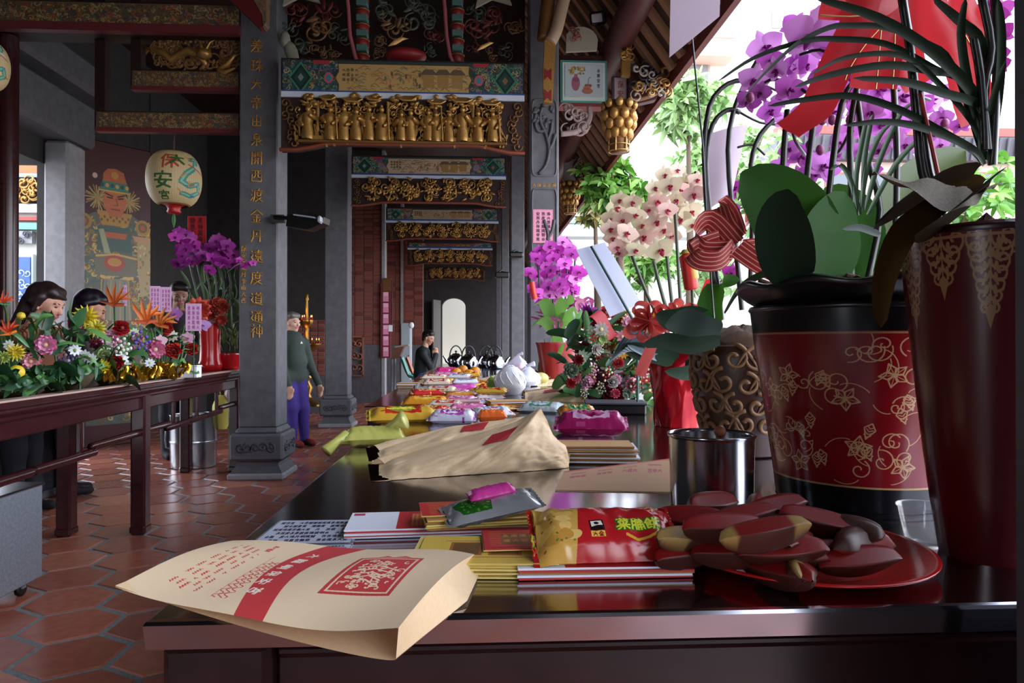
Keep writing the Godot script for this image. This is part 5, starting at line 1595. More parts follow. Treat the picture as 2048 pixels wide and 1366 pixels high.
func build_eave() -> void:
	rng.seed = 71
	var rc := column("dark stone column with a carved tree relief and a pink notice", 1059, 1118, 6.2, 5.3, false)
	var zf := rc.position.z + 0.1325
	var w := PZ(1118, 690, zf).x - PZ(1059, 690, zf).x
	# raised border frames and the tree
	for q in [[200, 352], [378, 520]]:
		var a := PZ(1064, q[1], zf) - rc.position
		var b := PZ(1113, q[0], zf) - rc.position
		var pts := []
		for k in 25:
			var an := TAU * k / 24.0
			var cx := signf(cos(an)) * pow(absf(cos(an)), 0.2)
			var cy := signf(sin(an)) * pow(absf(sin(an)), 0.2)
			pts.append(V((a.x + b.x) / 2 + cx * (b.x - a.x) / 2, (a.y + b.y) / 2 + cy * (b.y - a.y) / 2, 0.135))
		part(rc, "border_moulding", MB.new().tube(pts, 0.008, 6, false), M["stone"])
	for tr in [[[1078, 348], [1092, 330], [1098, 300], [1092, 270], [1080, 240], [1084, 215]], [[1094, 282], [1102, 262], [1104, 240]], [[1090, 262], [1076, 262], [1070, 245]], [[1098, 300], [1106, 285], [1110, 268]], [[1075, 515], [1092, 500], [1096, 470], [1088, 440]], [[1094, 480], [1104, 462], [1108, 440]]]:
		var pp := []
		for p in tr:
			pp.append(PZ(p[0], p[1], zf + 0.006) - rc.position)
		part(rc, "tree_relief", MB.new().tube(smooth_path(pp, 3), 0.017, 7), M["stone_dark"])
	for k in 16:
		var p := PZ(rf(1068, 1109), rf(210, 262), zf + 0.008) - rc.position
		part(rc, "leaf_relief", MB.new().ell(p, V(0.03, 0.018, 0.014), 8, 5, bas(0, 0, rf(0, 180))), M["stone_dark"])
	for k in 5:
		char_at(rc, ["da", "bao", "an", "gong", "shen"][k], PZ(1068 + k * 10, 370, zf), 0.034, 0.003, M["gilt_letter"])
	var nt := canvas(64, 112, "cf8296")
	rect(nt, 4, 4, 56, 104, "d892a4")
	for c in 3:
		for r in 7:
			glyph(nt, any_glyph(), 10 + c * 17, 9 + r * 14, 11, 1.6, "5a2f4a")
	var no := thing("notice_paper", "pink paper notice with columns of writing pasted on the relief column", "notice", PZ(1085, 486, zf + 0.004))
	part(no, "sheet", slab(mb(no.position), 1066, 419, 1106, 486, zf + 0.012, 0.01), texmat("notice_pink", nt, 0.7))
	# ---- picture panel on the eave beam ----
	var z := zr(6.5)
	var im := canvas(176, 128, "b9c3c6")
	for k in 90:
		rect(im, rf(0, 170), rf(0, 120), rf(2, 9), rf(1, 3), ["b2bcc0", "c2cacc"][k % 2])
	disc(im, 50, 74, 20, 30, "a06070")
	disc(im, 50, 60, 17, 8, "8c4c5c")
	rect(im, 42, 38, 16, 10, "a06070")
	for k in 40:
		disc(im, 50 + rf(-32, 44), 24 + rf(-14, 14), 5, 4, ["b58a3c", "a86a34", "c9a050", "6f7a4a"][k % 4])
	disc(im, 104, 104, 26, 12, "a8705c")
	for k in 9:
		disc(im, 92 + k * 3.2, 92 - (k % 3) * 5, 7, 6, ["b5563c", "c4863c", "8f4a5a"][k % 3])
	stroke(im, [Vector2(104, 90), Vector2(110, 54), Vector2(118, 50)], 3, "6f7a4a")
	for k in 4:
		glyph(im, any_glyph(), 148, 16 + k * 20, 14, 2, "4a3a3a")
	var pc := thing("framed_painting", "framed painting of a vase with flowers and fruit on the eave beam", "painting", PZ(1168, 204, z))
	part(pc, "frame", slab(mb(pc.position), 1121, 122, 1214, 204, z, 0.06), mat("frame_teal", "4f8f86", 0.5))
	part(pc, "inner_frame", slab(mb(pc.position), 1125, 126, 1210, 200, z + 0.012, 0.03), mat("frame_pale", "c9d6cf", 0.5))
	part(pc, "picture", slab(mb(pc.position), 1130, 130, 1206, 193, z + 0.02, 0.012), texmat("vase_art", im, 0.6))
	var eb := thing("eave_beam", "dark red eave beam behind the framed painting", "beam", PZ(1190, 212, z))
	part(eb, "beam", slab(mb(eb.position), 1118, 112, 1206, 210, z - 0.07, 0.16), mat("purlin_red", "4a1c1c", 0.5))
	part(eb, "lower_fillet", slab(mb(eb.position), 1118, 204, 1206, 212, z - 0.02, 0.14), mat("fillet_red", "7a2420", 0.5))
	carving(eb, "scroll_bracket", 1128, 216, 1175, 262, 6.45, 16, 0.06, mat("bracket_rose", "9a8480", 0.6))
	part(eb, "bracket_rim", mb(eb.position).tube(smooth_path(pth([[1122, 268], [1150, 264], [1172, 250], [1180, 232], [1178, 214]], 6.42)), 0.025, 7), mat("bracket_rose", "9a8480", 0.6))
	part(eb, "plaque", slab(mb(eb.position), 1225, 152, 1257, 206, z, 0.05), mat("plaque_dark", "5a4a54", 0.5))
	var pim := canvas(32, 56, "b9a4a8")
	glyph(pim, "bao", 8, 8, 16, 2, "a0504a")
	glyph(pim, "an", 8, 30, 16, 2, "a0504a")
	part(eb, "plaque_print", slab(mb(eb.position), 1229, 156, 1253, 202, z + 0.008, 0.01), texmat("plaque_art", pim, 0.6))
	# fan shaped painted board and white lamp above the painting
	var fan := PackedVector2Array([Vector2(-0.14, -0.1), Vector2(0.14, -0.08)])
	for k in 9:
		var an := 0.1 + 2.6 * k / 8.0
		fan.append(Vector2(cos(an) * 0.15, sin(an) * 0.13))
	part(eb, "fan_board", mb(eb.position).prism(fan, 0.03, Transform3D(Basis(), P(1163, 82, 6.3))), mat("fan_paint", "8f8676", 0.6))
	carving(eb, "fan_flower", 1145, 60, 1180, 80, 6.26, 6, 0.035, mat("fan_red", "8a4a40", 0.6))
	var fl := thing("flood_lamp", "white faced flood lamp under the roof above the framed painting", "lamp", P(1194, 38, 6.6))
	part(fl, "housing", mb(fl.position).cbox(P(1195, 37, 6.62), V(0.15, 0.12, 0.06), 0.015, bas(0, 12, 8)), M["black_plastic"])
	part(fl, "glass", mb(fl.position).cbox(P(1194, 36, 6.57), V(0.1, 0.075, 0.02), 0.006, bas(0, 12, 8)), mat("lamp_face", "d8dade", 0.25))
	# ---- gilded hanging brackets ----
	for q in [["gilded hanging bracket with red inlays in front of the relief column", 1098, 5.95, 1.0, 0.0], ["gilded carved bracket above the small plaque", 1254, 6.4, 0.9, 1.0]]:
		var gx: float = q[1]
		var d: float = q[2]
		var y0 := 80.0 if q[4] == 0.0 else 40.0
		var y1 := 204.0 if q[4] == 0.0 else 150.0
		var gb := thing("hanging_bracket", q[0], "bracket", P(gx, y1, d))
		part(gb, "board", mb(gb.position).prism(PackedVector2Array([Vector2(-0.045, 0.0), Vector2(0.03, -0.01), Vector2(0.045, 0.25), Vector2(0.06, (y1 - y0) * d / F), Vector2(-0.035, (y1 - y0) * d / F), Vector2(-0.05, 0.25)]), 0.06, Transform3D(Basis(), P(gx, y1, d))), M["gold_leaf"])
		if q[4] == 0.0:
			for s in [[1096, 148], [1096, 190]]:
				part(gb, "red_inlay", mb(gb.position).prism(PackedVector2Array([Vector2(-0.03, -0.05), Vector2(0, -0.02), Vector2(0.03, -0.05), Vector2(0.03, 0.05), Vector2(0, 0.02), Vector2(-0.03, 0.05)]), 0.012, Transform3D(Basis(), P(s[0], s[1], d - 0.008))), mat("inlay_red", "7a1a20", 0.4))
			part(gb, "painted_arm", mb(gb.position).tube(smooth_path(pth([[1100, 84], [1112, 60], [1122, 20], [1134, -30]], d)), 0.055, 8), mat("arm_paint", "9a7f66", 0.5))
			part(gb, "dark_arm", mb(gb.position).tube(smooth_path(pth([[1088, 80], [1092, 40], [1100, -30]], d + 0.05)), 0.06, 8), M["gold_dim"])
		else:
			carving(gb, "leaf_carving", 1244, 50, 1264, 145, d - 0.05, 14, 0.04, M["gold_leaf"])
	# ---- gilded lotus pendants ----
	for q in [[1238, 205, 305, 6.35, "gilded lotus pendant post with a lattice lantern below the plaque", 34.0], [1140, 364, 428, 10.2, "farther gilded lotus pendant post behind the relief column", 20.0]]:
		var d: float = q[3]
		var c := P(q[0], q[2], d)
		var s: float = q[5] * d / F
		var hh: float = (q[2] - q[1]) * d / F
		var lp := thing("lotus_pendant", q[4], "pendant", c)
		part(lp, "core", MB.new().lathe(Vector3.ZERO, [[0.0, 0.0], [s * 0.5, 0.0], [s * 0.55, hh * 0.25], [s * 0.75, hh * 0.4], [s * 0.9, hh * 0.7], [s * 0.7, hh], [0.0, hh]], 16), M["gold_dim"])
		for ring in 4:
			for k in 9:
				var an := TAU * (k + 0.5 * ring) / 9.0
				var yy: float = hh * [0.36, 0.53, 0.7, 0.92][ring]
				var rr: float = s * [0.66, 0.84, 0.9, 0.92][ring]
				part(lp, "lotus_petal", MB.new().ell(V(cos(an) * rr, yy, sin(an) * rr), V(0.26, 0.3, 0.2) * s * (1.1 if ring < 3 else 0.9), 8, 6, bas(-rad_to_deg(an) + 90)), M["gold_leaf"])
		for k in 6:
			var an := TAU * k / 6.0
			part(lp, "lattice_bar", MB.new().tube([V(cos(an) * s * 0.6, 0, sin(an) * s * 0.6), V(cos(an) * s * 0.6, hh * 0.28, sin(an) * s * 0.6)], s * 0.06, 5), M["gold_leaf"])
		for yy in [0.02, 0.14, 0.27]:
			var ring := []
			for k in 13:
				ring.append(V(cos(TAU * k / 12.0) * s * 0.6, hh * yy, sin(TAU * k / 12.0) * s * 0.6))
			part(lp, "lattice_ring", MB.new().tube(ring, s * 0.05, 5, false), M["gold_leaf"])
	# ---- carved eave ends ----
	for q in [[1266, 128, 1336, 200, 6.4, 1.0, "carved and painted eave bracket with scrolls beside the plaque"], [1155, 312, 1208, 360, 10.2, 1.5, "smaller carved eave bracket of the next bay"]]:
		var c := P((q[0] + q[2]) / 2.0, q[3], q[4])
		var eb2 := thing("eave_bracket", q[6], "bracket", c)
		carving(eb2, "dark_scroll", q[0], q[1], q[2], q[3] - 10, q[4] + 0.05, 20, 0.06 * q[5], mat("scroll_dark", "3a3238", 0.5))
		carving(eb2, "pale_scroll", q[0], q[1] + 8, q[2] - 10, q[3] - 8, q[4] - 0.05, 14, 0.05 * q[5], mat("scroll_pale", "a59a92", 0.6))
		carving(eb2, "gilt_scroll", q[0] + 10, q[1] + 14, q[2], q[3] - 14, q[4] - 0.1, 9, 0.055 * q[5], M["gold_leaf"])
		part(eb2, "lower_edge", mb(c).tube(smooth_path(pth([[q[0] - 2, q[3]], [q[0] + 20, q[3] - 4], [lerpf(q[0], q[2], 0.7), q[3] - 16], [q[2], q[1] + 30]], q[4])), 0.022 * q[5], 7), M["gold_dim"])
		part(eb2, "back_board", mb(c).prism(PackedVector2Array([Vector2((q[0] - q[2]) / 2.0, 0), Vector2((q[2] - q[0]) / 2.0 * 0.6, 14), Vector2((q[2] - q[0]) / 2.0, q[3] - q[1] - 20), Vector2((q[2] - q[0]) / 2.0, q[3] - q[1]), Vector2((q[0] - q[2]) / 2.0, q[3] - q[1])]), 20.0, Transform3D(Basis().scaled(Vector3.ONE * q[4] / F), c - V(0, 0, 0.16))), mat("purlin_red", "4a1c1c", 0.5))
	# gilded leaf bracket and plaque of the next bay
	var z2 := zr(10.2)
	var nb := thing("eave_beam", "eave beam of the next bay with a pale plaque and gilded leaf", "beam", PZ(1140, 364, z2))
	part(nb, "beam", slab(mb(nb.position), 1112, 300, 1176, 318, z2 - 0.05, 0.14), mat("purlin_red", "4a1c1c", 0.5))
	part(nb, "plaque", slab(mb(nb.position), 1128, 318, 1151, 362, z2, 0.05), mat("plaque_pale", "9a948e", 0.6))
	part(nb, "post", slab(mb(nb.position), 1151, 300, 1158, 364, z2 - 0.02, 0.1), mat("purlin_red", "4a1c1c", 0.5))
	carving(nb, "leaf_carving", 1138, 268, 1154, 304, 10.1, 8, 0.06, M["gold_leaf"])
func crown(t: Node3D, c: Vector3, r: Vector3, n: int, size: float, cols: Array, called := "foliage") -> void:
	var m := mb(t.position)
	var node := c
	var axis := Vector3.UP
	var clump := []
	for k in 8:
		clump.append(c + V(rng.randfn(), rng.randfn(), rng.randfn()).normalized() * r * rf(0.3, 0.8))
	for k in n * 2:
		if k % 7 == 0:
			node = clump[rng.randi() % 8] + V(rng.randfn(), rng.randfn(), rng.randfn()) * r * 0.2
			axis = V(rf(-1, 1), rf(0.0, 1.2), rf(-1, 1)).normalized()
		var p := node
		var an := TAU * (k % 7) / 7.0
		var ux := axis.cross(V(0.3, 0.2, 0.9)).normalized()
		var dir := (ux * cos(an) + axis.cross(ux) * sin(an) + axis * 0.25).normalized()
		var s := size * rf(0.45, 0.8)
		m.tint(cols[rng.randi() % cols.size()])
		m.blade(p, [Vector3.ZERO, dir * s * 0.35, dir * s * 0.7 - V(0, s * 0.1, 0), dir * s - V(0, s * 0.28, 0)], [s * 0.04, s * 0.19, s * 0.15, s * 0.01], dir.cross(V(rf(-1, 1), rf(-1, 1), rf(-1, 1))), 0.2)
	var o := part(t, called, m, vc(0.5, 0.0, "5a7a30"))
	o.set_meta("kind", "stuff")
func tree(label: String, cx: float, cy: float, d: float, rx: float, ry: float, n: int, size: float, cols: Array, called := "courtyard_tree", group := "") -> void:
	var c := P(cx, cy, d)
	var t := thing(called, label, "tree" if called == "courtyard_tree" else "shrub", V(c.x, -0.05, c.z), group)
	var R := V(rx * d / F, ry * d / F, rx * d / F)
	part(t, "trunk", mb(t.position).tube([V(c.x, -0.05, c.z), V(c.x + 0.05, c.y * 0.5, c.z), c], [0.09, 0.07, 0.03], 7), mat("bark", "5c4a3a", 0.8))
	for k in 5:
		part(t, "branch", mb(t.position).tube([V(c.x, c.y - R.y * 0.8, c.z), c + V(rf(-0.6, 0.6) * R.x, rf(-0.3, 0.5) * R.y, rf(-0.6, 0.6) * R.z)], [0.035, 0.012], 5), M["bark"])
	crown(t, c, R, n, size, cols)
func build_courtyard() -> void:
	rng.seed = 81
	var gs := ["5a8a34", "7aa84c", "4a7a30", "93b860", "6b9a44"]
	var pale := ["8aa870", "a4c084", "7c9a62", "b4cc94"]
	tree("broad leaved green tree beside the gilded pendants", 1235, 375, 9.5, 78, 62, 420, 0.3, gs)
	tree("pale green tree in the middle of the courtyard", 1375, 210, 12.9, 70, 80, 520, 0.4, pale)
	tree("tall pale tree behind the purple orchids", 1470, 330, 19.0, 110, 100, 520, 0.55, pale)
	tree("bright green shrub under the cream orchids", 1290, 530, 12.0, 95, 60, 420, 0.28, gs, "shrub")
	tree("dense shrub behind the bronze pot plant", 1420, 540, 14.8, 90, 70, 380, 0.32, pale, "shrub")
	tree("dark leaved tree beside the tiled house", 1560, 420, 13.4, 70, 70, 360, 0.42, ["44683c", "5a7f48", "6f9058"])
	tree("slender tree with brownish leaves near the low wall", 1190, 425, 13.0, 40, 26, 130, 0.3, ["7a6a3c", "8c7f4a", "6a7a40"])
	tree("leafy tree behind the tall red vase", 1900, 420, 12.0, 140, 120, 300, 0.4, gs)
	# low courtyard wall with a glazed coping
	var z := zr(16.5)
	var lw := thing("garden_wall", "low white courtyard wall with a green glazed coping", "wall", V(PZ(1180, 700, z).x, -0.05, z))
	part(lw, "wall", mb(lw.position).box(V(PZ(1300, 700, z).x, 0.75 + 1.0, z), V(5.0, 3.6, 0.3)), mat("wall_white", "b8b4ae", 0.8))
	part(lw, "coping", slab(mb(lw.position), 1124, 436, 1560, 446, z + 0.25, 0.8), mat("coping_green", "8fb0a4", 0.4))
	part(lw, "coping_pale_board", slab(mb(lw.position), 1124, 447, 1560, 472, z + 0.18, 0.6), mat("coping_board", "d5d9da", 0.7))  # pale board below the green coping
	# tiled house on the far side
	z = zr(21.0)
	var h := thing("tiled_house", "pale pink house with a dark tiled roof across the courtyard", "building", V(PZ(1750, 700, z).x, -0.05, z))
	part(h, "wall", slab(mb(h.position), 1560, 316, 2100, 790, z, 3.0), mat("house_pink", "c4a79c", 0.8))
	part(h, "roof", mb(h.position).prism(PackedVector2Array([Vector2(0, 0), Vector2(8.6, 0), Vector2(8.2, 0.75), Vector2(0.4, 0.75)]), 3.4, Transform3D(Basis(), PZ(1545, 316, z + 0.3))), mat("roof_tile", "4a464c", 0.6))
	part(h, "roof_ridge", slab(mb(h.position), 1560, 258, 2100, 266, z + 0.1, 0.5), mat("roof_red", "8a4a40", 0.6))
	for k in 30:
		var a := PZ(1552, 316, z + 0.34)
		part(h, "tile_row", mb(h.position).tube([a + V(0.28 * k, 0.0, 0.02), a + V(0.28 * k + 0.1, 0.72, 0.02)], 0.05, 6), M["roof_tile"])
	for k in 4:
		var wx := 1650.0 + k * 100.0
		var wn := part(h, "window", slab(mb(h.position), wx, 345, wx + 50, 410, z + 0.03, 0.06), mat("window_frame", "8a5a50", 0.6))
		part(wn, "pane", slab(mb(h.position), wx + 4, 349, wx + 46, 406, z + 0.04, 0.02), mat("pane_dark", "5a6068", 0.2))
	# apartment block far behind
	z = zr(34.0)
	var ap := thing("apartment_block", "pale apartment block with balconies rising behind the courtyard trees", "building", V(PZ(1480, 700, z).x, -0.05, z))
	part(ap, "wall", slab(mb(ap.position), 1330, -260, 1640, 760, z, 6.0), mat("apartment_wall", "d8d2cc", 0.8))
	for k in 5:
		var y := -210.0 + k * 95.0
		part(ap, "balcony", slab(mb(ap.position), 1345, y, 1470, y + 34, z + 1.2, 1.2), mat("balcony_pink", "d8bcae", 0.8))
		part(ap, "balcony_rail", slab(mb(ap.position), 1345, y - 6, 1470, y - 2, z + 1.25, 0.1), mat("balcony_rail", "c09a90", 0.6))
		var wn := part(ap, "window", slab(mb(ap.position), 1370, y + 46, 1420, y + 88, z + 0.05, 0.1), mat("window_grey", "a5a09c", 0.5))
		part(wn, "pane", slab(mb(ap.position), 1374, y + 50, 1416, y + 84, z + 0.08, 0.05), mat("pane_mid", "7f848a", 0.2))
		wn = part(ap, "window", slab(mb(ap.position), 1540, y + 40, 1580, y + 80, z + 0.05, 0.1), M["window_grey"])
		part(wn, "pane", slab(mb(ap.position), 1544, y + 44, 1576, y + 76, z + 0.08, 0.05), M["pane_mid"])
var nz := FastNoiseLite.new()
func glyph_rot(im: Image, k: String, cx: float, cy: float, s: float, w: float, col, ang: float) -> void:
	for l in GL[k]:
		var o := []
		for p in l:
			o.append(Vector2(cx, cy) + ((p - Vector2(0.5, 0.5)) * s).rotated(ang))
		stroke(im, o, w, col)
func ht(px: float, py: float, up := 0.0) -> Vector3:
	return PF(px, py, TOP + up)
func pack(called: String, label: String, cat: String, at: Vector3, L: float, W: float, H: float, b: Basis, m: Material, sd := 1, group := "", parent_to: Node3D = null) -> Node3D:
	# a pillow pack: two film sheets bulged apart and crimped flat at both ends
	nz.seed = sd
	nz.frequency = 1.0
	var t := thing(called, label, cat, at, group)
	t.basis = b
	var shape := func(a: float, c: float, top: float) -> Vector3:
		var e := smoothstep(0.0, 0.14, a) * smoothstep(1.0, 0.86, a)
		var s := c * 2 - 1
		var prof := pow(maxf(0.0, 1.0 - pow(absf(s), 2.4)), 0.6)
		var wr := nz.get_noise_3d(a * 9.0, c * 5.0, top * 3.0) * 0.3 * H * (0.5 + 0.9 * (1 - e))
		var y := H * 0.5 + top * H * 0.5 * prof * (0.06 + 0.94 * pow(e, 0.7)) + wr * prof
		return V((a - 0.5) * L, maxf(y, 0.001), s * W / 2 * (1.0 - 0.1 * e) + nz.get_noise_2d(a * 7, top) * 0.01 * W)
	var film := MB.new()
	film.grid(26, 10, func(a: float, c: float) -> Vector3: return shape.call(a, c, 1.0))
	film.grid(26, 10, func(a: float, c: float) -> Vector3: return shape.call(a, c, -1.0))
	part(t, "wrapper", film, m)
	for s in [-1.0, 1.0]:
		var cr := MB.new()
		cr.grid(3, 16, func(a: float, c: float) -> Vector3: return V(s * (L * 0.5 - 0.002 + a * L * 0.045 * (1.0 + 0.25 * (int(c * 16) % 2))), H * 0.5 + 0.012 * W * sin(c * 9.0 + sd), (c * 2 - 1) * W / 2))
		part(t, "crimped_end", cr, m)
	return t
func pack_art(base: String, cols: Array, sd: int, win := false) -> Image:
	rng.seed = sd
	var im := canvas(128, 64, base)
	rect(im, 30, 12, 68, 40, cols[0])
	disc(im, 64, 32, 26, 15, cols[1])
	for k in 3:
		glyph(im, any_glyph(), 44 + k * 14, 25, 13, 2.5, cols[2])
	for k in 14:
		rect(im, rf(0, 120), rf(0, 60), rf(4, 18), rf(2, 6), cols[rng.randi() % cols.size()])
	rect(im, 0, 0, 4, 64, cols[2])
	rect(im, 124, 0, 4, 64, cols[2])
	return im
func sheet_stack(called: String, label: String, cat: String, at: Vector3, L: float, W: float, n: int, th: float, yaw: float, mats: Array, spread := 0.004, group := "") -> Node3D:
	# sheets lying one on another, each a little out of line; the last one carries mats[0]
	var t := thing(called, label, cat, at, group)
	for k in n:
		var m := MB.new()
		var o := V(rf(-1, 1) * spread, th * (k + 0.5), rf(-1, 1) * spread)
		var top: bool = k == n - 1
		m.box(o, V(L, th * 0.92, W), bas(yaw + rf(-1.5, 1.5)))
		part(t, "sheet", m, mats[1 + k % (mats.size() - 1)])
		if top:
			var bb := bas(yaw)
			var y := V(0, th * 0.47, 0)
			part(t, "printed_sheet", MB.new().quad(o + y + bb * V(-L / 2, 0, W / 2), o + y + bb * V(-L / 2, 0, -W / 2), o + y + bb * V(L / 2, 0, -W / 2), o + y + bb * V(L / 2, 0, W / 2)), mats[0])
	return t
func crumple(f: Callable, amp: float, freq: float, sd: int) -> Callable:
	# folds paper with straight creases: a ridged noise added along the surface
	var n := FastNoiseLite.new()
	n.seed = sd
	n.noise_type = FastNoiseLite.TYPE_CELLULAR
	n.cellular_return_type = FastNoiseLite.RETURN_DISTANCE2_SUB
	n.frequency = freq
	return func(a: float, c: float) -> Vector3:
		var p: Vector3 = f.call(a, c)
		return p + V(0.15, 0.35, 0.9) * (amp * (n.get_noise_2d(a * 3.0, c * 1.6) * 0.5))
func bag_art() -> Image:
	# print of the flat kraft bag: u from the fold to the open end, v from the far to the near edge
	rng.seed = 91
	var im := canvas(1024, 640, "e4c8a4")
	for k in 3000:
		rect(im, rf(0, 1023), rf(0, 639), rf(2, 9), 1, ["e1c49f", "e6cba8", "dfc29c"][k % 3])
	var red := "c2373a"
	# curved red band with white characters
	var pl := []
	var pr := []
	for k in 21:
		var t := k / 20.0
		var x := 470.0 - 70.0 * sin(t * PI) + 40.0 * t
		pl.append(Vector2(x - 70 + 20 * t, t * 640))
		pr.push_front(Vector2(x + 95 - 40 * t, t * 640))
	polyfill(im, pl + pr, red)
	var seq := ["gong", "an", "bao", "dong", "long", "da"]
	for k in 6:
		glyph_rot(im, seq[5 - k], 452 - 64 * sin((0.2 + k * 0.12) * PI) + 14.0, 150.0 + k * 70.0, 46, 6, "ecdcc8", PI * 0.56)
	# the red square seal with a line drawn hall and tree
	polyfill(im, [Vector2(640, 190), Vector2(880, 176), Vector2(896, 470), Vector2(648, 484)], red)
	polyfill(im, [Vector2(654, 202), Vector2(868, 190), Vector2(882, 458), Vector2(662, 470)], "e4c8a4")
	polyfill(im, [Vector2(662, 210), Vector2(860, 198), Vector2(874, 450), Vector2(670, 462)], red)
	for k in 70:
		stroke(im, spiral2(rf(690, 850), rf(225, 440), rf(7, 20), rf(0.4, 1.0), rf(0, TAU), 1.0 if k % 2 else -1.0), 5, "e4c8a4")
	for k in 5:
		stroke(im, [Vector2(690 + k * 8, 300 + k * 26), Vector2(760, 280 + k * 26), Vector2(840 - k * 9, 306 + k * 26)], 6, "e4c8a4")
	polyfill(im, [Vector2(700, 180), Vector2(730, 160), Vector2(760, 178), Vector2(800, 158), Vector2(830, 176)], red)
	# handwriting-like script and small lines of text
	for k in 3:
		var pts := []
		for i in 40:
			pts.append(Vector2(318.0 + k * 18.0 + 14.0 * sin(i * 1.3 + k), 250.0 + i * 8.0))
		stroke(im, pts, 3.0, red)
	stroke(im, [Vector2(300, 200), Vector2(306, 560)], 2, red)
	for k in 5:
		var x := 110.0 + k * 30.0
		var y := 90.0 + rf(0, 60)
		while y < 540.0:
			var l := rf(12, 60)
			var pts := []
			for i in int(l / 4):
				pts.append(Vector2(x + 6.0 * sin(i * 2.1 + k), y + i * 4.0))
			if pts.size() > 1:
				stroke(im, pts, 2.5 if k != 2 else 4.0, red)
			y += l + rf(6, 40)
	for k in 4:
		glyph_rot(im, any_glyph(), 240, 90 + k * 20, 18, 2.5, red, PI * 0.5)
	return im
func build_near_offerings() -> void:
	# ---- flat kraft bag hanging over the corner of the table ----
	var A := PF(230, 1170, 0.957)
	var B := PF(465, 1081, 0.945)
	var C := PF(958, 1106, 0.934)
	var D := PF(797, 1258, 0.946)
	var t := thing("paper_bag", "flat kraft paper bag printed with a red band and seal on the table corner", "bag", V((A.x + C.x) / 2, TOP, (A.z + C.z) / 2))
	var top := func(u: float, v: float) -> Vector3:
		var p := B.lerp(C, u).lerp(A.lerp(D, u), v)
		p.y += 0.010 * sin(PI * v) * (0.4 + u) - 0.014 * sin(PI * u) * v + 0.0025 * sin(u * 9.0 + v * 4.0)
		return p
	part(t, "front_sheet", mb(t.position).grid(36, 18, top), texmat("bag_print", bag_art(), 0.62), "kraft sheet with red print")
	var D2 := P(792, 1317, 0.655)
	var D3 := PF(934, 1202, 0.924)
	var C2 := PF(968, 1128, 0.923)
	part(t, "back_sheet", mb(t.position).grid(36, 18, func(u: float, v: float) -> Vector3:
		var far := B.lerp(C2, u)
		var near := A.lerp(D2, u)
		var right := C2.lerp(D3, minf(1.0, v * 1.6)).lerp(D2, maxf(0.0, (v - 0.625) / 0.375))
		var p := far.lerp(near, v).lerp(right, u * u)
		p.y = maxf(p.y - 0.008 * sin(PI * u), 0.9215 if p.z < -0.735 else 0.0) - 0.0005
		return p), M["kraft"])
	part(t, "side_fold", mb(t.position).grid(16, 3, func(u: float, v: float) -> Vector3:
		var a: Vector3 = top.call(1.0, u)
		var b := C2.lerp(D3, minf(1.0, u * 1.6)).lerp(D2, maxf(0.0, (u - 0.625) / 0.375))
		return a.lerp(b, v) + V(-0.006 * sin(PI * v) * (1 - u), 0, 0)), M["kraft"])
	# ---- laminated sheets of writing ----
	var im := canvas(256, 128, "b9bccb")
	rng.seed = 92
	for r in 6:
		var x := 12.0 + (20.0 if r % 2 else 0.0)
		while x < 236:
			glyph(im, any_glyph(), x, 10 + r * 19, 12, 1.7, "38364a")
			x += 14.0 if rng.randf() < 0.85 else 30.0
	var dm := texmat("document_print", im, 0.15)
	for q in [["laminated white sheet of handwritten notices lying flat on the table", [503, 1092], [563, 1044], [722, 1042], [700, 1088]], ["second laminated sheet half hidden under the kraft bag", [540, 1118], [575, 1095], [702, 1092], [690, 1120]]]:
		var a := ht(q[1][0], q[1][1], 0.0)
		var d := thing("laminated_sheet", q[0], "document", V(a.x, TOP, a.z))
		var m := mb(d.position)
		var u := V(0, 0.0022, 0)
		m.quad(a + u, ht(q[2][0], q[2][1]) + u, ht(q[3][0], q[3][1]) + u, ht(q[4][0], q[4][1]) + u)
		part(d, "sheet", m, dm)
		var e := [a, ht(q[2][0], q[2][1]), ht(q[3][0], q[3][1]), ht(q[4][0], q[4][1])]
		var c: Vector3 = (e[0] + e[1] + e[2] + e[3]) / 4.0
		var fm := mb(d.position)
		var f := []
		for p in e:
			f.append(c + (p - c) * 1.07 + V(0, 0.0010, 0))
		fm.quad(f[0], f[1], f[2], f[3])
		part(d, "plastic_sleeve", fm, mat("clear_film", "cfd4dc", 0.05, 0.0, {"transparency": BaseMaterial3D.TRANSPARENCY_ALPHA, "albedo_color": Color(0.8, 0.83, 0.88, 0.3)}))
	# ---- joss paper ----
	rng.seed = 93
	var j1 := canvas(256, 160, "d8b64c")
	for k in 2:
		rect(j1, 56 + k * 74, 40, 62, 76, "a8622c")
		rect(j1, 62 + k * 74, 46, 50, 64, "6f4a1e")
	rect(j1, 44, 30, 170, 4, "b9632c")
	rect(j1, 44, 124, 170, 4, "b9632c")
	var gold_top := texmat("joss_gold", j1, 0.5)
	var j2 := canvas(256, 160, "b8262a")
	for k in 9:
		rect(j2, 20, 14 + k * 15, 216, 3, "d08a3c")
	rect(j2, 60, 36, 130, 90, "8a5a30")
	for k in 8:
		glyph(j2, any_glyph(), 66 + (k % 4) * 30, 42 + (k / 4) * 40, 24, 3, "c98a4a")
	var red_top := texmat("joss_red", j2, 0.5)
	var j3 := canvas(256, 96, "dfe0ea")
	rect(j3, 70, 0, 186, 96, "b5262c")
	for k in 7:
		rect(j3, 90 + k * 6, 16, 3, 64, "cf8a4c")
		rect(j3, 90, 16 + k * 10, 38, 3, "cf8a4c")
	rect(j3, 4, 6, 16, 12, "b5304a")
	var white_top := texmat("joss_white", j3, 0.5)
	var ye := mat("paper_yellow", "d9c06a", 0.7)
	var ye2 := mat("paper_yellow2", "cbae58", 0.7)
	var wh := mat("paper_white", "dcdce6", 0.7)
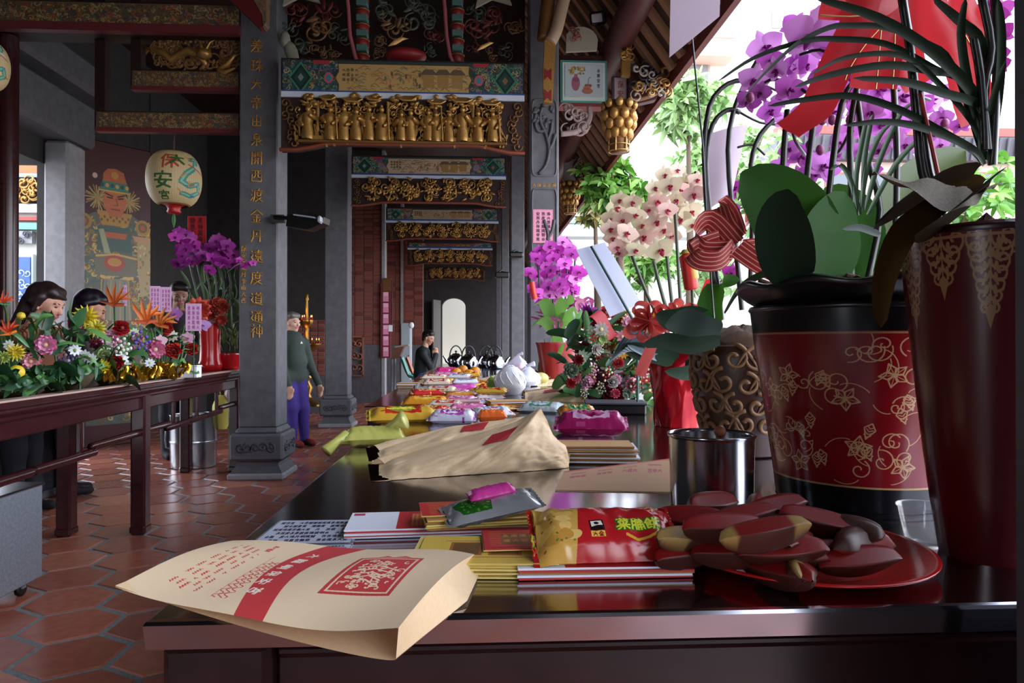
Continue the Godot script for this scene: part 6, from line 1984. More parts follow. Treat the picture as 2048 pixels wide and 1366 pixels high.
	var rd := mat("paper_red", "b0282c", 0.6)
	var br := mat("paper_brown", "9a6a2e", 0.7)
	var c1 := ht(880, 1056)
	sheet_stack("joss_paper_stack", "white joss booklets with a red panel lying behind the gold joss paper", "joss paper", V(c1.x, TOP + 0.001, c1.z), 0.27, 0.105, 5, 0.0026, 3.0, [white_top, wh, rd], 0.003)
	c1 = ht(955, 1062)
	sheet_stack("joss_paper_stack", "fanned brown edged joss paper bundle under the silver packet", "joss paper", V(c1.x, TOP + 0.015, c1.z + 0.005), 0.16, 0.085, 9, 0.0024, 8.0, [red_top, ye, br, ye2], 0.006)
	c1 = ht(1000, 1120)
	sheet_stack("joss_paper_stack", "yellow joss paper stack printed with gold squares in front of the others", "joss paper", V(c1.x - 0.02, TOP + 0.001, c1.z + 0.012), 0.175, 0.12, 8, 0.0022, -4.0, [gold_top, ye, ye2], 0.004)
	c1 = ht(1035, 1112)
	sheet_stack("joss_paper_stack", "red printed joss sheets partly covering the yellow stack", "joss paper", V(c1.x + 0.005, TOP + 0.020, c1.z + 0.0), 0.10, 0.09, 2, 0.0016, 2.0, [red_top, ye, rd], 0.002)
	c1 = ht(1235, 1140)
	sheet_stack("joss_paper_stack", "red and white joss booklets with gilt edges under the cracker bag", "joss paper", V(c1.x - 0.02, TOP + 0.001, c1.z - 0.02), 0.21, 0.11, 5, 0.0028, -1.0, [white_top, rd, wh, br], 0.003)
	c1 = ht(1012, 1040)
	sheet_stack("joss_paper_stack", "small orange gold joss packet beside the silver packet", "joss paper", V(c1.x, TOP + 0.039, c1.z + 0.055), 0.085, 0.06, 6, 0.002, 14.0, [gold_top, ye2, br], 0.003)
	# ---- cracker bag ----
	var cr := canvas(512, 256, "b01d22")
	rng.seed = 94
	polyfill(cr, [Vector2(0, 0), Vector2(170, 0), Vector2(130, 256), Vector2(0, 256)], "c99a4a")
	for k in 14:
		disc(cr, rf(20, 130), rf(50, 220), rf(22, 34), rf(14, 22), ["d2a857", "bb8a3c", "dbb468"][k % 3])
	for k in 10:
		disc(cr, rf(20, 130), rf(50, 220), 5, 4, ["5f7a34", "8a5a24"][k % 2])
	rect(cr, 190, 120, 52, 50, "1c1414")
	rect(cr, 196, 124, 40, 30, "e0d8cc")
	disc(cr, 216, 138, 9, 10, "1c1414")
	rect(cr, 190, 172, 52, 24, "d8b84a")
	glyph(cr, "da", 196, 175, 18, 2.5, "8a1c1c")
	glyph(cr, "jin", 218, 175, 18, 2.5, "8a1c1c")
	for q in [["cai", 288], ["pu", 342], ["bing", 396]]:
		glyph(cr, q[0], q[1], 118, 52, 15, "1f6a24")
		glyph(cr, q[0], q[1], 118, 52, 7, "d8d83c")
	stroke(cr, [Vector2(320, 190), Vector2(360, 206), Vector2(400, 202), Vector2(440, 182)], 8, "d8a83c")
	for k in 4:
		rect(cr, 400, 20 + k * 14, 70, 5, "d8b050")
	var cm := texmat("cracker_print", cr, 0.18)
	c1 = ht(1205, 1128)
	pack("cracker_bag", "red cracker bag with green and yellow lettering and a clear window", "snack", V(c1.x, TOP + 0.017, c1.z), 0.175, 0.10, 0.05, bas(2, 28, 0), cm, 3)
	# ---- pink sweets, silver pack and clear wrapper ----
	var pk := mat("film_pink", "c23a8c", 0.22)
	var p0 := P(1165, 1050, 0.93)
	pack("sweet_packet", "pink wrapped sweet lying on the red cracker bag", "sweet", p0 - V(0, 0.008, 0), 0.085, 0.04, 0.02, bas(-4, 12, 0), pk, 4)
	var sv := canvas(256, 128, "b5b9bd")
	polyfill(sv, [Vector2(20, 60), Vector2(70, 30), Vector2(130, 60), Vector2(120, 110), Vector2(40, 112)], "2f7a2a")
	for k in 60:
		disc(sv, rf(36, 120), rf(56, 106), 4, 3, ["4f9a34", "2a6a24", "7ab04a"][k % 3])
	p0 = P(985, 1022, 1.02)
	pack("snack_packet", "silver snack packet with a green picture on top of the joss paper", "snack", p0 - V(0, 0.006, 0), 0.135, 0.075, 0.026, bas(14, 10, 9), texmat("silver_print", sv, 0.2, 0.6), 5)
	p0 = P(984, 988, 1.03)
	pack("sweet_packet", "pink wrapped sweet resting on the silver snack packet", "sweet", p0 - V(0, 0.006, 0), 0.068, 0.035, 0.018, bas(15, 8, 9), pk, 6)
	var cf := mat("clear_wrap", "f0e6ee", 0.06, 0.0, {"transparency": BaseMaterial3D.TRANSPARENCY_ALPHA, "albedo_color": Color(0.95, 0.9, 0.95, 0.32)})
	p0 = P(1225, 1048, 0.99)
	var cw := pack("clear_packet", "clear cellophane packet with pink and gold print behind the cracker bag", "snack", p0 - V(0, 0.02, 0), 0.11, 0.07, 0.035, bas(-10, 15, 0), cf, 7)
	part(cw, "pink_filling", MB.new().ell(V(-0.025, 0.018, 0), V(0.025, 0.009, 0.022), 10, 6), pk)
	part(cw, "gold_label", MB.new().ell(V(0.02, 0.02, 0.005), V(0.018, 0.007, 0.018), 8, 5), mat("label_gold", "c8a24a", 0.3))
	# ---- steel cup ----
	var cc := ht(1423, 1030)
	var dirc := V(cc.x, 0, cc.z).normalized()
	cc += dirc * 0.074
	var cu := thing("steel_cup", "straight sided stainless steel cup standing beside the red plate", "cup", V(cc.x, TOP, cc.z))
	part(cu, "body", MB.new().lathe(Vector3.ZERO, [[0.0, 0.001], [0.068, 0.001], [0.0705, 0.004], [0.0715, 0.06], [0.073, 0.118], [0.0755, 0.122], [0.0755, 0.126], [0.072, 0.126], [0.0705, 0.12], [0.069, 0.01], [0.0, 0.008]], 40), mat("cup_steel", "a8a8ac", 0.17, 1.0))
	part(cu, "wooden_stick", MB.new().tube([V(0.02, 0.01, -0.02), V(0.008, 0.128, 0.02)], 0.007, 8).ell(V(0.008, 0.131, 0.021), V(0.0105, 0.0105, 0.0105), 12, 8), mat("stick_wood", "8a4a30", 0.5))
	# ---- red plate with divination blocks ----
	var pp := P(1592, 690, 0.925)
	var pl := thing("red_plate", "round red plastic plate holding the divination blocks", "plate", V(pp.x, TOP, pp.z))
	part(pl, "dish", MB.new().lathe(Vector3.ZERO, [[0.0, 0.002], [0.1, 0.002], [0.112, 0.004], [0.14, 0.011], [0.158, 0.018], [0.164, 0.0185], [0.1645, 0.016], [0.16, 0.0145], [0.142, 0.008], [0.115, 0.0], [0.0, 0.0]], 56), mat("plate_red", "b5161a", 0.22))
	rng.seed = 95
	var variants := []
	for k in 3:
		# half moon: one flat painted face, a rounded brown back, worn tips
		var m := MB.new()
		m.tinted = true
		var n := 18
		var s := m.v.size()
		for i in n + 1:
			var u := i / float(n) * 2 - 1
			var e := pow(maxf(0.0, 1.0 - u * u), 0.5)
			var z_in := 0.010 * (1 - u * u)
			var z_out := z_in - 0.004 - 0.032 * e
			for j in 12:
				var worn: bool = (k == 1 and absf(u) > 0.62) or (k == 2 and u < -0.3)
				var c := j / 6.0 if j < 6 else (12 - j) / 6.0
				var zz := lerpf(z_in, z_out, c)
				var y := 0.006 * (0.3 + e) if j < 6 else -0.026 * e * sqrt(maxf(0.0, 1 - pow(c * 2 - 1, 2)))
				m.tint("a08048" if worn and j < 6 else ("800e15" if j > 0 and j < 6 else "45201a"))
				m.add(V(u * 0.05, y, zz))
		for i in n:
			for j in 12:
				var p := s + i * 12 + j
				var q := s + i * 12 + (j + 1) % 12
				m.tri(p, q, q + 12)
				m.tri(p, q + 12, p + 12)
		variants.append(m.mesh())
	var spots := [[1450, 1062, 0.985, 10, 0], [1392, 1085, 0.965, 30, 2], [1532, 1072, 0.995, -4, 1], [1490, 1042, 0.985, 40, 0], [1560, 1022, 0.985, 70, 0], [1378, 1046, 0.965, -30, 0], [1385, 1112, 0.948, 60, 0], [1470, 1112, 0.955, -24, 0], [1568, 1112, 0.962, -14, 0], [1642, 1052, 0.98, -50, 0], [1680, 1068, 0.965, -60, 0], [1692, 1096, 0.955, 120, 0], [1742, 1100, 0.95, 60, 0], [1722, 1132, 0.946, 15, 0], [1612, 1146, 0.94, 170, 2], [1545, 1150, 0.94, -170, 0], [1432, 1014, 0.965, 80, 0], [1524, 1030, 0.965, 200, 0], [1600, 1082, 0.97, 150, 0], [1650, 1120, 0.95, 30, 0]]
	var wear := {0: "with an even red face", 1: "with worn tan ends", 2: "with one worn tan end"}
	for q in spots:
		var o := PF(q[0], q[1], q[2])
		var down: bool = rng.randf() > 0.7
		var bk := thing("divination_block", "crescent wooden divination block %s on the red plate" % ("lying face down, brown back up," if down else wear[q[4]]), "divination block", o + V(0, 0.002, 0), "divination blocks on the red plate")
		part(bk, "block", variants[q[4]], vc(0.45))
		bk.basis = bas(q[3] * 0.35, rf(155, 200) if down else rf(14, 44), rf(-14, 14))
	# ---- clear plastic cup beside the vase ----
	var gp := PF(1885, 1128, TOP)
	var gc := thing("plastic_cup", "clear plastic cup standing behind the tall red vase", "cup", V(gp.x + 0.03, TOP, gp.z - 0.085))
	part(gc, "body", MB.new().lathe(Vector3.ZERO, [[0.0, 0.002], [0.022, 0.002], [0.025, 0.02], [0.032, 0.055], [0.034, 0.056], [0.034, 0.054], [0.031, 0.054], [0.0245, 0.02], [0.021, 0.004], [0.0, 0.004]], 28), mat("cup_clear", "e8eaf0", 0.05, 0.0, {"transparency": BaseMaterial3D.TRANSPARENCY_ALPHA, "albedo_color": Color(0.9, 0.92, 0.96, 0.14)}))
	# ---- crumpled kraft bags in the middle ----
	var lb := ht(742, 968)
	var rb := ht(1143, 940)
	var tops := [[736, 938], [790, 912], [850, 893], [930, 872], [1000, 852], [1052, 834], [1085, 812], [1100, 836], [1112, 868], [1138, 888], [1146, 905]]
	kraft_bag("crumpled kraft paper bag with a red seal lying on its side", lb, rb, tops, 1.62, 0.16, 11, [[0.46, 0.7, 0.11, 0.24]])
	lb = ht(738, 925)
	rb = ht(1092, 905)
	kraft_bag("second crumpled kraft bag with a red seal behind the first", lb, rb, [[731, 908], [770, 888], [840, 868], [905, 850], [960, 842], [1020, 834], [1070, 826], [1098, 840], [1100, 860]], 1.9, 0.12, 12, [[0.49, 0.84, 0.11, 0.26]])
	# flat kraft packet with pink lettering
	var ka := canvas(256, 96, "c29a78")
	for k in 4:
		rect(ka, 20 + k * 60, 20, 34, 4, "b5606a")
		for i in 3:
			glyph(ka, any_glyph(), 20 + k * 60 + i * 12, 34, 11, 2, "b5606a")
	rect(ka, 0, 0, 256, 6, "c0545c")
	var f0 := ht(1110, 982)
	var f1 := ht(1345, 986)
	var f2 := ht(1340, 938)
	var f3 := ht(1128, 958)
	var kp := thing("kraft_packet", "flat kraft packet with pink lettering in front of the steel cup", "packet", V(f0.x, TOP, f0.z))
	var hh := V(0, 0.016, 0)
	part(kp, "front_face", mb(kp.position).quad(f0 + V(0, 0.002, 0), f3 + hh, f2 + hh * 1.5, f1 + V(0, 0.002, 0)), texmat("kraft_print", ka, 0.65))
	part(kp, "body", mb(kp.position).quad(f0, f0 + V(0, 0.0015, 0), f1 + V(0, 0.0015, 0), f1).quad(f3, f0, f1, f2).quad(f3, f3 + hh * 0.95, f0 + V(0, 0.0015, 0), f0).quad(f2, f2 + hh * 1.45, f3 + hh * 0.95, f3).quad(f1, f1 + V(0, 0.0015, 0), f2 + hh * 1.45, f2), M["kraft"])
func kraft_bag(label: String, lb: Vector3, rb: Vector3, tops: Array, dt: float, back: float, sd: int, seals: Array) -> void:
	var t := thing("paper_bag", label, "bag", V((lb.x + rb.x) / 2, TOP, (lb.z + rb.z) / 2))
	var n := tops.size() - 1
	var tp := func(u: float) -> Vector3:
		var k := clampf(u * n, 0, n - 0.001)
		var i := int(k)
		return P(tops[i][0], tops[i][1], dt).lerp(P(tops[i + 1][0], tops[i + 1][1], dt), k - i)
	var front := func(u: float, v: float) -> Vector3:
		var p: Vector3 = lb.lerp(rb, u).lerp(tp.call(u), v)
		return p + V(0, 0.012, 0.028) * sin(PI * pow(v, 0.8)) * smoothstep(0, 0.12, u) * smoothstep(1, 0.9, u) + V(0, 0.001, 0)
	var cf := crumple(crumple(front, 0.05, 1.5, sd), 0.018, 4.5, sd + 5)
	part(t, "front_sheet", mb(t.position).grid(72, 30, func(u: float, v: float) -> Vector3:
		var p: Vector3 = cf.call(u, v)
		p.y = maxf(p.y, TOP + 0.001)
		return p), M["kraft"])
	part(t, "back_sheet", mb(t.position).grid(30, 8, func(u: float, v: float) -> Vector3:
		var a: Vector3 = cf.call(u, 1.0)
		var b := lb.lerp(rb, u) + V(0.0, 0.002, -back - 0.06)
		var p := a.lerp(b, v) + V(0, 0.02 * sin(PI * v), 0)
		p.y = maxf(p.y, TOP + 0.001)
		return p), M["kraft"])
	part(t, "open_end", mb(t.position).grid(8, 6, func(u: float, v: float) -> Vector3:
		var a: Vector3 = cf.call(0.0, u)
		var b: Vector3 = a + V(0.05 * sin(PI * v), 0.006 * sin(PI * u), -back * 0.4 * v)
		b.y = maxf(b.y, TOP + 0.001)
		return b), M["kraft"])
	for q in seals:
		part(t, "red_seal", mb(t.position).grid(6, 5, func(u: float, v: float) -> Vector3:
			var p: Vector3 = cf.call(q[0] + (u - 0.5) * q[2], q[1] + (v - 0.5) * q[3])
			return p + V(0.0, 0.001, 0.003)), mat("seal_red", "b8323a", 0.5))
func build_far_offerings() -> void:
	rng.seed = 101
	var list := [
		["snack_packet", "yellow and red snack pack with a green ring on the pile edge", 803, 848, 135, 0.05, 8, "c79a34", ["b02a20", "8a9a2c", "e8d44a"]],
		["snack_packet", "purple and white crinkled snack pack", 905, 850, 92, 0.045, -6, "c9c4d4", ["b04aa0", "e6e2ec", "8a3a8a"]],
		["snack_packet", "bright orange snack pack beside the purple one", 984, 848, 58, 0.045, 4, "d8622a", ["e07a34", "d8562a", "f0c070"]],
		["snack_packet", "orange biscuit roll pack with yellow print", 850, 816, 86, 0.045, -4, "d08a28", ["e0a83c", "d8b860", "b0521c"]],
		["snack_packet", "second orange biscuit pack behind the pink box", 920, 804, 66, 0.04, 10, "d8862c", ["e0a03c", "d07a24", "f0d080"]],
		["snack_packet", "hot pink snack pack lying near the oranges", 893, 752, 44, 0.07, 14, "d0307a", ["e04a90", "b82060", "f0a0c0"]],
		["snack_packet", "dark red snack pack near the oranges", 872, 766, 46, 0.05, -20, "8a1f34", ["a83a4a", "701828", "d8b060"]],
		["snack_packet", "gold and cream snack pack in front of the oranges", 926, 770, 56, 0.06, 6, "c9a44c", ["e0cc8a", "b87f2c", "f0e8d0"]],
		["snack_packet", "magenta sweet pack on the far pile", 915, 786, 74, 0.045, -5, "d050a8", ["e070c0", "c04098", "f0c0e0"]],
		["snack_packet", "white and red biscuit pack beside the magenta one", 855, 787, 56, 0.05, 7, "d8d4d2", ["b02a30", "e8e4e0", "a03030"]],
		["snack_packet", "orange and yellow rice cracker pack", 884, 776, 52, 0.055, -12, "d89a30", ["e8c060", "c87820", "a02a20"]],
		["snack_packet", "red and white striped snack pack beside the net bag", 978, 806, 60, 0.04, 12, "d8c8c8", ["c03040", "e8e0e0", "b02838"]],
		["snack_packet", "green and orange tin shaped snack pack", 1156, 844, 74, 0.055, 3, "c07a2c", ["2a7a50", "206a44", "d8a050"]],
		["snack_packet", "silver and green pouch lying across the kraft bags", 1086, 828, 84, 0.04, -24, "a8b0b4", ["4a7a5c", "c8ced0", "8898a0"]],
		["snack_packet", "long pink packet on the brown stack", 1172, 872, 118, 0.03, -3, "b84a80", ["c86a98", "a83a70", "e0a0c0"]],
		["snack_packet", "shiny magenta packet with white streaks on the brown stack", 1188, 908, 140, 0.06, -9, "a02060", ["e0b0d0", "8a1a50", "c04a88"]]]
	var placed := []
	for k in 26:
		var hue: Array = [["d8c8b0", ["c03040", "e8e0d0", "b08a3c"]], ["c8a03c", ["b02a20", "e8d060", "8a1a18"]], ["d06a9c", ["e8a0c0", "b03a78", "f0d0e0"]], ["b02a2c", ["d8a840", "8a1a1c", "e8d8a0"]], ["d8d8de", ["6a8ab0", "c8ccd8", "b04a5a"]]][k % 5]
		var yy := 770.0 + pow(k / 26.0, 1.5) * 75.0
		var xx := lerpf(860.0 - (yy - 770.0) * 0.7, 985.0 + (yy - 770.0) * 0.5, fmod(k * 0.618, 1.0))
		var mark := ""
		var best := 1e9
		for q in [["beside the orange biscuit packs", 850, 816], ["near the pink sweet box", 926, 817], ["beside the white net wrapped pomelo", 1005, 790], ["in front of the oranges", 930, 768], ["beside the thin booklets at the table edge", 835, 780], ["beside the purple and white pack", 905, 848], ["beside the yellow and red pack", 803, 848], ["beside the bright orange pack", 984, 848], ["beside the magenta sweet pack", 915, 788]]:
			var ds := Vector2(q[1] - xx, (q[2] - yy) * 2.0).length()
			if ds < best:
				best = ds
				mark = q[0]
		list.append(["snack_packet", "%s snack packet %s" % [["cream and red", "golden yellow", "pale pink", "deep red", "white and blue"][k % 5], mark], xx, yy, 46.0 + (yy - 770.0) * 0.5, 0.035, rf(-40, 40), hue[0], hue[1]])
	for k in list.size():
		var q = list[k]
		var o := ht(q[2], q[3] - 2)
		var d := -o.z
		var L: float = q[4] * d / F
		var W := minf(L * 0.62, 0.13)
		var up := 0.043 if k == 15 else 0.0
		if k != 15:
			for e in placed:
				if absf(e[0] - o.x) < (e[2] + L) * 0.42 and absf(e[1] - o.z) < (e[3] + W) * 0.42:
					up = maxf(up, e[4])
			up = minf(up, 0.09)
			placed.append([o.x, o.z, L, W, up + q[5] * 0.85])
		pack(q[0], q[1], "snack", o + V(0, up + 0.001, -W * 0.4), L, W, q[5], bas(q[6], rf(0, 14), 0), texmat("pack_art_%d" % k, pack_art(q[7], q[8], 200 + k), 0.22), 30 + k, "snack packs piled on the tables")
	# pale green wrapped bundle at the table edge
	var o := ht(758, 893)
	var gb := pack("wrapped_bundle", "pale yellow green wrapped bundle hanging over the table edge", "bundle", o + V(-0.02, 0.002, -0.03), 0.16, 0.09, 0.05, bas(14, 8, 0), mat("film_lime", "b5b45c", 0.3), 51)
	part(gb, "twisted_end", MB.new().tube([V(-0.075, 0.025, 0.01), V(-0.1, 0.022, 0.03), V(-0.13, 0.0, 0.05)], [0.022, 0.012, 0.018], 8), M["film_lime"])
	part(gb, "knot", MB.new().tube([V(0.045, 0.03, 0.0), V(0.062, 0.058, 0.0), V(0.085, 0.07, 0.01)], [0.026, 0.014, 0.028], 10), M["film_lime"])
	# pink box and booklets
	o = ht(926, 817)
	var bx := thing("sweet_box", "flat pale pink sweet box with a clear lid", "box", o + V(0, 0.001, -0.04))
	part(bx, "tray", MB.new().cbox(V(0, 0.014, 0), V(0.15, 0.028, 0.09), 0.004), mat("box_pink", "d08a90", 0.4))
	part(bx, "lid", MB.new().cbox(V(0, 0.031, 0), V(0.155, 0.006, 0.095), 0.002), mat("lid_pink", "e0b4b4", 0.25))
	var pw: Material = M["paper_white"]
	for q in [["kraft edged booklets stacked beside the silver pouch", 1018, 822, 0.17, 9, 0.0045, 12.0], ["thin booklets stacked at the table edge under the turquoise chair", 828, 778, 0.2, 6, 0.006, -8.0], ["brown and yellow joss stack under the magenta packet", 1190, 930, 0.21, 13, 0.0032, -6.0]]:
		o = ht(q[1], q[2])
		sheet_stack("booklet_stack", q[0], "booklets", o + V(0, 0.001, -0.06), q[3], 0.11, q[4], q[5], q[6], [mat("paper_kraft", "c49a68", 0.7), mat("paper_kraft2", "b08450", 0.7), pw, M["paper_brown"]], 0.008)
	# kraft bags lying in the back
	for q in [["long kraft bag with a red seal lying across the back of the pile", [1052, 804], [1190, 806], [[1052, 782], [1090, 776], [1140, 766], [1172, 761], [1180, 766], [1190, 782]], 3.75, 0.3, 21, [[0.28, 0.7, 0.14, 0.3]]], ["plain kraft bag lying behind the net wrapped fruit", [930, 778], [1010, 774], [[932, 772], [955, 758], [990, 748], [1006, 752]], 5.3, 0.2, 22, []], ["folded kraft bag beside the pineapple", [1062, 776], [1130, 770], [[1064, 770], [1085, 762], [1110, 758], [1126, 760]], 5.4, 0.2, 23, []]]:
		kraft_bag(q[0], ht(q[1][0], q[1][1]), ht(q[2][0], q[2][1]), q[3], q[4], q[5], q[6], q[7])
	# fruit
	var org := grain("orange_peel", "d07818", "e8962c", 0.45, 0.0, 0.1, 30.0, 18)
	var fr: Node3D = null
	for q in [[912, 758, 0.045], [938, 762, 0.048], [926, 750, 0.045], [950, 754, 0.044]]:
		o = ht(q[0], q[1] - 1)
		if fr == null:
			fr = thing("orange", "ripe orange lying among the snack packs", "orange", o, "oranges among the snack packs")
			part(fr, "peel", MB.new().lathe(Vector3.ZERO, [[0.0, 0.003], [0.02, 0.002], [0.042, 0.02], [0.048, 0.045], [0.042, 0.07], [0.02, 0.087], [0.004, 0.085], [0.0, 0.083]], 18), org)
			part(fr, "stem_button", MB.new().ell(V(0, 0.085, 0), V(0.005, 0.003, 0.005), 8, 4), mat("stem_green", "5a6a2c", 0.6))
		else:
			copy(fr, o, bas(q[0] * 7.0))
	o = ht(1066, 761)
	copy(fr, o, bas(30), "ripe orange leaning on the pineapple", "")
	o = ht(1022, 792)
	var po := thing("pomelo", "white net wrapped pomelo among the kraft bags", "fruit", o + V(0, 0, -0.08))
	part(po, "fruit", MB.new().lathe(Vector3.ZERO, [[0.0, 0.002], [0.05, 0.004], [0.085, 0.04], [0.09, 0.07], [0.075, 0.12], [0.04, 0.155], [0.0, 0.165]], 22), mat("net_white", "d5d2d6", 0.6))
	for k in 12:
		var net := []
		for i in 9:
			var v := i / 8.0
			var an := TAU * k / 12.0 + v * 1.2
			var r := 0.093 * sin(PI * (0.06 + 0.9 * v))
			net.append(V(cos(an) * r, 0.004 + 0.162 * v, sin(an) * r))
		part(po, "net_strand", MB.new().tube(net, 0.003, 4), mat("net_strand", "e6e4e8", 0.6))
	o = ht(986, 788)
	var mg := thing("mango", "green mango beside the white net wrapped pomelo", "fruit", o)
	part(mg, "skin", MB.new().ell(V(0, 0.05, 0), V(0.036, 0.05, 0.04), 16, 10, bas(0, 0, 14)), mat("mango_green", "7a9a3a", 0.4))
	part(mg, "stem", MB.new().tube([V(-0.012, 0.095, 0), V(-0.014, 0.11, 0)], 0.004, 6), mat("stem_green", "5a6a2c", 0.6))
	o = ht(1093, 761)
	var pa := thing("pineapple", "pineapple standing beside the red flower pot", "pineapple", o)
	part(pa, "core", MB.new().ell(V(0, 0.1, 0), V(0.062, 0.1, 0.062), 16, 10), mat("pine_core", "4a3f2c", 0.7))
	var eye := MB.new().ell(Vector3.ZERO, V(0.016, 0.014, 0.009), 6, 4).mesh()
	for r in 8:
		for k in 11:
			var an := TAU * (k + 0.5 * (r % 2)) / 11.0
			var y := 0.024 + r * 0.022
			var rr := 0.062 * sqrt(maxf(0.05, 1.0 - pow((y - 0.1) / 0.1, 2.0)))
			var e := part(pa, "eye", eye, mat("pine_eye", "7a7050", 0.6))
			e.transform = Transform3D(bas(90 - rad_to_deg(an)), V(cos(an) * rr, y, sin(an) * rr))
	for k in 16:
		var an := k * 2.4
		var l := 0.06 + 0.04 * (k % 3)
		part(pa, "crown_leaf", MB.new().blade(V(0, 0.19, 0), [Vector3.ZERO, V(cos(an) * 0.012, l * 0.5, sin(an) * 0.012), V(cos(an) * 0.04, l, sin(an) * 0.04)], [0.008, 0.008, 0.001], V(-sin(an), 0, cos(an))), mat("pine_leaf", "5f7048", 0.6))
	o = ht(1086, 768)
	var ml := thing("melon", "pale green melon lying beside the pineapple", "fruit", o + V(-0.02, 0, 0.0))
	part(ml, "skin", MB.new().ell(V(0, 0.042, 0), V(0.062, 0.042, 0.05), 18, 10), mat("melon_skin", "b0a860", 0.5))
	part(ml, "stem", MB.new().tube([V(0.06, 0.045, 0), V(0.072, 0.05, 0)], 0.005, 6), mat("stem_green", "5a6a2c", 0.6))
	# clear and white carrier bags
	for q in [["clear plastic bag with fruit standing on the far pile", 1036, 746, 0.12, 0.17, "film_clear", 0.3], ["crumpled white plastic bag beside the net wrapped pomelo", 1056, 772, 0.1, 0.13, "film_white", 1.0]]:
		o = ht(q[1], q[2])
		var cb2 := thing("plastic_bag", q[0], "bag", o + V(0, 0.001, -0.06))
		nz.seed = 60 + int(q[1])
		nz.frequency = 1.0
		var mm := mat("film_clear", "e6e2ee", 0.08, 0.0, {"transparency": BaseMaterial3D.TRANSPARENCY_ALPHA, "albedo_color": Color(0.9, 0.88, 0.95, 0.4)}) if q[6] < 1.0 else mat("film_white", "cfcfda", 0.35)
		part(cb2, "film", MB.new().grid(20, 12, func(u: float, v: float) -> Vector3:
			var r: float = q[3] * (0.75 + 0.25 * sin(PI * v)) * (1.0 - 0.75 * pow(v, 2.2)) * (1.0 + 0.35 * nz.get_noise_3d(cos(u * TAU) * 2.5, v * 5.0, sin(u * TAU) * 2.5))
			return V(cos(u * TAU) * r, q[4] * v, -sin(u * TAU) * r * 0.8), true), mm)
		part(cb2, "knot", MB.new().tube([V(0, q[4] * 0.97, 0), V(0.02, q[4] * 1.1, 0), V(0.05, q[4] * 1.15, 0.01)], [0.02, 0.012, 0.02], 7), mm)
		if q[6] < 1.0:
			part(cb2, "red_fruit", MB.new().ell(V(0.02, 0.06, 0.02), V(0.045, 0.04, 0.045), 12, 8), mat("fruit_rose", "c0506a", 0.4))
var FL := {}
func petal(m: MB, ang: float, len: float, wid: float, lift: float, z0: float, curl := 0.25, tip := 0.35, r0 := 0.0) -> void:
	# a petal that runs out from the centre at angle ang; the flower faces +z
	var e := V(cos(ang), sin(ang), 0)
	var p := []
	var w := []
	for k in 6:
		var t := k / 5.0
		p.append(e * (r0 + len * t) + V(0, 0, z0 + lift * t * t))
		w.append(wid * maxf(0.02, pow(sin(PI * (0.1 + 0.9 * pow(t, 1.0 - tip * 0.6))), 0.7) if t < 1.0 else 0.06))
	m.blade(Vector3.ZERO, p, w, V(-e.y, e.x, 0), curl)
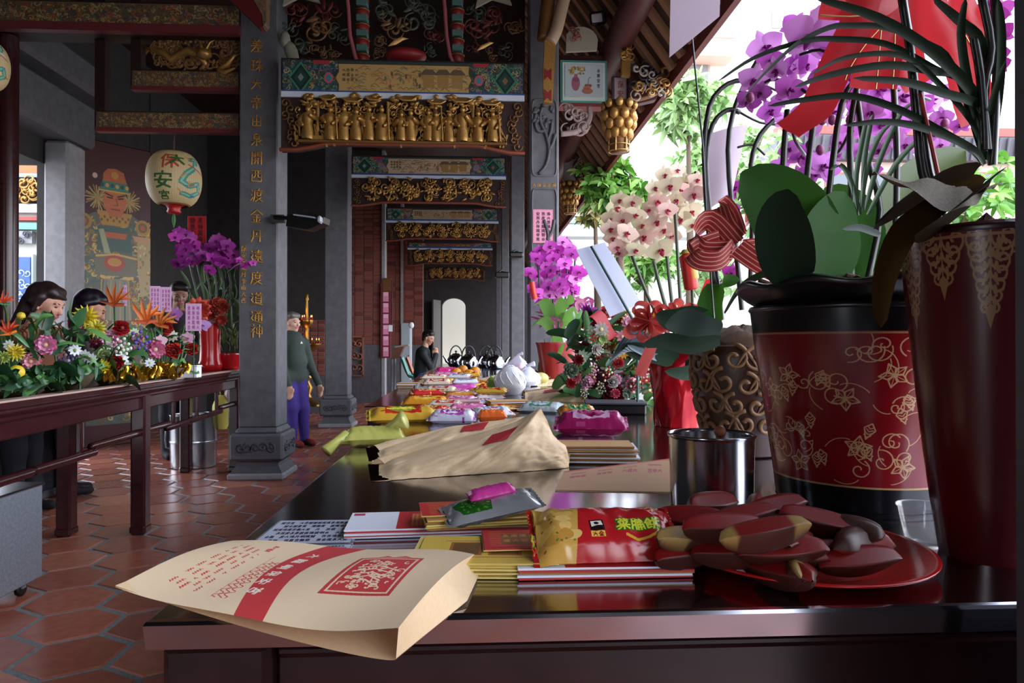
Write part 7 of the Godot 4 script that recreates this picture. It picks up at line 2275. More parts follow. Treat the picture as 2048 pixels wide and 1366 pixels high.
func flower(kind: String, c1: String, c2 := "e8d070") -> ArrayMesh:
	# a bloom about 1 unit across facing +z
	var key := kind + c1 + c2
	if FL.has(key):
		return FL[key]
	var m := MB.new()
	var dk := hex(c1).darkened(0.18)
	match kind:
		"orchid":
			m.tint(c1)
			for s in [-1.0, 1.0]:
				petal(m, PI / 2 - s * 1.35, 0.5, 0.27, 0.03, 0.02, 0.12)
			m.tint(hex(c1).lightened(0.1))
			petal(m, PI / 2, 0.47, 0.15, -0.03, 0.0, 0.15)
			for s in [-1.0, 1.0]:
				petal(m, -PI / 2 + s * 0.72, 0.46, 0.15, -0.03, -0.01, 0.15)
			m.tint(c2)
			petal(m, -PI / 2, 0.2, 0.08, 0.16, 0.03, 0.5)
			for s in [-1.0, 1.0]:
				petal(m, -PI / 2 + s * 1.2, 0.12, 0.05, 0.12, 0.04, 0.4)
			m.ell(V(0, 0.01, 0.06), V(0.035, 0.05, 0.05), 6, 4)
		"mum":
			for r in 4:
				m.tint(hex(c1).darkened(0.12 * (r % 2)))
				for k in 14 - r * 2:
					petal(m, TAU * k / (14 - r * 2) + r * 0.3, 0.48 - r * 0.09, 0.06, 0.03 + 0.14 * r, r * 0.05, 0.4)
			m.tint(c2)
			m.ell(V(0, 0, 0.12), V(0.1, 0.1, 0.1), 8, 5)
		"daisy":
			m.tint(c1)
			for k in 9:
				petal(m, TAU * k / 9.0, 0.48, 0.13, 0.02, 0.0, 0.15)
			m.tint(c2)
			m.ell(V(0, 0, 0.03), V(0.12, 0.12, 0.06), 8, 5)
		"rose":
			for r in 4:
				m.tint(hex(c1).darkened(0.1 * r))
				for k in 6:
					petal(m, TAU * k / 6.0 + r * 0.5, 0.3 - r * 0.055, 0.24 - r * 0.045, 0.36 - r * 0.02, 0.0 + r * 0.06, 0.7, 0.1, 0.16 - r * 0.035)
			m.ell(V(0, 0, 0.16), V(0.17, 0.17, 0.2), 8, 6)
		"lotus":
			for r in 3:
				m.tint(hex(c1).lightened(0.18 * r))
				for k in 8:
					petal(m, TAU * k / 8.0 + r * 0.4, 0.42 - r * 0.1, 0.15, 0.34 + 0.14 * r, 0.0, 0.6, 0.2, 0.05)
			m.tint(c2)
			m.ell(V(0, 0, 0.2), V(0.1, 0.1, 0.14), 8, 5)
		"strelitzia":
			m.tint(c1)
			for k in 5:
				var a := -0.5 + 0.5 * k
				m.blade(Vector3.ZERO, [V(0, -0.3, 0), V(sin(a) * 0.2, 0.0, 0.05), V(sin(a) * 0.45, 0.3 * cos(a), 0.05), V(sin(a) * 0.6, 0.6 * cos(a), 0)], [0.03, 0.08, 0.06, 0.004], V(cos(a), -sin(a), 0.3), 0.4)
			m.tint(c2)
			m.blade(Vector3.ZERO, [V(0.35, -0.2, 0), V(0.0, -0.22, 0.03), V(-0.5, -0.1, 0)], [0.06, 0.07, 0.004], V(0, 1, 0.3), 0.5)
		"ball":
			m.tint(c1)
			m.ell(Vector3.ZERO, V(0.5, 0.5, 0.5), 14, 10)
		"spray":
			for k in 16:
				var a := k * 2.4
				m.tint(c1 if k % 3 else c2)
				var o := V(cos(a) * 0.4 * sqrt(k / 16.0), sin(a) * 0.5 * sqrt(k / 16.0), 0.05 * (k % 3))
				m.ell(o, V(0.085, 0.085, 0.06), 6, 4)
		"carnation":
			for r in 3:
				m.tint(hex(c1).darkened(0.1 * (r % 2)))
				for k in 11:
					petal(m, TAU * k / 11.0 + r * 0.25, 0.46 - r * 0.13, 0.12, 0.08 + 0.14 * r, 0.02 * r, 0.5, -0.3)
	FL[key] = m.mesh()
	return FL[key]
func bloom(parent: Node3D, called: String, me: ArrayMesh, at: Vector3, size: float, face: Vector3, m: Material) -> void:
	var o := part(parent, called, me, m)
	var z := face.normalized()
	var x := Vector3.UP.cross(z)
	x = x.normalized() if x.length() > 0.05 else Vector3.RIGHT
	var b := Basis(x, z.cross(x), z).rotated(z, rf(-0.5, 0.5))
	o.transform = Transform3D(b.scaled_local(Vector3.ONE * size), at - parent.position)
func stem(parent: Node3D, pts: Array, r, m: Material, called := "stem") -> void:
	part(parent, called, mb(parent.position).tube(smooth_path(pts, 3), r, 6), m)
func leaf(parent: Node3D, pts: Array, w: float, side: Vector3, m: Material, curl := 0.2, called := "leaf", point := 0.5) -> void:
	var sp := smooth_path(pts, 4)
	var ww := []
	for k in sp.size():
		var t := k / float(sp.size() - 1)
		ww.append(w * maxf(0.04, pow(sin(PI * clampf(0.08 + 0.92 * pow(t, 0.8), 0, 1)), point)))
	part(parent, called, mb(parent.position).blade(Vector3.ZERO, sp, ww, side, curl), m)
func cam_face(p: Vector3, wild := 0.4) -> Vector3:
	return (EYE - p).normalized() + V(rf(-1, 1), rf(-1, 1) * 0.7, rf(-1, 1)) * wild
func ribbon(parent: Node3D, pts: Array, w: float, side: Vector3, m: Material, wave := 0.0, called := "ribbon") -> void:
	var sp := smooth_path(pts, 5)
	var n := sp.size() - 1
	var g := mb(parent.position)
	g.grid(n, 6, func(a: float, c: float) -> Vector3:
		var k := int(round(a * n))
		var t: Vector3 = (sp[mini(k + 1, n)] - sp[maxi(k - 1, 0)]).normalized()
		var x := (side - t * side.dot(t)).normalized()
		var up := x.cross(t)
		return sp[k] + x * ((c - 0.5) * 2.0 * w) + up * (wave * sin(c * 7.0 + a * 5.0)))
	part(parent, called, g, m)

func build_altar_flowers() -> void:
	rng.seed = 111
	var petal_m := vc(0.55, 0.0, "3a3a3a")
	var green := vc(0.45)
	var depth := func(x: float) -> float: return 2.05 * F / (950.0 - x)
	# arrangements: centre pixel x, label
	var arr := [[30, "flower arrangement with a yellow globe and orange blooms on the altar table"], [130, "flower arrangement with pink lotus and yellow chrysanthemums"], [232, "flower arrangement with white daisies and red roses over dark leaves"], [325, "flower arrangement with orange bird of paradise wrapped in gold foil"]]
	var nodes := []
	for q in arr:
		var o := P(q[0], 760, depth.call(q[0]) + 0.28)
		nodes.append(thing("flower_arrangement", q[1], "flowers", V(o.x, 0.961, o.z), "flower arrangements on the altar table"))
		var n: Node3D = nodes.back()
		part(n, "basket", MB.new().lathe(Vector3.ZERO, [[0.0, 0.0], [0.09, 0.0], [0.13, 0.05], [0.14, 0.08], [0.12, 0.08], [0.0, 0.06]], 18), mat("basket", "4a3a24", 0.8))
	var near_node := func(x: float) -> Node3D: return nodes[0 if x < 75 else (1 if x < 185 else (2 if x < 275 else 3))]
	# blooms: kind, x, y, width px, colours
	var B := [["strelitzia", 14, 660, 40, "c8401c", "d8702a"], ["strelitzia", 6, 600, 34, "d8502c", "4a8a5a"], ["ball", 42, 632, 16, "d0b02c", ""], ["mum", 30, 705, 40, "d8c23a", "b89a24"], ["ball", 33, 745, 30, "d8b82a", ""], ["lotus", 92, 690, 44, "dc7aac", "e8d8a0"], ["lotus", 62, 722, 40, "e08a9a", "e8c8a0"],
		["mum", 172, 634, 54, "e0cc34", "c8ac20"], ["mum", 192, 657, 42, "d8cc4a", "c0a824"], ["rose", 150, 645, 28, "c0506a", ""], ["daisy", 150, 700, 26, "e6e8ea", "8a9a4a"], ["daisy", 168, 711, 28, "e6e8ea", "8a9a4a"], ["daisy", 182, 717, 26, "e6e8ea", "8a9a4a"], ["daisy", 150, 747, 28, "e0e4e6", "8a9a4a"], ["daisy", 165, 736, 26, "e6e8ea", "8a9a4a"], ["daisy", 155, 757, 24, "e6e8ea", "8a9a4a"], ["daisy", 243, 718, 30, "e6eaec", "c8c04a"], ["daisy", 250, 730, 26, "e6eaec", "c8c04a"],
		["mum", 200, 735, 40, "e0cc28", "c0a018"], ["rose", 232, 725, 30, "a01c24", ""], ["rose", 206, 714, 32, "b8c88a", ""], ["lotus", 224, 677, 40, "e09ab4", "e8e0c0"], ["rose", 240, 656, 32, "b82428", ""], ["spray", 245, 694, 40, "d8dccc", "c8a8b4"], ["spray", 130, 722, 44, "5a3a78", "8a6a9a"], ["spray", 145, 705, 36, "6a4a88", "d8d8e0"], ["spray", 280, 682, 46, "5f3f9a", "8a3a6a"], ["lotus", 309, 698, 42, "d86a96", "e8d0c0"],
		["strelitzia", 288, 632, 60, "d8702a", "b84a20"], ["strelitzia", 322, 640, 52, "d07a34", "c8602a"], ["strelitzia", 228, 598, 56, "c8642c", "a84a24"], ["rose", 330, 656, 28, "b02a28", ""], ["rose", 349, 702, 32, "c4302c", ""], ["rose", 385, 698, 26, "c02a2a", ""], ["orchid", 405, 650, 34, "b88ac8", "8a4a9a"], ["orchid", 350, 628, 34, "b070b8", "8a4a9a"], ["orchid", 320, 682, 30, "e0b4c4", "c04a7a"], ["orchid", 375, 676, 30, "d8a8c0", "c04a7a"], ["daisy", 345, 672, 26, "dce2cc", "a8b060"], ["daisy", 300, 726, 22, "d0d8e4", "c8c04a"], ["mum", 115, 740, 24, "d8c030", "b89a20"], ["rose", 172, 745, 22, "8a2030", ""], ["daisy", 18, 690, 24, "c8d0cc", "b0a850"], ["mum", 5, 715, 30, "8aa04a", "c8c050"], ["spray", 255, 762, 26, "c8dcc0", "d8e4d0"], ["rose", 190, 690, 24, "7a2a3a", ""], ["daisy", 215, 690, 24, "e0e4de", "a8b060"], ["daisy", 268, 665, 22, "b8c8a0", "90a860"], ["carnation", 395, 620, 60, "b0402c", "d08a60"]]
	for q in B:
		var d: float = depth.call(q[1]) + rf(0.02, 0.2)
		var o := P(q[1], q[2], d)
		var n: Node3D = near_node.call(q[1])
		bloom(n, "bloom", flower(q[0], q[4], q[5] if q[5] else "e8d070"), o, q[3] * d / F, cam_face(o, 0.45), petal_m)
		stem(n, [V(lerpf(n.position.x, o.x, 0.35), 0.975, lerpf(n.position.z, o.z, 0.35)), o.lerp(n.position + V(0, 0.1, 0), 0.4) + V(0, 0.03, 0), o - V(0, 0.01, 0)], 0.005, mat("stem_leaf", "4a6a34", 0.5))
	# leaves: large dark ones at the rim, thin ones above
	for k in 120:
		var x := rf(-5, 405)
		var d: float = depth.call(x) + rf(0.06, 0.4)
		var y0 := rf(660, 750)
		var o := P(x, y0, d)
		var dir := V(rf(-1, 1), rf(-0.5, 0.9), rf(-0.8, 0.8)).normalized()
		var l := rf(0.09, 0.2)
		leaf(near_node.call(x), [o, o + dir * l * 0.5 + V(0, 0.02, 0), o + dir * l - V(0, 0.02, 0)], rf(0.012, 0.035), V(rf(-1, 1), rf(-0.5, 0.5), rf(-1, 1)), mat("leaf_green_%d" % (k % 4), ["2c5230", "3f6a38", "5a8a48", "24482c"][k % 4], 0.4))
	for q in [[85, 775, -0.16, 0.02], [118, 762, 0.14, -0.02], [205, 772, -0.12, -0.03], [245, 778, 0.14, -0.06], [150, 668, 0.02, 0.13], [30, 770, -0.1, -0.04], [55, 790, 0.02, -0.12], [10, 770, 0.1, -0.03], [165, 778, 0.02, -0.06], [160, 672, 0.06, 0.1], [100, 790, 0.1, -0.03], [225, 765, 0.06, -0.06]]:
		var d: float = depth.call(q[0]) + 0.08
		var o := P(q[0], q[1] - 18, d)
		leaf(near_node.call(q[0]), [o, o + V(q[2] * 0.5, q[3] * 0.3 + 0.02, 0.05), o + V(q[2], q[3], 0.07)], 0.055, V(0.3, 0.5, 0.7), mat("leaf_broad", "2f5a38", 0.35), 0.15)
	for k in 70:
		# dark leaves that spill over the front edge
		var x := rf(-5, 270)
		var o := P(x, rf(752, 782) - x * 0.12, depth.call(x) + rf(0.02, 0.12))
		leaf(near_node.call(x), [o, o + V(rf(-0.03, 0.05), 0.02, 0.03), o + V(rf(-0.07, 0.09), rf(-0.06, 0.01), 0.06)], rf(0.016, 0.032), V(rf(-0.6, 0.6), 0.7, 0.6), mat("leaf_green_%d" % (k % 4), "2c5230", 0.4))
	for k in 26:
		# thin dry bracts that stand up at the near end
		var x := rf(0, 130)
		var d: float = depth.call(x) + 0.2
		var o := P(x, 690, d)
		leaf(near_node.call(x), [o, o + V(rf(-0.04, 0.04), 0.06, 0), o + V(rf(-0.1, 0.1), rf(0.08, 0.14), 0)], 0.006, V(1, 0, 0.2), mat("bract_%d" % (k % 3), ["7a4a3a", "5a6a34", "8a6a4a"][k % 3], 0.5))
	# gold foil ruffles
	for k in 16:
		var x := 215.0 + k * 10.0
		var d: float = depth.call(x) + 0.06
		var o := P(x, 752 - (x - 215) * 0.09 + rf(-6, 6), d)
		part(near_node.call(x), "foil_ruffle", mb(near_node.call(x).position).grid(8, 5, func(u: float, v: float) -> Vector3:
			return o + V((u - 0.5) * 0.09, (v - 0.5) * 0.075 + 0.012 * sin(u * 14.0 + k), 0.03 * sin(v * 3.1 + k) + 0.015 * sin(u * 19.0 + k * 2.0))), mat("gold_foil", "c8962c", 0.2, 0.85))
	# cards with writing
	var im := canvas(64, 80, "dcb0d2")
	for c in 3:
		for r in 5:
			glyph(im, any_glyph(), 8 + c * 18, 8 + r * 14, 11, 1.8, "b0609a")
	var cm := texmat("card_pink", im, 0.7)
	for q in [["folded pink greeting card with writing above the bird of paradise flowers", 300, 572, 320, 622, 0], ["pink greeting card standing behind the folded one", 322, 574, 342, 624, 0], ["pink greeting card in front of the red vase", 372, 607, 402, 662, 1], ["narrow pink card seen edge on in front of the guardian door", 246, 570, 253, 612, 0]]:
		var d: float = depth.call(q[1]) + (0.12 if q[5] else 0.25)
		var a := P(q[1], q[4], d)
		var b := P(q[3], q[2], d)
		var t := thing("greeting_card", q[0], "card", V((a.x + b.x) / 2, 0.962, a.z))
		part(t, "card", mb(t.position).cbox((a + b) / 2, V(b.x - a.x, b.y - a.y, 0.003), 0.001, bas(6)), cm)
		part(t, "stick", mb(t.position).tube([V((a.x + b.x) / 2, 0.962, a.z - 0.004), V((a.x + b.x) / 2, a.y + 0.04, a.z - 0.004)], 0.003, 5), mat("stick_green", "3a5a34", 0.6))
	# ---- magenta orchids in red vases at the far end ----
	var ov := P(420, 740, 6.55)
	var t := thing("potted_orchid", "deep magenta orchid in a tall red vase with a red card", "potted plant", V(ov.x, 0.961, ov.z))
	part(t, "vase", MB.new().lathe(Vector3.ZERO, [[0.0, 0.0], [0.1, 0.0], [0.11, 0.06], [0.095, 0.1], [0.09, 0.2], [0.1, 0.45], [0.108, 0.46], [0.1, 0.46], [0.0, 0.4]], 20), mat("vase_red", "b81c20", 0.2))
	part(t, "rim", MB.new().lathe(V(0, 0.445, 0), [[0.104, 0.0], [0.112, 0.01], [0.112, 0.02], [0.1, 0.02]], 20), mat("rim_pale", "b8a8a0", 0.4))
	for k in 50:
		var o := P(rf(342, 470), rf(468, 525) + 12 * sin(k), 6.5 + rf(-0.25, 0.2))
		o.y -= maxf(0.0, (o.x - ov.x - 0.05)) * 0.5
		bloom(t, "bloom", flower("orchid", ["9a1a8a", "b02a9c", "86127c"][k % 3], "6a0a5a"), o, rf(0.11, 0.15), cam_face(o, 0.5), petal_m)
	for q in [[488, 532], [498, 528], [506, 526], [478, 520]]:
		var o := P(q[0], q[1], 5.95)
		bloom(t, "bloom", flower("orchid", "9a1a8a", "6a0a5a"), o, 0.07, cam_face(o, 0.5), petal_m)
	for k in 6:
		stem(t, [ov + V(rf(-0.03, 0.03), 0.4, 0), P(395 + k * 13, 590, 6.5), P(380 + k * 15, 530, 6.5)], 0.009, mat("stem_dark", "3a4a30", 0.4))
	stem(t, [P(455, 545, 6.4), P(478, 528, 6.05), P(506, 526, 5.95)], 0.006, mat("stem_dark", "3a4a30", 0.4))
	for k in 46:
		var o := P(rf(375, 478), rf(545, 700), 6.62 + rf(-0.1, 0.12))
		leaf(t, [o, o + V(rf(-0.03, 0.03), 0.08, 0.02), o + V(rf(-0.1, 0.1), rf(0.1, 0.2), 0.0)], rf(0.012, 0.03), V(1, 0, 0.3), mat("leaf_fern_%d" % (k % 3), ["2c4a24", "4a6a38", "6a8a50"][k % 3], 0.45))
	var rc := canvas(40, 56, "c01c24")
	for c in 2:
		for r in 4:
			glyph(rc, any_glyph(), 5 + c * 17, 4 + r * 13, 11, 2, "5a0a10")
	var ca := P(376, 486, 6.7)
	var cb_ := P(412, 432, 6.7)
	part(t, "red_card", mb(t.position).cbox((ca + cb_) / 2, V(cb_.x - ca.x, cb_.y - ca.y, 0.006), 0.002), texmat("card_red", rc, 0.6))
	part(t, "card_stick", mb(t.position).tube([P(394, 486, 6.71), ov + V(0, 0.4, -0.02)], 0.004, 5), mat("stem_dark", "3a4a30", 0.4))
	for k in 9:
		var o := P(rf(392, 450), rf(592, 640), 6.4)
		bloom(t, "wrap_flower", flower("carnation", ["a83a2c", "c0503a", "8a2a24"][k % 3], "d08a60"), o, 0.13, cam_face(o, 0.5), petal_m)
	var ob := P(458, 742, 6.75)
	var bw := thing("flower_bowl", "glossy red bowl beside the tall red vase", "bowl", V(ob.x, 0.961, ob.z))
	part(bw, "bowl", MB.new().lathe(Vector3.ZERO, [[0.0, 0.0], [0.09, 0.0], [0.1, 0.02], [0.125, 0.14], [0.13, 0.16], [0.12, 0.16], [0.0, 0.13]], 20), mat("vase_red", "b81c20", 0.2))
	for k in 40:
		var o := P(rf(440, 476), rf(590, 705), 6.8)
		leaf(bw, [o, o + V(rf(-0.03, 0.03), 0.06, 0.02), o + V(rf(-0.06, 0.06), 0.1, 0.0)], 0.014, V(1, 0, 0.4), mat("leaf_fern_%d" % (k % 3), "2c4a24", 0.45))
	# white box under the gold foil
	var wb := P(382, 748, depth.call(382) + 0.1)
	var wx := thing("white_box", "small white carton beside the red vase on the altar table", "box", V(wb.x, 0.961, wb.z))
	part(wx, "carton", MB.new().cbox(V(0, 0.04, 0), V(0.12, 0.08, 0.09), 0.004), M["white"])
	part(wx, "lid", MB.new().cbox(V(0, 0.085, 0), V(0.126, 0.012, 0.096), 0.003), M["white"])
func damask() -> Image:
	rng.seed = 121
	var im := canvas(1024, 512, "4c060b")
	# image row 0 is the bottom of the lathe
	var g := "8a6a48"
	for y in 512:
		pass
	for k in 12:
		var cx := (k + 0.5) * 1024 / 12.0
		var big: bool = k % 2 == 0
		var y0 := 505.0
		var y1 := 385.0 if big else 430.0
		stroke(im, [Vector2(cx, y0), Vector2(cx, y1)], 3, g)
		var n := 7 if big else 4
		for i in n:
			var y := lerpf(y0, y1, (i + 0.5) / n)
			var r := lerpf(24.0, 7.0, float(i) / n)
			for s in [-1.0, 1.0]:
				stroke(im, spiral2(cx + s * r * 1.05, y, r, 1.1, 0.0 if s < 0 else PI, s), 3.5, g)
				disc(im, cx + s * r * 0.5, y - 8, 4, 7, g)
		polyfill(im, [Vector2(cx, y1 - 26), Vector2(cx + 10, y1 + 4), Vector2(cx, y1 + 14), Vector2(cx - 10, y1 + 4)], g)
	for k in 60:
		stroke(im, spiral2(rf(0, 1024), rf(470, 505), rf(5, 11), 1.0, rf(0, TAU)), 3, g)
	rect(im, 0, 498, 1024, 5, g)
	return im
func vine_print() -> Image:
	rng.seed = 122
	var im := canvas(2048, 768, "720e15")
	var g := "b08a64"
	# row 0 is the bottom: black foot, gold line, red field, gold line, black band
	for k in 120:
		var x := rf(0, 2048)
		var y := rf(140, 630)
		var r := rf(22, 48)
		var s := 1.0 if k % 2 else -1.0
		stroke(im, spiral2(x, y, r, 1.15, rf(0, TAU), s), 3.5, g)
		var a := rf(0, TAU)
		var arc := []
		for i in 12:
			arc.append(Vector2(x, y) + Vector2(cos(a + s * i * 0.09), sin(a + s * i * 0.09)) * r * (1.0 + i * 0.14))
		stroke(im, arc, 3, g)
	for k in 26:
		var c := Vector2((k % 13) * 157.0 + rf(20, 120), 210.0 + (k / 13) * 260.0 + rf(-50, 50))
		for i in 5:
			var a := TAU * i / 5.0 + k
			var t := c + Vector2(cos(a), sin(a)) * 44.0
			var n := Vector2(-sin(a), cos(a)) * 13.0
			var m := c.lerp(t, 0.5)
			stroke(im, [c, m + n, t, m - n, c], 3.5, g)
			stroke(im, [c, t], 2, g)
		disc(im, c.x, c.y, 6, 6, g)
	for k in 30:
		var c := Vector2(rf(0, 2048), rf(160, 590))
		var a := rf(-0.5, 0.5) - PI / 2
		var t := c + Vector2(cos(a), sin(a)) * 60.0
		var n := Vector2(-sin(a), cos(a)) * 18.0
		stroke(im, [c, c.lerp(t, 0.35) + n, t, c.lerp(t, 0.35) - n, c], 3.5, g)
		for i in 4:
			var p := c.lerp(t, 0.2 + i * 0.18)
			stroke(im, [p - n * 0.6, p + Vector2(cos(a), sin(a)) * 8, p + n * 0.6], 2.5, g)
	rect(im, 0, 0, 2048, 104, "0c0b0e")
	rect(im, 0, 104, 2048, 7, "a88458")
	rect(im, 0, 674, 2048, 94, "0c0b0e")
	rect(im, 0, 664, 2048, 7, "8a6a48")
	return im
func build_orchids() -> void:
	rng.seed = 131
	var pm := vc(0.5, 0.0, "8c8c8c")
	var dark_leaf := mat("orchid_leaf", "264c1c", 0.5, 0.0, {"metallic_specular": 0.25, "backlight_enabled": true, "backlight": hex("2a4a10")})
	var dark_leaf2 := mat("orchid_leaf_dark", "1c2e1e", 0.55, 0.0, {"metallic_specular": 0.25})
	var stem_m := mat("stem_black", "23211f", 0.3)
	var soil := grain("soil", "2a1c12", "6a4a32", 0.95, 0.0, 0.12, 12.0, 19)
	var red_cloth := mat("ribbon_red", "a01c26", 0.45, 0.0, {"backlight_enabled": true, "backlight": hex("c02a30")})
	# ================= red floral pot =================
	var c := P(1716, 690, 1.268)
	var t := thing("potted_orchid", "purple orchid in a glossy red pot printed with gold flowers and black bands", "potted plant", V(c.x, TOP, c.z))
	part(t, "pot", MB.new().lathe(Vector3.ZERO, [[0.1395, 0.0], [0.146, 0.0575], [0.154, 0.115], [0.1625, 0.1725], [0.171, 0.23], [0.1795, 0.2875], [0.186, 0.345]], 64, bas(200), true), texmat("vine_print", vine_print(), 0.2), "red pot with gold vine print and black bands")
	part(t, "pot_foot", MB.new().lathe(Vector3.ZERO, [[0.0, 0.001], [0.138, 0.001], [0.1415, 0.006]], 48), M["black_plastic"])
	part(t, "rim", MB.new().lathe(V(0, 0.34, 0), [[0.186, 0.0], [0.189, 0.004], [0.186, 0.01], [0.178, 0.006], [0.17, -0.04]], 56), M["black_plastic"])
	# inner plastic pot with a waved rim
	part(t, "waved_rim", MB.new().grid(96, 6, func(u: float, v: float) -> Vector3:
		var a := u * TAU
		var r: float = [0.165, 0.172, 0.19, 0.206, 0.212, 0.203, 0.16][int(round(v * 6))]
		var y: float = [0.335, 0.35, 0.362, 0.376, 0.386, 0.39, 0.375][int(round(v * 6))]
		return V(sin(-a) * r, y + 0.007 * sin(a * 9.0) * v, cos(a) * r), true), M["black_plastic"])
	part(t, "soil", MB.new().grid(24, 5, func(u: float, v: float) -> Vector3:
		var r := 0.165 * (1 - v)
		return V(cos(u * TAU) * r, 0.372 + 0.02 * sin(u * 40.0 + v * 9.0) * (1 - v) + 0.018 * v, -sin(u * TAU) * r), true), soil)
	for k in 60:
		var a := rf(0, TAU)
		var r := rf(0.04, 0.16)
		part(t, "bark_chip", MB.new().cbox(V(cos(a) * r, 0.385 + rf(0, 0.012), sin(a) * r), V(rf(0.012, 0.03), 0.01, rf(0.01, 0.02)), 0.003, bas(rf(0, 180), rf(-30, 30), rf(-30, 30))), soil)
	leaf(t, pth([[1640, 560], [1600, 470], [1545, 395], [1482, 345]], 1.22, 1.1), 0.068, V(0.65, 0.6, 0.2), dark_leaf, 0.15, "leaf", 0.6)
	leaf(t, pth([[1590, 565], [1570, 500], [1562, 430], [1575, 378]], 1.16, 1.1), 0.045, V(1, 0, 0.25), dark_leaf2, 0.15, "leaf", 0.6)
	leaf(t, pth([[1640, 565], [1650, 500], [1665, 440], [1690, 384]], 1.17, 1.16), 0.062, V(1, 0.15, -0.2), dark_leaf, 0.15, "leaf", 0.6)
	leaf(t, pth([[1680, 560], [1700, 480], [1690, 420], [1650, 375]], 1.3, 1.35), 0.06, V(1, 0.1, 0.2), dark_leaf, 0.15, "leaf", 0.6)
	leaf(t, pth([[1760, 560], [1800, 450], [1850, 360], [1930, 300]], 1.35, 1.35), 0.06, V(0.7, -0.5, 0.3), mat("leaf_bronze", "4a5a24", 0.35), 0.15, "leaf", 0.6)
	for q in [[[1703, 560], [1703, 400], [1700, 261], [1719, 153]], [[1640, 560], [1660, 368], [1683, 209], [1716, 153]], [[1608, 540], [1612, 378], [1625, 261], [1630, 200]], [[1735, 560], [1760, 420], [1730, 300], [1712, 180]], [[1560, 545], [1564, 400], [1568, 300], [1575, 220]], [[1790, 520], [1794, 326], [1788, 183], [1780, 60]]]:
		stem(t, pth(q, 1.27), 0.0055, stem_m)
	for q in [[1755, 470, 1640, 455, 8], [1700, 440, 1650, 470, 6]]:
		leaf(t, pth([[1760, 470], [1720, 455], [1685, 458]], 1.12), 0.006, V(0, 1, 0.2), mat("root_grey", "8a9490", 0.5), 0.3)
	var F1 := [[1622, 72, 120], [1660, 45, 90], [1530, 95, 80], [1508, 160, 70], [1580, 178, 70], [1497, 202, 54], [1540, 222, 56], [1690, 190, 86], [1722, 212, 70], [1762, 178, 86], [1805, 192, 78], [1862, 200, 66], [1645, 155, 70], [1672, 96, 70], [1905, 182, 54], [1603, 312, 64], [1648, 332, 74], [1578, 298, 46], [1868, 262, 64], [1700, 262, 54], [1782, 272, 56], [1588, 52, 60], [1552, 140, 60], [1760, 250, 60], [1838, 168, 60], [1885, 235, 52], [1560, 200, 46], [1820, 245, 56], [1930, 215, 48], [1665, 225, 60], [1612, 130, 60], [1625, 262, 40], [1720, 300, 46], [1560, 330, 40], [1745, 340, 40], [1540, 120, 60], [1570, 240, 50], [1610, 225, 60], [1740, 225, 66], [1790, 225, 66], [1840, 215, 62], [1680, 285, 50], [1630, 345, 56], [1760, 300, 50], [1810, 290, 50], [1850, 320, 46], [1520, 185, 50], [1590, 130, 66], [1700, 160, 60], [1880, 290, 44], [1920, 250, 44], [1600, 350, 46], [1670, 310, 46]]
	for q in F1:
		var d := rf(1.4, 1.62)
		var o := P(q[0], q[1], d)
		bloom(t, "bloom", flower("orchid", ["c460c8", "d478d2", "bc54bc", "dc90dc"][rng.randi() % 4], "7a1470"), o, q[2] * d / F, cam_face(o, 0.6), pm)
	for q in [[1620, 290], [1640, 300], [1890, 248], [1500, 195], [1665, 240], [1645, 240], [1700, 240]]:
		part(t, "bud", mb(t.position).ell(P(q[0], q[1], 1.4), V(0.009, 0.011, 0.009), 8, 6), mat("bud_plum", "8a3a6a", 0.4))
	for q in [[[1716, 153], [1680, 120], [1640, 100], [1600, 110]], [[1712, 180], [1760, 170], [1810, 185], [1860, 200]], [[1630, 200], [1590, 170], [1540, 160], [1500, 190]], [[1575, 220], [1590, 280], [1610, 310]], [[1700, 261], [1680, 300], [1650, 325]]]:
		stem(t, pth(q, 1.38, 1.48), 0.0035, stem_m)
	# narrow leaves that rise between the stems
	for q in [[[1720, 420], [1735, 330], [1760, 270], [1790, 240]], [[1730, 420], [1755, 330], [1800, 230], [1830, 205]], [[1725, 420], [1728, 320], [1740, 250], [1745, 230]], [[1735, 430], [1790, 330], [1850, 270], [1900, 255]], [[1720, 430], [1700, 360], [1680, 330], [1660, 340]], [[1712, 430], [1712, 350], [1728, 260], [1735, 240]]]:
		leaf(t, pth(q, 1.2), 0.0045, V(1, 0, 0.2), mat("grass_leaf", "2f4a2c", 0.5), 0.4, "narrow_leaf", 0.4)
	# ================= tall red vase =================
	c = P(1974, 690, 0.935)
	t = thing("potted_orchid", "magenta orchid with red ribbons in a tall dark red vase with gold damask", "potted plant", V(c.x, TOP, c.z))
	part(t, "vase", MB.new().lathe(Vector3.ZERO, [[0.0565, 0.0], [0.067, 0.0708], [0.0755, 0.1417], [0.083, 0.2125], [0.09, 0.2833], [0.097, 0.3542], [0.104, 0.425]], 48, bas(160), true), texmat("damask", damask(), 0.24), "dark red vase with a gold damask collar")
	part(t, "foot", MB.new().lathe(Vector3.ZERO, [[0.0, 0.001], [0.054, 0.001], [0.0565, 0.004]], 32), mat("vase_dark", "2a0608", 0.3))
	part(t, "rim", MB.new().lathe(V(0, 0.42, 0), [[0.1035, 0.0], [0.1055, 0.006], [0.102, 0.012], [0.093, 0.0], [0.09, -0.05]], 40), mat("vase_dark", "2a0608", 0.3))
	part(t, "soil", MB.new().grid(20, 4, func(u: float, v: float) -> Vector3:
		var r := 0.093 * (1 - v)
		return V(cos(u * TAU) * r, 0.4 + 0.05 * v + 0.008 * sin(u * 40.0 + v * 7.0), -sin(u * TAU) * r), true), soil)
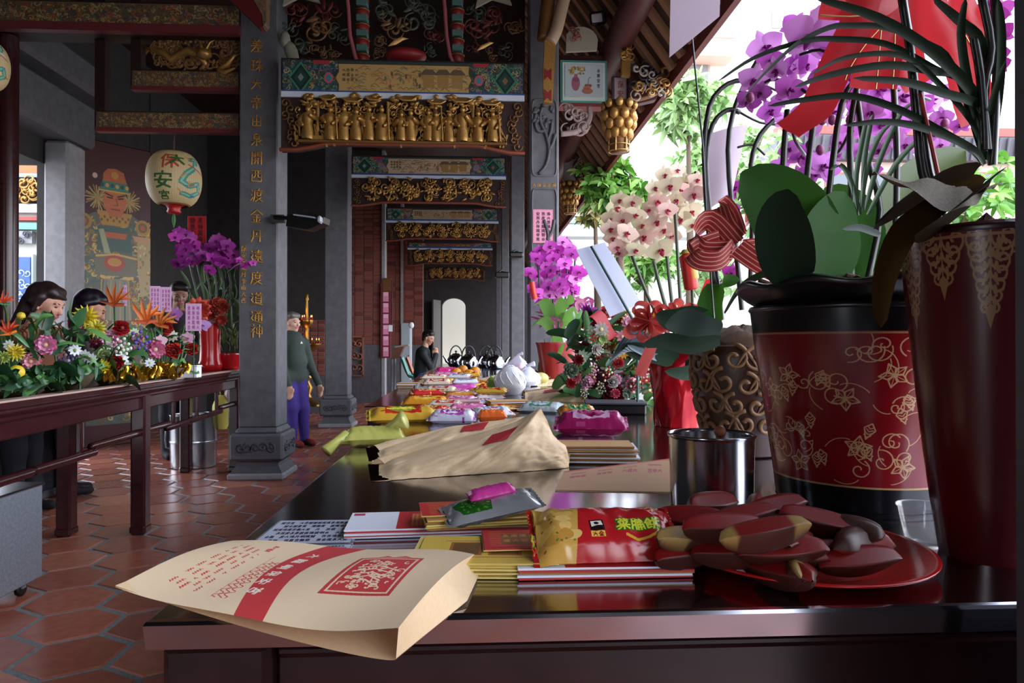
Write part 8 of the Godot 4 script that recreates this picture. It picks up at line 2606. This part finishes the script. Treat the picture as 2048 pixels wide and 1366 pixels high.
	# withered leaf, hanging leaf
	part(t, "withered_leaf", mb(t.position).grid(20, 8, func(u: float, v: float) -> Vector3:
		var p := P(1742, 352, 0.86).lerp(P(1985, 372, 0.92), u) + V(0, -0.028, 0.03) * sin(PI * minf(1, u * 1.2)) * v
		return p + V(0, -0.02 * v * sin(u * 3.0) + 0.004 * sin(u * 17.0 + v * 5.0), 0.02 * v)), grain("dry_leaf", "4a4234", "8a7c64", 0.85, 0.0, 0.06, 14.0, 31))
	leaf(t, pth([[1960, 350], [1880, 400], [1810, 460], [1770, 560], [1762, 655]], 0.9, 0.84), 0.017, V(1, 0.2, 0.2), mat("leaf_rust", "3a2810", 0.95, 0.0, {"metallic_specular": 0.1}), 0.3, "hanging_leaf", 0.45)
	leaf(t, pth([[1950, 345], [1860, 370], [1780, 420], [1750, 450]], 0.93, 0.9), 0.03, V(0.3, 0.6, 0.6), mat("leaf_rust2", "2c2014", 0.95, 0.0, {"metallic_specular": 0.1}), 0.2)
	leaf(t, pth([[1990, 350], [1940, 390], [1880, 440], [1830, 470]], 0.88, 0.84), 0.035, V(0.3, 0.6, 0.6), M["leaf_rust2"], 0.2)
	var blades := [
		[[1965, 320], [1955, 205], [1869, 108], [1755, 36], [1628, -4]], [[1965, 320], [1951, 186], [1869, 137], [1771, 88], [1673, 78], [1608, 82], [1510, 114], [1435, 163]],
		[[1960, 300], [1905, 130], [1850, 85], [1771, 55], [1706, 51], [1657, 55], [1592, 88], [1527, 147], [1481, 202]], [[1966, 310], [1934, 163], [1869, 143], [1771, 130], [1657, 150], [1589, 174]],
		[[1968, 330], [1951, 303], [1902, 274], [1804, 222], [1706, 192], [1608, 199], [1536, 212]], [[1968, 330], [1934, 293], [1853, 258], [1771, 243], [1687, 251]],
		[[1968, 300], [1960, 215], [1885, 186], [1804, 163], [1706, 156]], [[1970, 200], [1960, 85], [1915, 36], [1866, -5]], [[1960, 260], [1934, 160], [1921, 65], [1931, -5]],
		[[1975, 320], [1995, 200], [2003, 80], [1996, -5]], [[1970, 300], [1985, 200], [2012, 120]], [[1966, 300], [1940, 240], [1870, 160], [1800, 110], [1690, 115], [1620, 150]]]
	for k in blades.size():
		leaf(t, pth(blades[k], 0.99, 0.9), [0.0075, 0.004, 0.004, 0.0055, 0.005, 0.005, 0.006, 0.007, 0.006, 0.006, 0.005, 0.004][k], V(0.2, 0.9, 0.4) if k < 7 or k == 11 else V(1, 0, 0.2), mat("arching_leaf", "1c2c1a", 0.5, 0.0, {"metallic_specular": 0.3}), 0.3, "arching_leaf", 0.35)
	for q in [[[1804, -5], [1820, 98], [1833, 228], [1845, 345], [1880, 440]], [[1964, -5], [1983, 98], [1967, 183], [1977, 300]], [[1990, -5], [1995, 110], [1990, 220], [1985, 330]], [[1945, 60], [1962, 160], [1972, 300]], [[1838, 180], [1846, 260], [1858, 345], [1890, 440]]]:
		stem(t, pth(q, 0.96), 0.0058, stem_m)
	part(t, "red_stick", mb(t.position).tube(pth([[1840, 186], [1880, 366]], 0.95), 0.0028, 6), mat("stick_red", "a01c24", 0.4))
	# ribbons
	ribbon(t, pth([[1735, -30], [1712, 50], [1682, 110], [1655, 170], [1628, 222], [1575, 262]], 1.12), 0.026, V(1, 0.35, 0.3), red_cloth, 0.002)
	ribbon(t, pth([[1850, -30], [1862, 30], [1905, 85], [1932, 140], [1945, 200], [1960, 240]], 1.14), 0.03, V(1, -0.2, 0.3), red_cloth, 0.003)
	ribbon(t, pth([[1770, -30], [1765, 60], [1755, 120], [1745, 178]], 1.16), 0.036, V(1, 0.1, 0.4), red_cloth, 0.004)
	ribbon(t, pth([[1640, 12], [1700, 14], [1760, 10], [1800, -20]], 1.13), 0.02, V(0.1, 1, 0.3), red_cloth, 0.002)
	ribbon(t, pth([[1815, -30], [1812, 60], [1818, 130], [1838, 172]], 1.17), 0.024, V(1, 0.1, 0.4), red_cloth, 0.004)
	ribbon(t, pth([[1920, -20], [1935, 30], [1965, 60], [1985, 80]], 1.17), 0.02, V(1, -0.4, 0.3), red_cloth, 0.004)
	for q in [[[1640, 30], [1700, 33], [1760, 28]], [[1766, 50], [1730, 90], [1700, 135], [1690, 160]], [[1762, 60], [1757, 120], [1752, 178]], [[1790, 60], [1788, 120], [1785, 178]], [[1925, 62], [1950, 110], [1962, 170]]]:
		stem(t, pth(q, 1.105), 0.0012, mat("gold_thread", "c09a5a", 0.35, 0.5), "gold_edge")
	for q in [[1985, 30, 60], [2000, 70, 56], [1988, 110, 56], [2005, 20, 50], [1998, 130, 44], [1970, 10, 40]]:
		var o := P(q[0], q[1], 1.25)
		bloom(t, "bloom", flower("orchid", "b83aa8", "6a0a5a"), o, q[2] * 1.25 / F, cam_face(o, 0.5), pm)
	# ================= bronze scroll pot =================
	c = P(1486, 690, 1.81)
	t = thing("potted_orchid", "orchid with striped bow in a brown pot carved with raised scrolls", "potted plant", V(c.x, TOP, c.z))
	var prof := [[0.0, 0.001], [0.085, 0.001], [0.09, 0.006], [0.105, 0.07], [0.122, 0.15], [0.13, 0.21], [0.13, 0.25], [0.12, 0.275], [0.112, 0.28], [0.105, 0.27], [0.1, 0.23]]
	var brown := grain("brown_glaze", "2e170f", "43241a", 0.4, 0.0, 0.05, 6.0, 32)
	part(t, "pot", MB.new().lathe(Vector3.ZERO, prof, 48), brown)
	var tanm := grain("scroll_clay", "6a4a2e", "86623e", 0.55, 0.0, 0.05, 8.0, 33)
	var on_pot := func(a: float, y: float, off: float) -> Vector3:
		var r := 0.13
		for k in prof.size() - 1:
			if y >= prof[k][1] and y <= prof[k + 1][1] and prof[k + 1][1] > prof[k][1]:
				r = lerpf(prof[k][0], prof[k + 1][0], (y - prof[k][1]) / (prof[k + 1][1] - prof[k][1]))
		return V(cos(a) * (r + off), y, sin(a) * (r + off))
	for k in 60:
		var a0 := TAU * (k % 15) / 15.0 + 0.21 * (k / 15)
		var y0 := 0.24 - 0.052 * (k / 15) + rf(-0.008, 0.008)
		var sz := rf(0.026, 0.036)
		var s := 1.0 if k % 2 else -1.0
		var pts := []
		var rad := []
		for i in 20:
			var u := i / 19.0
			var an := PI * 0.5 + s * u * TAU * 1.15
			var r := sz * (1 - 0.82 * u)
			pts.append(on_pot.call(a0 + cos(an) * r / 0.125, y0 + sin(an) * r, 0.002))
			rad.append(0.0035 + 0.0035 * u)
		part(t, "raised_scroll", MB.new().tube(pts, rad, 6), tanm)
		var tail := []
		for i in 8:
			var u := i / 7.0
			tail.append(on_pot.call(a0 - s * u * sz * 1.6 / 0.125, y0 + sz - sz * 1.8 * u * u, 0.002))
		part(t, "raised_scroll", MB.new().tube(tail, [0.006, 0.0065, 0.006, 0.0055, 0.005, 0.004, 0.003, 0.001], 6), tanm)
	part(t, "soil", MB.new().grid(24, 6, func(u: float, v: float) -> Vector3:
		var r := 0.112 * cos(v * PI / 2)
		return V(cos(u * TAU) * r, 0.262 + 0.065 * sin(v * PI / 2) + 0.008 * sin(u * 31.0 + v * 11.0), -sin(u * TAU) * r), true), soil)
	leaf(t, pth([[1440, 660], [1390, 640], [1345, 640], [1312, 628]], 1.76, 1.72), 0.036, V(0.1, 1, 0.2), dark_leaf2, 0.15, "leaf", 0.6)
	leaf(t, pth([[1440, 665], [1400, 660], [1360, 640], [1330, 650]], 1.7, 1.62), 0.04, V(0.3, 1, 0.4), mat("orchid_leaf_grey", "26342c", 0.5, 0.0, {"metallic_specular": 0.3}), 0.15, "leaf", 0.6)
	leaf(t, pth([[1440, 680], [1380, 690], [1330, 680], [1285, 690]], 1.66, 1.6), 0.022, V(0.1, 1, 0.3), dark_leaf2, 0.2, "leaf", 0.5)
	leaf(t, pth([[1430, 650], [1420, 610], [1440, 570], [1480, 560]], 1.74), 0.03, V(0.7, 0.5, 0.3), dark_leaf, 0.2, "leaf", 0.5)
	leaf(t, pth([[1448, 625], [1475, 580], [1520, 550], [1580, 542]], 1.6, 1.45), 0.009, V(0.2, 1, 0.2), mat("grass_leaf", "3f5a3c", 0.4), 0.3, "narrow_leaf", 0.4)
	for q in [[[1432, 640], [1420, 500], [1409, 330], [1418, 215], [1455, 168], [1500, 160]], [[1444, 640], [1425, 480], [1412, 330], [1425, 250], [1455, 220], [1480, 225]], [[1484, 620], [1470, 480], [1456, 300], [1475, 200], [1520, 112]], [[1436, 640], [1418, 460], [1408, 300], [1414, 240]], [[1500, 600], [1505, 420], [1502, 330], [1520, 270], [1560, 230]]]:
		stem(t, pth(q, 1.76), 0.0065, stem_m)
	for q in [[[1480, 225], [1520, 245], [1560, 250]], [[1500, 160], [1540, 175], [1590, 200]], [[1475, 295], [1505, 290], [1530, 310]]]:
		stem(t, pth(q, 1.76), 0.003, stem_m)
	for q in [[1455, 350, 44], [1448, 395, 46], [1470, 375, 40], [1465, 420, 40], [1440, 430, 36], [1462, 545, 40], [1420, 585, 30], [1500, 495, 34], [1438, 460, 40], [1400, 460, 34]]:
		var o := P(q[0], q[1], 1.95)
		bloom(t, "bloom", flower("orchid", ["b83aa8", "c864c4"][rng.randi() % 2], "7a1470"), o, q[2] * 1.95 / F, cam_face(o, 0.6), pm)
	var bow := canvas(64, 64, "9a2430")
	for k in 5:
		rect(bow, 0, 4 + k * 13, 64, 3, "c8a074")
	var bowm := texmat("bow_stripe", bow, 0.4)
	for q in [[[1470, 490], [1420, 440], [1390, 470], [1405, 500], [1465, 500]], [[1470, 490], [1440, 520], [1400, 520], [1388, 500], [1440, 480]], [[1480, 490], [1500, 430], [1540, 450], [1530, 490], [1485, 500]], [[1475, 495], [1510, 520], [1545, 540], [1570, 545]], [[1475, 470], [1460, 430], [1440, 410], [1452, 450], [1475, 480]]]:
		ribbon(t, pth(q, 1.66), 0.026, V(0.1, 1, 0.5), bowm, 0.0, "bow_loop")
	# cards on stakes
	var cardm := mat("card_lilac", "a898a4", 0.7, 0.0, {"backlight_enabled": true, "backlight": hex("9a8890")})
	part(t, "stake", mb(t.position).tube(pth([[1376, -30], [1384, 77], [1406, 295], [1412, 420], [1428, 640]], 1.7), 0.0026, 5), stem_m)
	part(t, "card", mb(t.position).prism(PackedVector2Array([Vector2(-42, 70), Vector2(60, 70), Vector2(56, -31), Vector2(0, -78), Vector2(-46, -116)]), 2.0, Transform3D(Basis().scaled(Vector3.ONE * 1.68 / F), P(1384, 0, 1.68))), cardm, "lilac grey card hanging from the stake")
	part(t, "card", mb(t.position).grid(8, 8, func(u: float, v: float) -> Vector3:
		return P(1417, 420, 1.85).lerp(P(1466, 380, 1.9), u).lerp(P(1418, 268, 1.85).lerp(P(1495, 250, 1.9), u), v) + V(0, 0, 0.02 * sin(PI * u))), cardm, "lilac grey curled card between the stems")
	# ================= cream orchids in a red foil pot =================
	c = P(1356, 690, 2.42)
	t = thing("potted_orchid", "cream orchid with red lips in a pot wrapped in red foil", "potted plant", V(c.x, TOP, c.z))
	part(t, "foil_wrap", MB.new().grid(40, 10, func(u: float, v: float) -> Vector3:
		var a := u * TAU
		var r := lerpf(0.075, 0.1, v) * (1.0 + 0.05 * sin(a * 11.0 + v * 5.0) + 0.05 * sin(a * 5.0 - v * 9.0)) + 0.03 * smoothstep(0.8, 1.0, v) * (0.6 + 0.4 * sin(a * 7.0))
		return V(cos(a) * r, 0.001 + 0.26 * v + 0.015 * smoothstep(0.8, 1.0, v) * sin(a * 9.0), -sin(a) * r), true), mat("foil_red", "a3101c", 0.2, 0.35))
	part(t, "soil", MB.new().lathe(V(0, 0.2, 0), [[0.085, 0.0], [0.05, 0.02], [0.0, 0.03]], 16), soil)
	for q in [[[1360, 720], [1330, 660], [1294, 589], [1262, 506]], [[1362, 720], [1345, 650], [1327, 599], [1307, 522]], [[1364, 720], [1350, 650], [1340, 573], [1330, 477]], [[1366, 720], [1364, 650], [1359, 573], [1349, 406]]]:
		stem(t, pth(q, 2.38), 0.006, mat("stem_olive", "3c4630", 0.4))
	for q in [[1233, 415, 58], [1258, 420, 58], [1272, 430, 56], [1222, 438, 54], [1221, 458, 54], [1254, 466, 62], [1288, 474, 66], [1321, 500, 74], [1234, 494, 48], [1272, 500, 52], [1314, 444, 60], [1316, 402, 62], [1368, 402, 66], [1382, 424, 62], [1362, 438, 62], [1340, 372, 64], [1372, 366, 62], [1330, 350, 54], [1388, 388, 60], [1300, 420, 54], [1345, 470, 50], [1246, 440, 54], [1310, 376, 52], [1355, 340, 44], [1395, 360, 50], [1240, 400, 50], [1265, 404, 50], [1226, 476, 50], [1262, 486, 50], [1300, 500, 54], [1335, 420, 56], [1352, 400, 56], [1328, 460, 54], [1385, 450, 50], [1322, 380, 50], [1360, 380, 54], [1285, 450, 50], [1305, 470, 50], [1240, 505, 44]]:
		var d := rf(2.25, 2.55)
		var o := P(q[0], q[1], d)
		bloom(t, "bloom", flower("orchid", ["dccbaa", "e0c0ac", "dcd2ac", "d8b0a4"][rng.randi() % 4], "a83048"), o, q[2] * 0.84 * d / F, cam_face(o, 0.45), pm)
	leaf(t, pth([[1350, 722], [1320, 705], [1280, 700], [1242, 690]], 2.3, 2.2), 0.04, V(0.1, 1, 0.6), dark_leaf2, 0.2, "leaf", 0.6)
	leaf(t, pth([[1370, 730], [1400, 735], [1370, 745], [1330, 742]], 2.25, 2.15), 0.03, V(0.1, 1, 0.3), dark_leaf2, 0.2, "leaf", 0.6)
	for k in 9:
		leaf(t, [P(1350, 725, 2.35), P(1300 - k * 4, 690 - 6 * k + 20, 2.25), P(1255 - k * 5, 690 + k * 5, 2.2)], 0.012, V(0.2, 1, 0.3), mat("leaf_blue_grey", "4a5a64", 0.3), 0.3, "narrow_leaf", 0.4)
	# red net bow and firecracker charm
	var net := mat("net_red", "c0524a", 0.5, 0.0, {"backlight_enabled": true, "backlight": hex("b0504a")})
	for k in 16:
		var an := TAU * k / 16.0 + rf(-0.15, 0.15)
		var cx := 1298.0 if k % 3 else 1352.0
		var cy := 645.0 if k % 3 else 628.0
		var rr := rf(34, 52) if k % 3 else rf(28, 42)
		ribbon(t, pth([[cx, cy], [cx + cos(an - 0.35) * rr * 0.8, cy + sin(an - 0.35) * rr * 0.7], [cx + cos(an) * rr, cy + sin(an) * rr * 0.85], [cx + cos(an + 0.4) * rr * 0.75, cy + sin(an + 0.4) * rr * 0.65], [cx, cy]], 2.05 + 0.02 * sin(k * 2.0)), 0.019, V(0.35 * cos(k), 0.4, 1), net, 0.003, "net_bow_loop")
	ribbon(t, pth([[1310, 670], [1300, 700], [1285, 735], [1280, 752]], 2.02), 0.016, V(1, 0.3, 0.2), net, 0.003)
	ribbon(t, pth([[1420, 560], [1405, 600], [1395, 640]], 2.02), 0.012, V(1, 0.3, 0.2), red_cloth, 0.002)
	var fa := P(1384, 580, 2.0)
	var fb := P(1372, 508, 2.0)
	part(t, "firecracker_charm", mb(t.position).tube([fa, fa.lerp(fb, 0.05), fa.lerp(fb, 0.95), fb], [0.012, 0.021, 0.021, 0.012], 14), mat("charm_red", "c8281c", 0.4))
	part(t, "charm_gold_print", mb(t.position).tube([fa.lerp(fb, 0.3) + V(0.006, 0, 0.004), fa.lerp(fb, 0.85) + V(0.006, 0, 0.004)], 0.018, 10), mat("charm_gold", "d0a03c", 0.4))
	part(t, "charm_cap", mb(t.position).tube([fb, fb + V(0, 0.012, 0)], [0.018, 0.01], 10), mat("charm_cap", "b0983c", 0.5))
	part(t, "charm_cord", mb(t.position).tube(pth([[1384, 580], [1386, 640], [1370, 700]], 2.02), 0.004, 6), mat("stem_olive", "3c4630", 0.4))
	# ================= white card on a stake =================
	var w := P(1275, 690, 2.9)
	t = thing("blank_card", "large white card on a green stake leaning among the bouquets", "card", V(w.x, TOP, w.z))
	part(t, "sheet", mb(t.position).prism(PackedVector2Array([Vector2(-66, 60), Vector2(-8, 76), Vector2(66, -46), Vector2(2, -74)]), 3.0, Transform3D(Basis().scaled(Vector3.ONE * 2.8 / F), P(1218, 560, 2.8))), mat("card_white", "d0d4e4", 0.6, 0.0, {"backlight_enabled": true, "backlight": hex("c0c4d4")}))
	part(t, "stake", mb(t.position).tube([P(1182, 492, 2.78), P(1275, 655, 2.78), V(w.x, TOP, w.z)], 0.006, 6), mat("stake_green", "2f4a44", 0.5))
	# ================= mixed bouquet =================
	c = P(1215, 690, 3.5)
	t = thing("flower_bouquet", "mixed bouquet of red carnations, pink blooms and yellow flowers beside the white card", "flowers", V(c.x, TOP, c.z))
	part(t, "vase", MB.new().lathe(Vector3.ZERO, [[0.0, 0.001], [0.09, 0.001], [0.1, 0.01], [0.13, 0.14], [0.135, 0.16], [0.12, 0.16], [0.0, 0.13]], 20), mat("vase_plum", "3a1418", 0.3))
	for q in [["mum", 1190, 640, 54, "c03ac0", "8a1a8a"], ["mum", 1175, 622, 40, "b844b0", "8a1a8a"], ["carnation", 1150, 662, 26, "b8242c", ""], ["carnation", 1165, 648, 24, "c02a34", ""], ["carnation", 1184, 692, 26, "c84a58", ""], ["carnation", 1172, 680, 22, "c8788a", ""], ["rose", 1252, 686, 30, "a01420", ""], ["rose", 1236, 640, 30, "c02018", ""], ["mum", 1248, 632, 34, "d8a824", "c88a18"], ["mum", 1185, 748, 40, "d08a20", "a86a18"], ["mum", 1282, 692, 30, "d08a2c", "a86a18"], ["rose", 1210, 625, 28, "d0605a", ""], ["carnation", 1205, 660, 30, "d8a0b4", ""], ["lotus", 1255, 742, 34, "b0a850", "c8c070"], ["lotus", 1272, 745, 30, "a89a44", "c8c070"], ["carnation", 1152, 755, 30, "d87a8a", ""], ["rose", 1228, 790, 44, "5a0c18", ""], ["rose", 1240, 720, 34, "6a1020", ""], ["spray", 1200, 690, 50, "b0a8a0", "8a9a84"], ["spray", 1215, 706, 46, "a0a098", "8a8a80"], ["spray", 1180, 712, 44, "b8a8a8", "8a9a84"], ["mum", 1190, 765, 30, "d89a28", "a86a18"], ["orchid", 1268, 655, 34, "c8d0e0", "a080a0"], ["carnation", 1158, 700, 24, "a83a4a", ""]]:
		var d := rf(3.3, 3.65)
		var o := P(q[1], q[2], d)
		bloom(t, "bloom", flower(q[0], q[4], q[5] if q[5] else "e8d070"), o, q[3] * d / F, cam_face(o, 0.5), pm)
		stem(t, [V(c.x, TOP + 0.12, c.z), o.lerp(V(c.x, TOP + 0.2, c.z), 0.4), o], 0.005, mat("stem_leaf", "4a6a34", 0.5))
	for k in 60:
		var d := rf(3.15, 3.45)
		var o := P(rf(1140, 1325), rf(625, 800), d)
		o.y = maxf(o.y, TOP + 0.06)
		bloom(t, "bloom", flower(["carnation", "spray", "daisy", "rose"][k % 4], ["b8242c", "b0a8a0", "c8788a", "7a1020", "d8a0b4", "8a9a84", "d08a20", "a83a4a", "9ab070"][k % 9], "d8c890"), o, rf(0.05, 0.08), cam_face(o, 0.7), pm)
	for k in 190:
		var o := P(rf(1130, 1320), rf(650, 815), rf(3.3, 3.6))
		o.y = maxf(o.y, TOP + 0.03)
		var dir := V(rf(-1, 1), rf(-0.3, 1), rf(-0.6, 0.6)).normalized()
		var l := rf(0.07, 0.17)
		leaf(t, [o, o + dir * l * 0.5 + V(0, 0.01, 0), o + dir * l], rf(0.008, 0.028), V(rf(-1, 1), rf(-1, 1), rf(-1, 1)), mat("leaf_green_%d" % (k % 4), "2c5230", 0.4))
	part(t, "red_ribbon_fold", mb(t.position).grid(6, 6, func(u: float, v: float) -> Vector3: return P(1196, 622, 3.2).lerp(P(1240, 665, 3.2), u) + V(-0.05 * v, 0.02 * sin(u * 6.0) - 0.03 * v, 0.02 * v)), red_cloth)
	# ================= far magenta orchid in a red pot =================
	c = P(1112, 690, 5.35)
	t = thing("potted_orchid", "magenta orchid with pale green leaves in a plain red pot by the relief column", "potted plant", V(c.x, TOP, c.z))
	part(t, "pot", MB.new().lathe(Vector3.ZERO, [[0.0, 0.001], [0.1, 0.001], [0.105, 0.01], [0.15, 0.28], [0.16, 0.3], [0.15, 0.3], [0.13, 0.26], [0.0, 0.25]], 28), mat("pot_red", "8a1a1a", 0.3))
	for q in [[[1108, 660], [1098, 620], [1085, 600], [1068, 610]], [[1110, 660], [1120, 620], [1135, 600], [1148, 605]], [[1108, 662], [1090, 640], [1075, 640], [1062, 655]], [[1110, 655], [1112, 680], [1118, 700], [1116, 715]], [[1112, 660], [1130, 640], [1142, 625], [1146, 612]]]:
		leaf(t, pth(q, 5.3, 5.15), 0.055, V(0.6, 0.5, 0.6), mat("leaf_light", "6f9a54", 0.35, 0.0, {"backlight_enabled": true, "backlight": hex("5a8a30")}), 0.2, "leaf", 0.6)
	for k in 58:
		var a := rf(0, TAU)
		var r := sqrt(rng.randf())
		var o := P(1112 + cos(a) * r * 52, 552 + sin(a) * r * 72, rf(5.15, 5.5))
		bloom(t, "bloom", flower("orchid", ["c030b0", "d050c4", "b428a0", "d878cc"][k % 4], "8a1070"), o, rf(0.1, 0.135), cam_face(o, 0.5), pm)
	for k in 6:
		stem(t, [V(c.x + rf(-0.04, 0.04), TOP + 0.26, c.z), P(1085 + k * 11, 620, 5.35), P(1075 + k * 15, 520, 5.35)], 0.007, mat("stem_olive", "3c4630", 0.4))
	for k in 30:
		var o := P(rf(1075, 1180), rf(600, 660), rf(5.2, 5.5))
		leaf(t, [o, o + V(rf(-0.04, 0.04), 0.05, 0), o + V(rf(-0.1, 0.1), 0.08, 0.02)], 0.014, V(1, 0.2, 0.3), mat("bract_pink_%d" % (k % 2), ["a84a84", "c87aa0"][k % 2], 0.5))
	part(t, "red_charm", mb(t.position).tube([P(1070, 598, 5.1), P(1063, 564, 5.1)], 0.022, 10), mat("charm_red", "c8281c", 0.4))
	# pink paper flower in a small dark holder
	c = P(1153, 690, 4.4)
	t = thing("paper_flower", "small pink paper flower standing in a dark holder by the red pot", "ornament", V(c.x, TOP, c.z))
	part(t, "holder", MB.new().lathe(Vector3.ZERO, [[0.0, 0.001], [0.035, 0.001], [0.03, 0.03], [0.012, 0.05], [0.0, 0.055]], 14), M["black_plastic"])
	for k in 3:
		bloom(t, "bloom", flower("carnation", "c85a78", ""), P(1150 + k * 3, 742 + k * 6, 4.35), 0.09, V(0.1 * k, 0.4, 1), pm)
	# black folder lying under the plants
	c = ht(1215, 830)
	t = thing("black_box", "flat black box lying on the table under the bouquets", "box", c + V(0.05, 0, -0.1))
	part(t, "body", MB.new().cbox(V(0, 0.02, 0), V(0.24, 0.04, 0.18), 0.006, bas(-8)), M["black_plastic"])
	part(t, "lid", MB.new().cbox(V(0, 0.043, 0), V(0.25, 0.008, 0.19), 0.003, bas(-8)), mat("lid_grey", "34363e", 0.35))
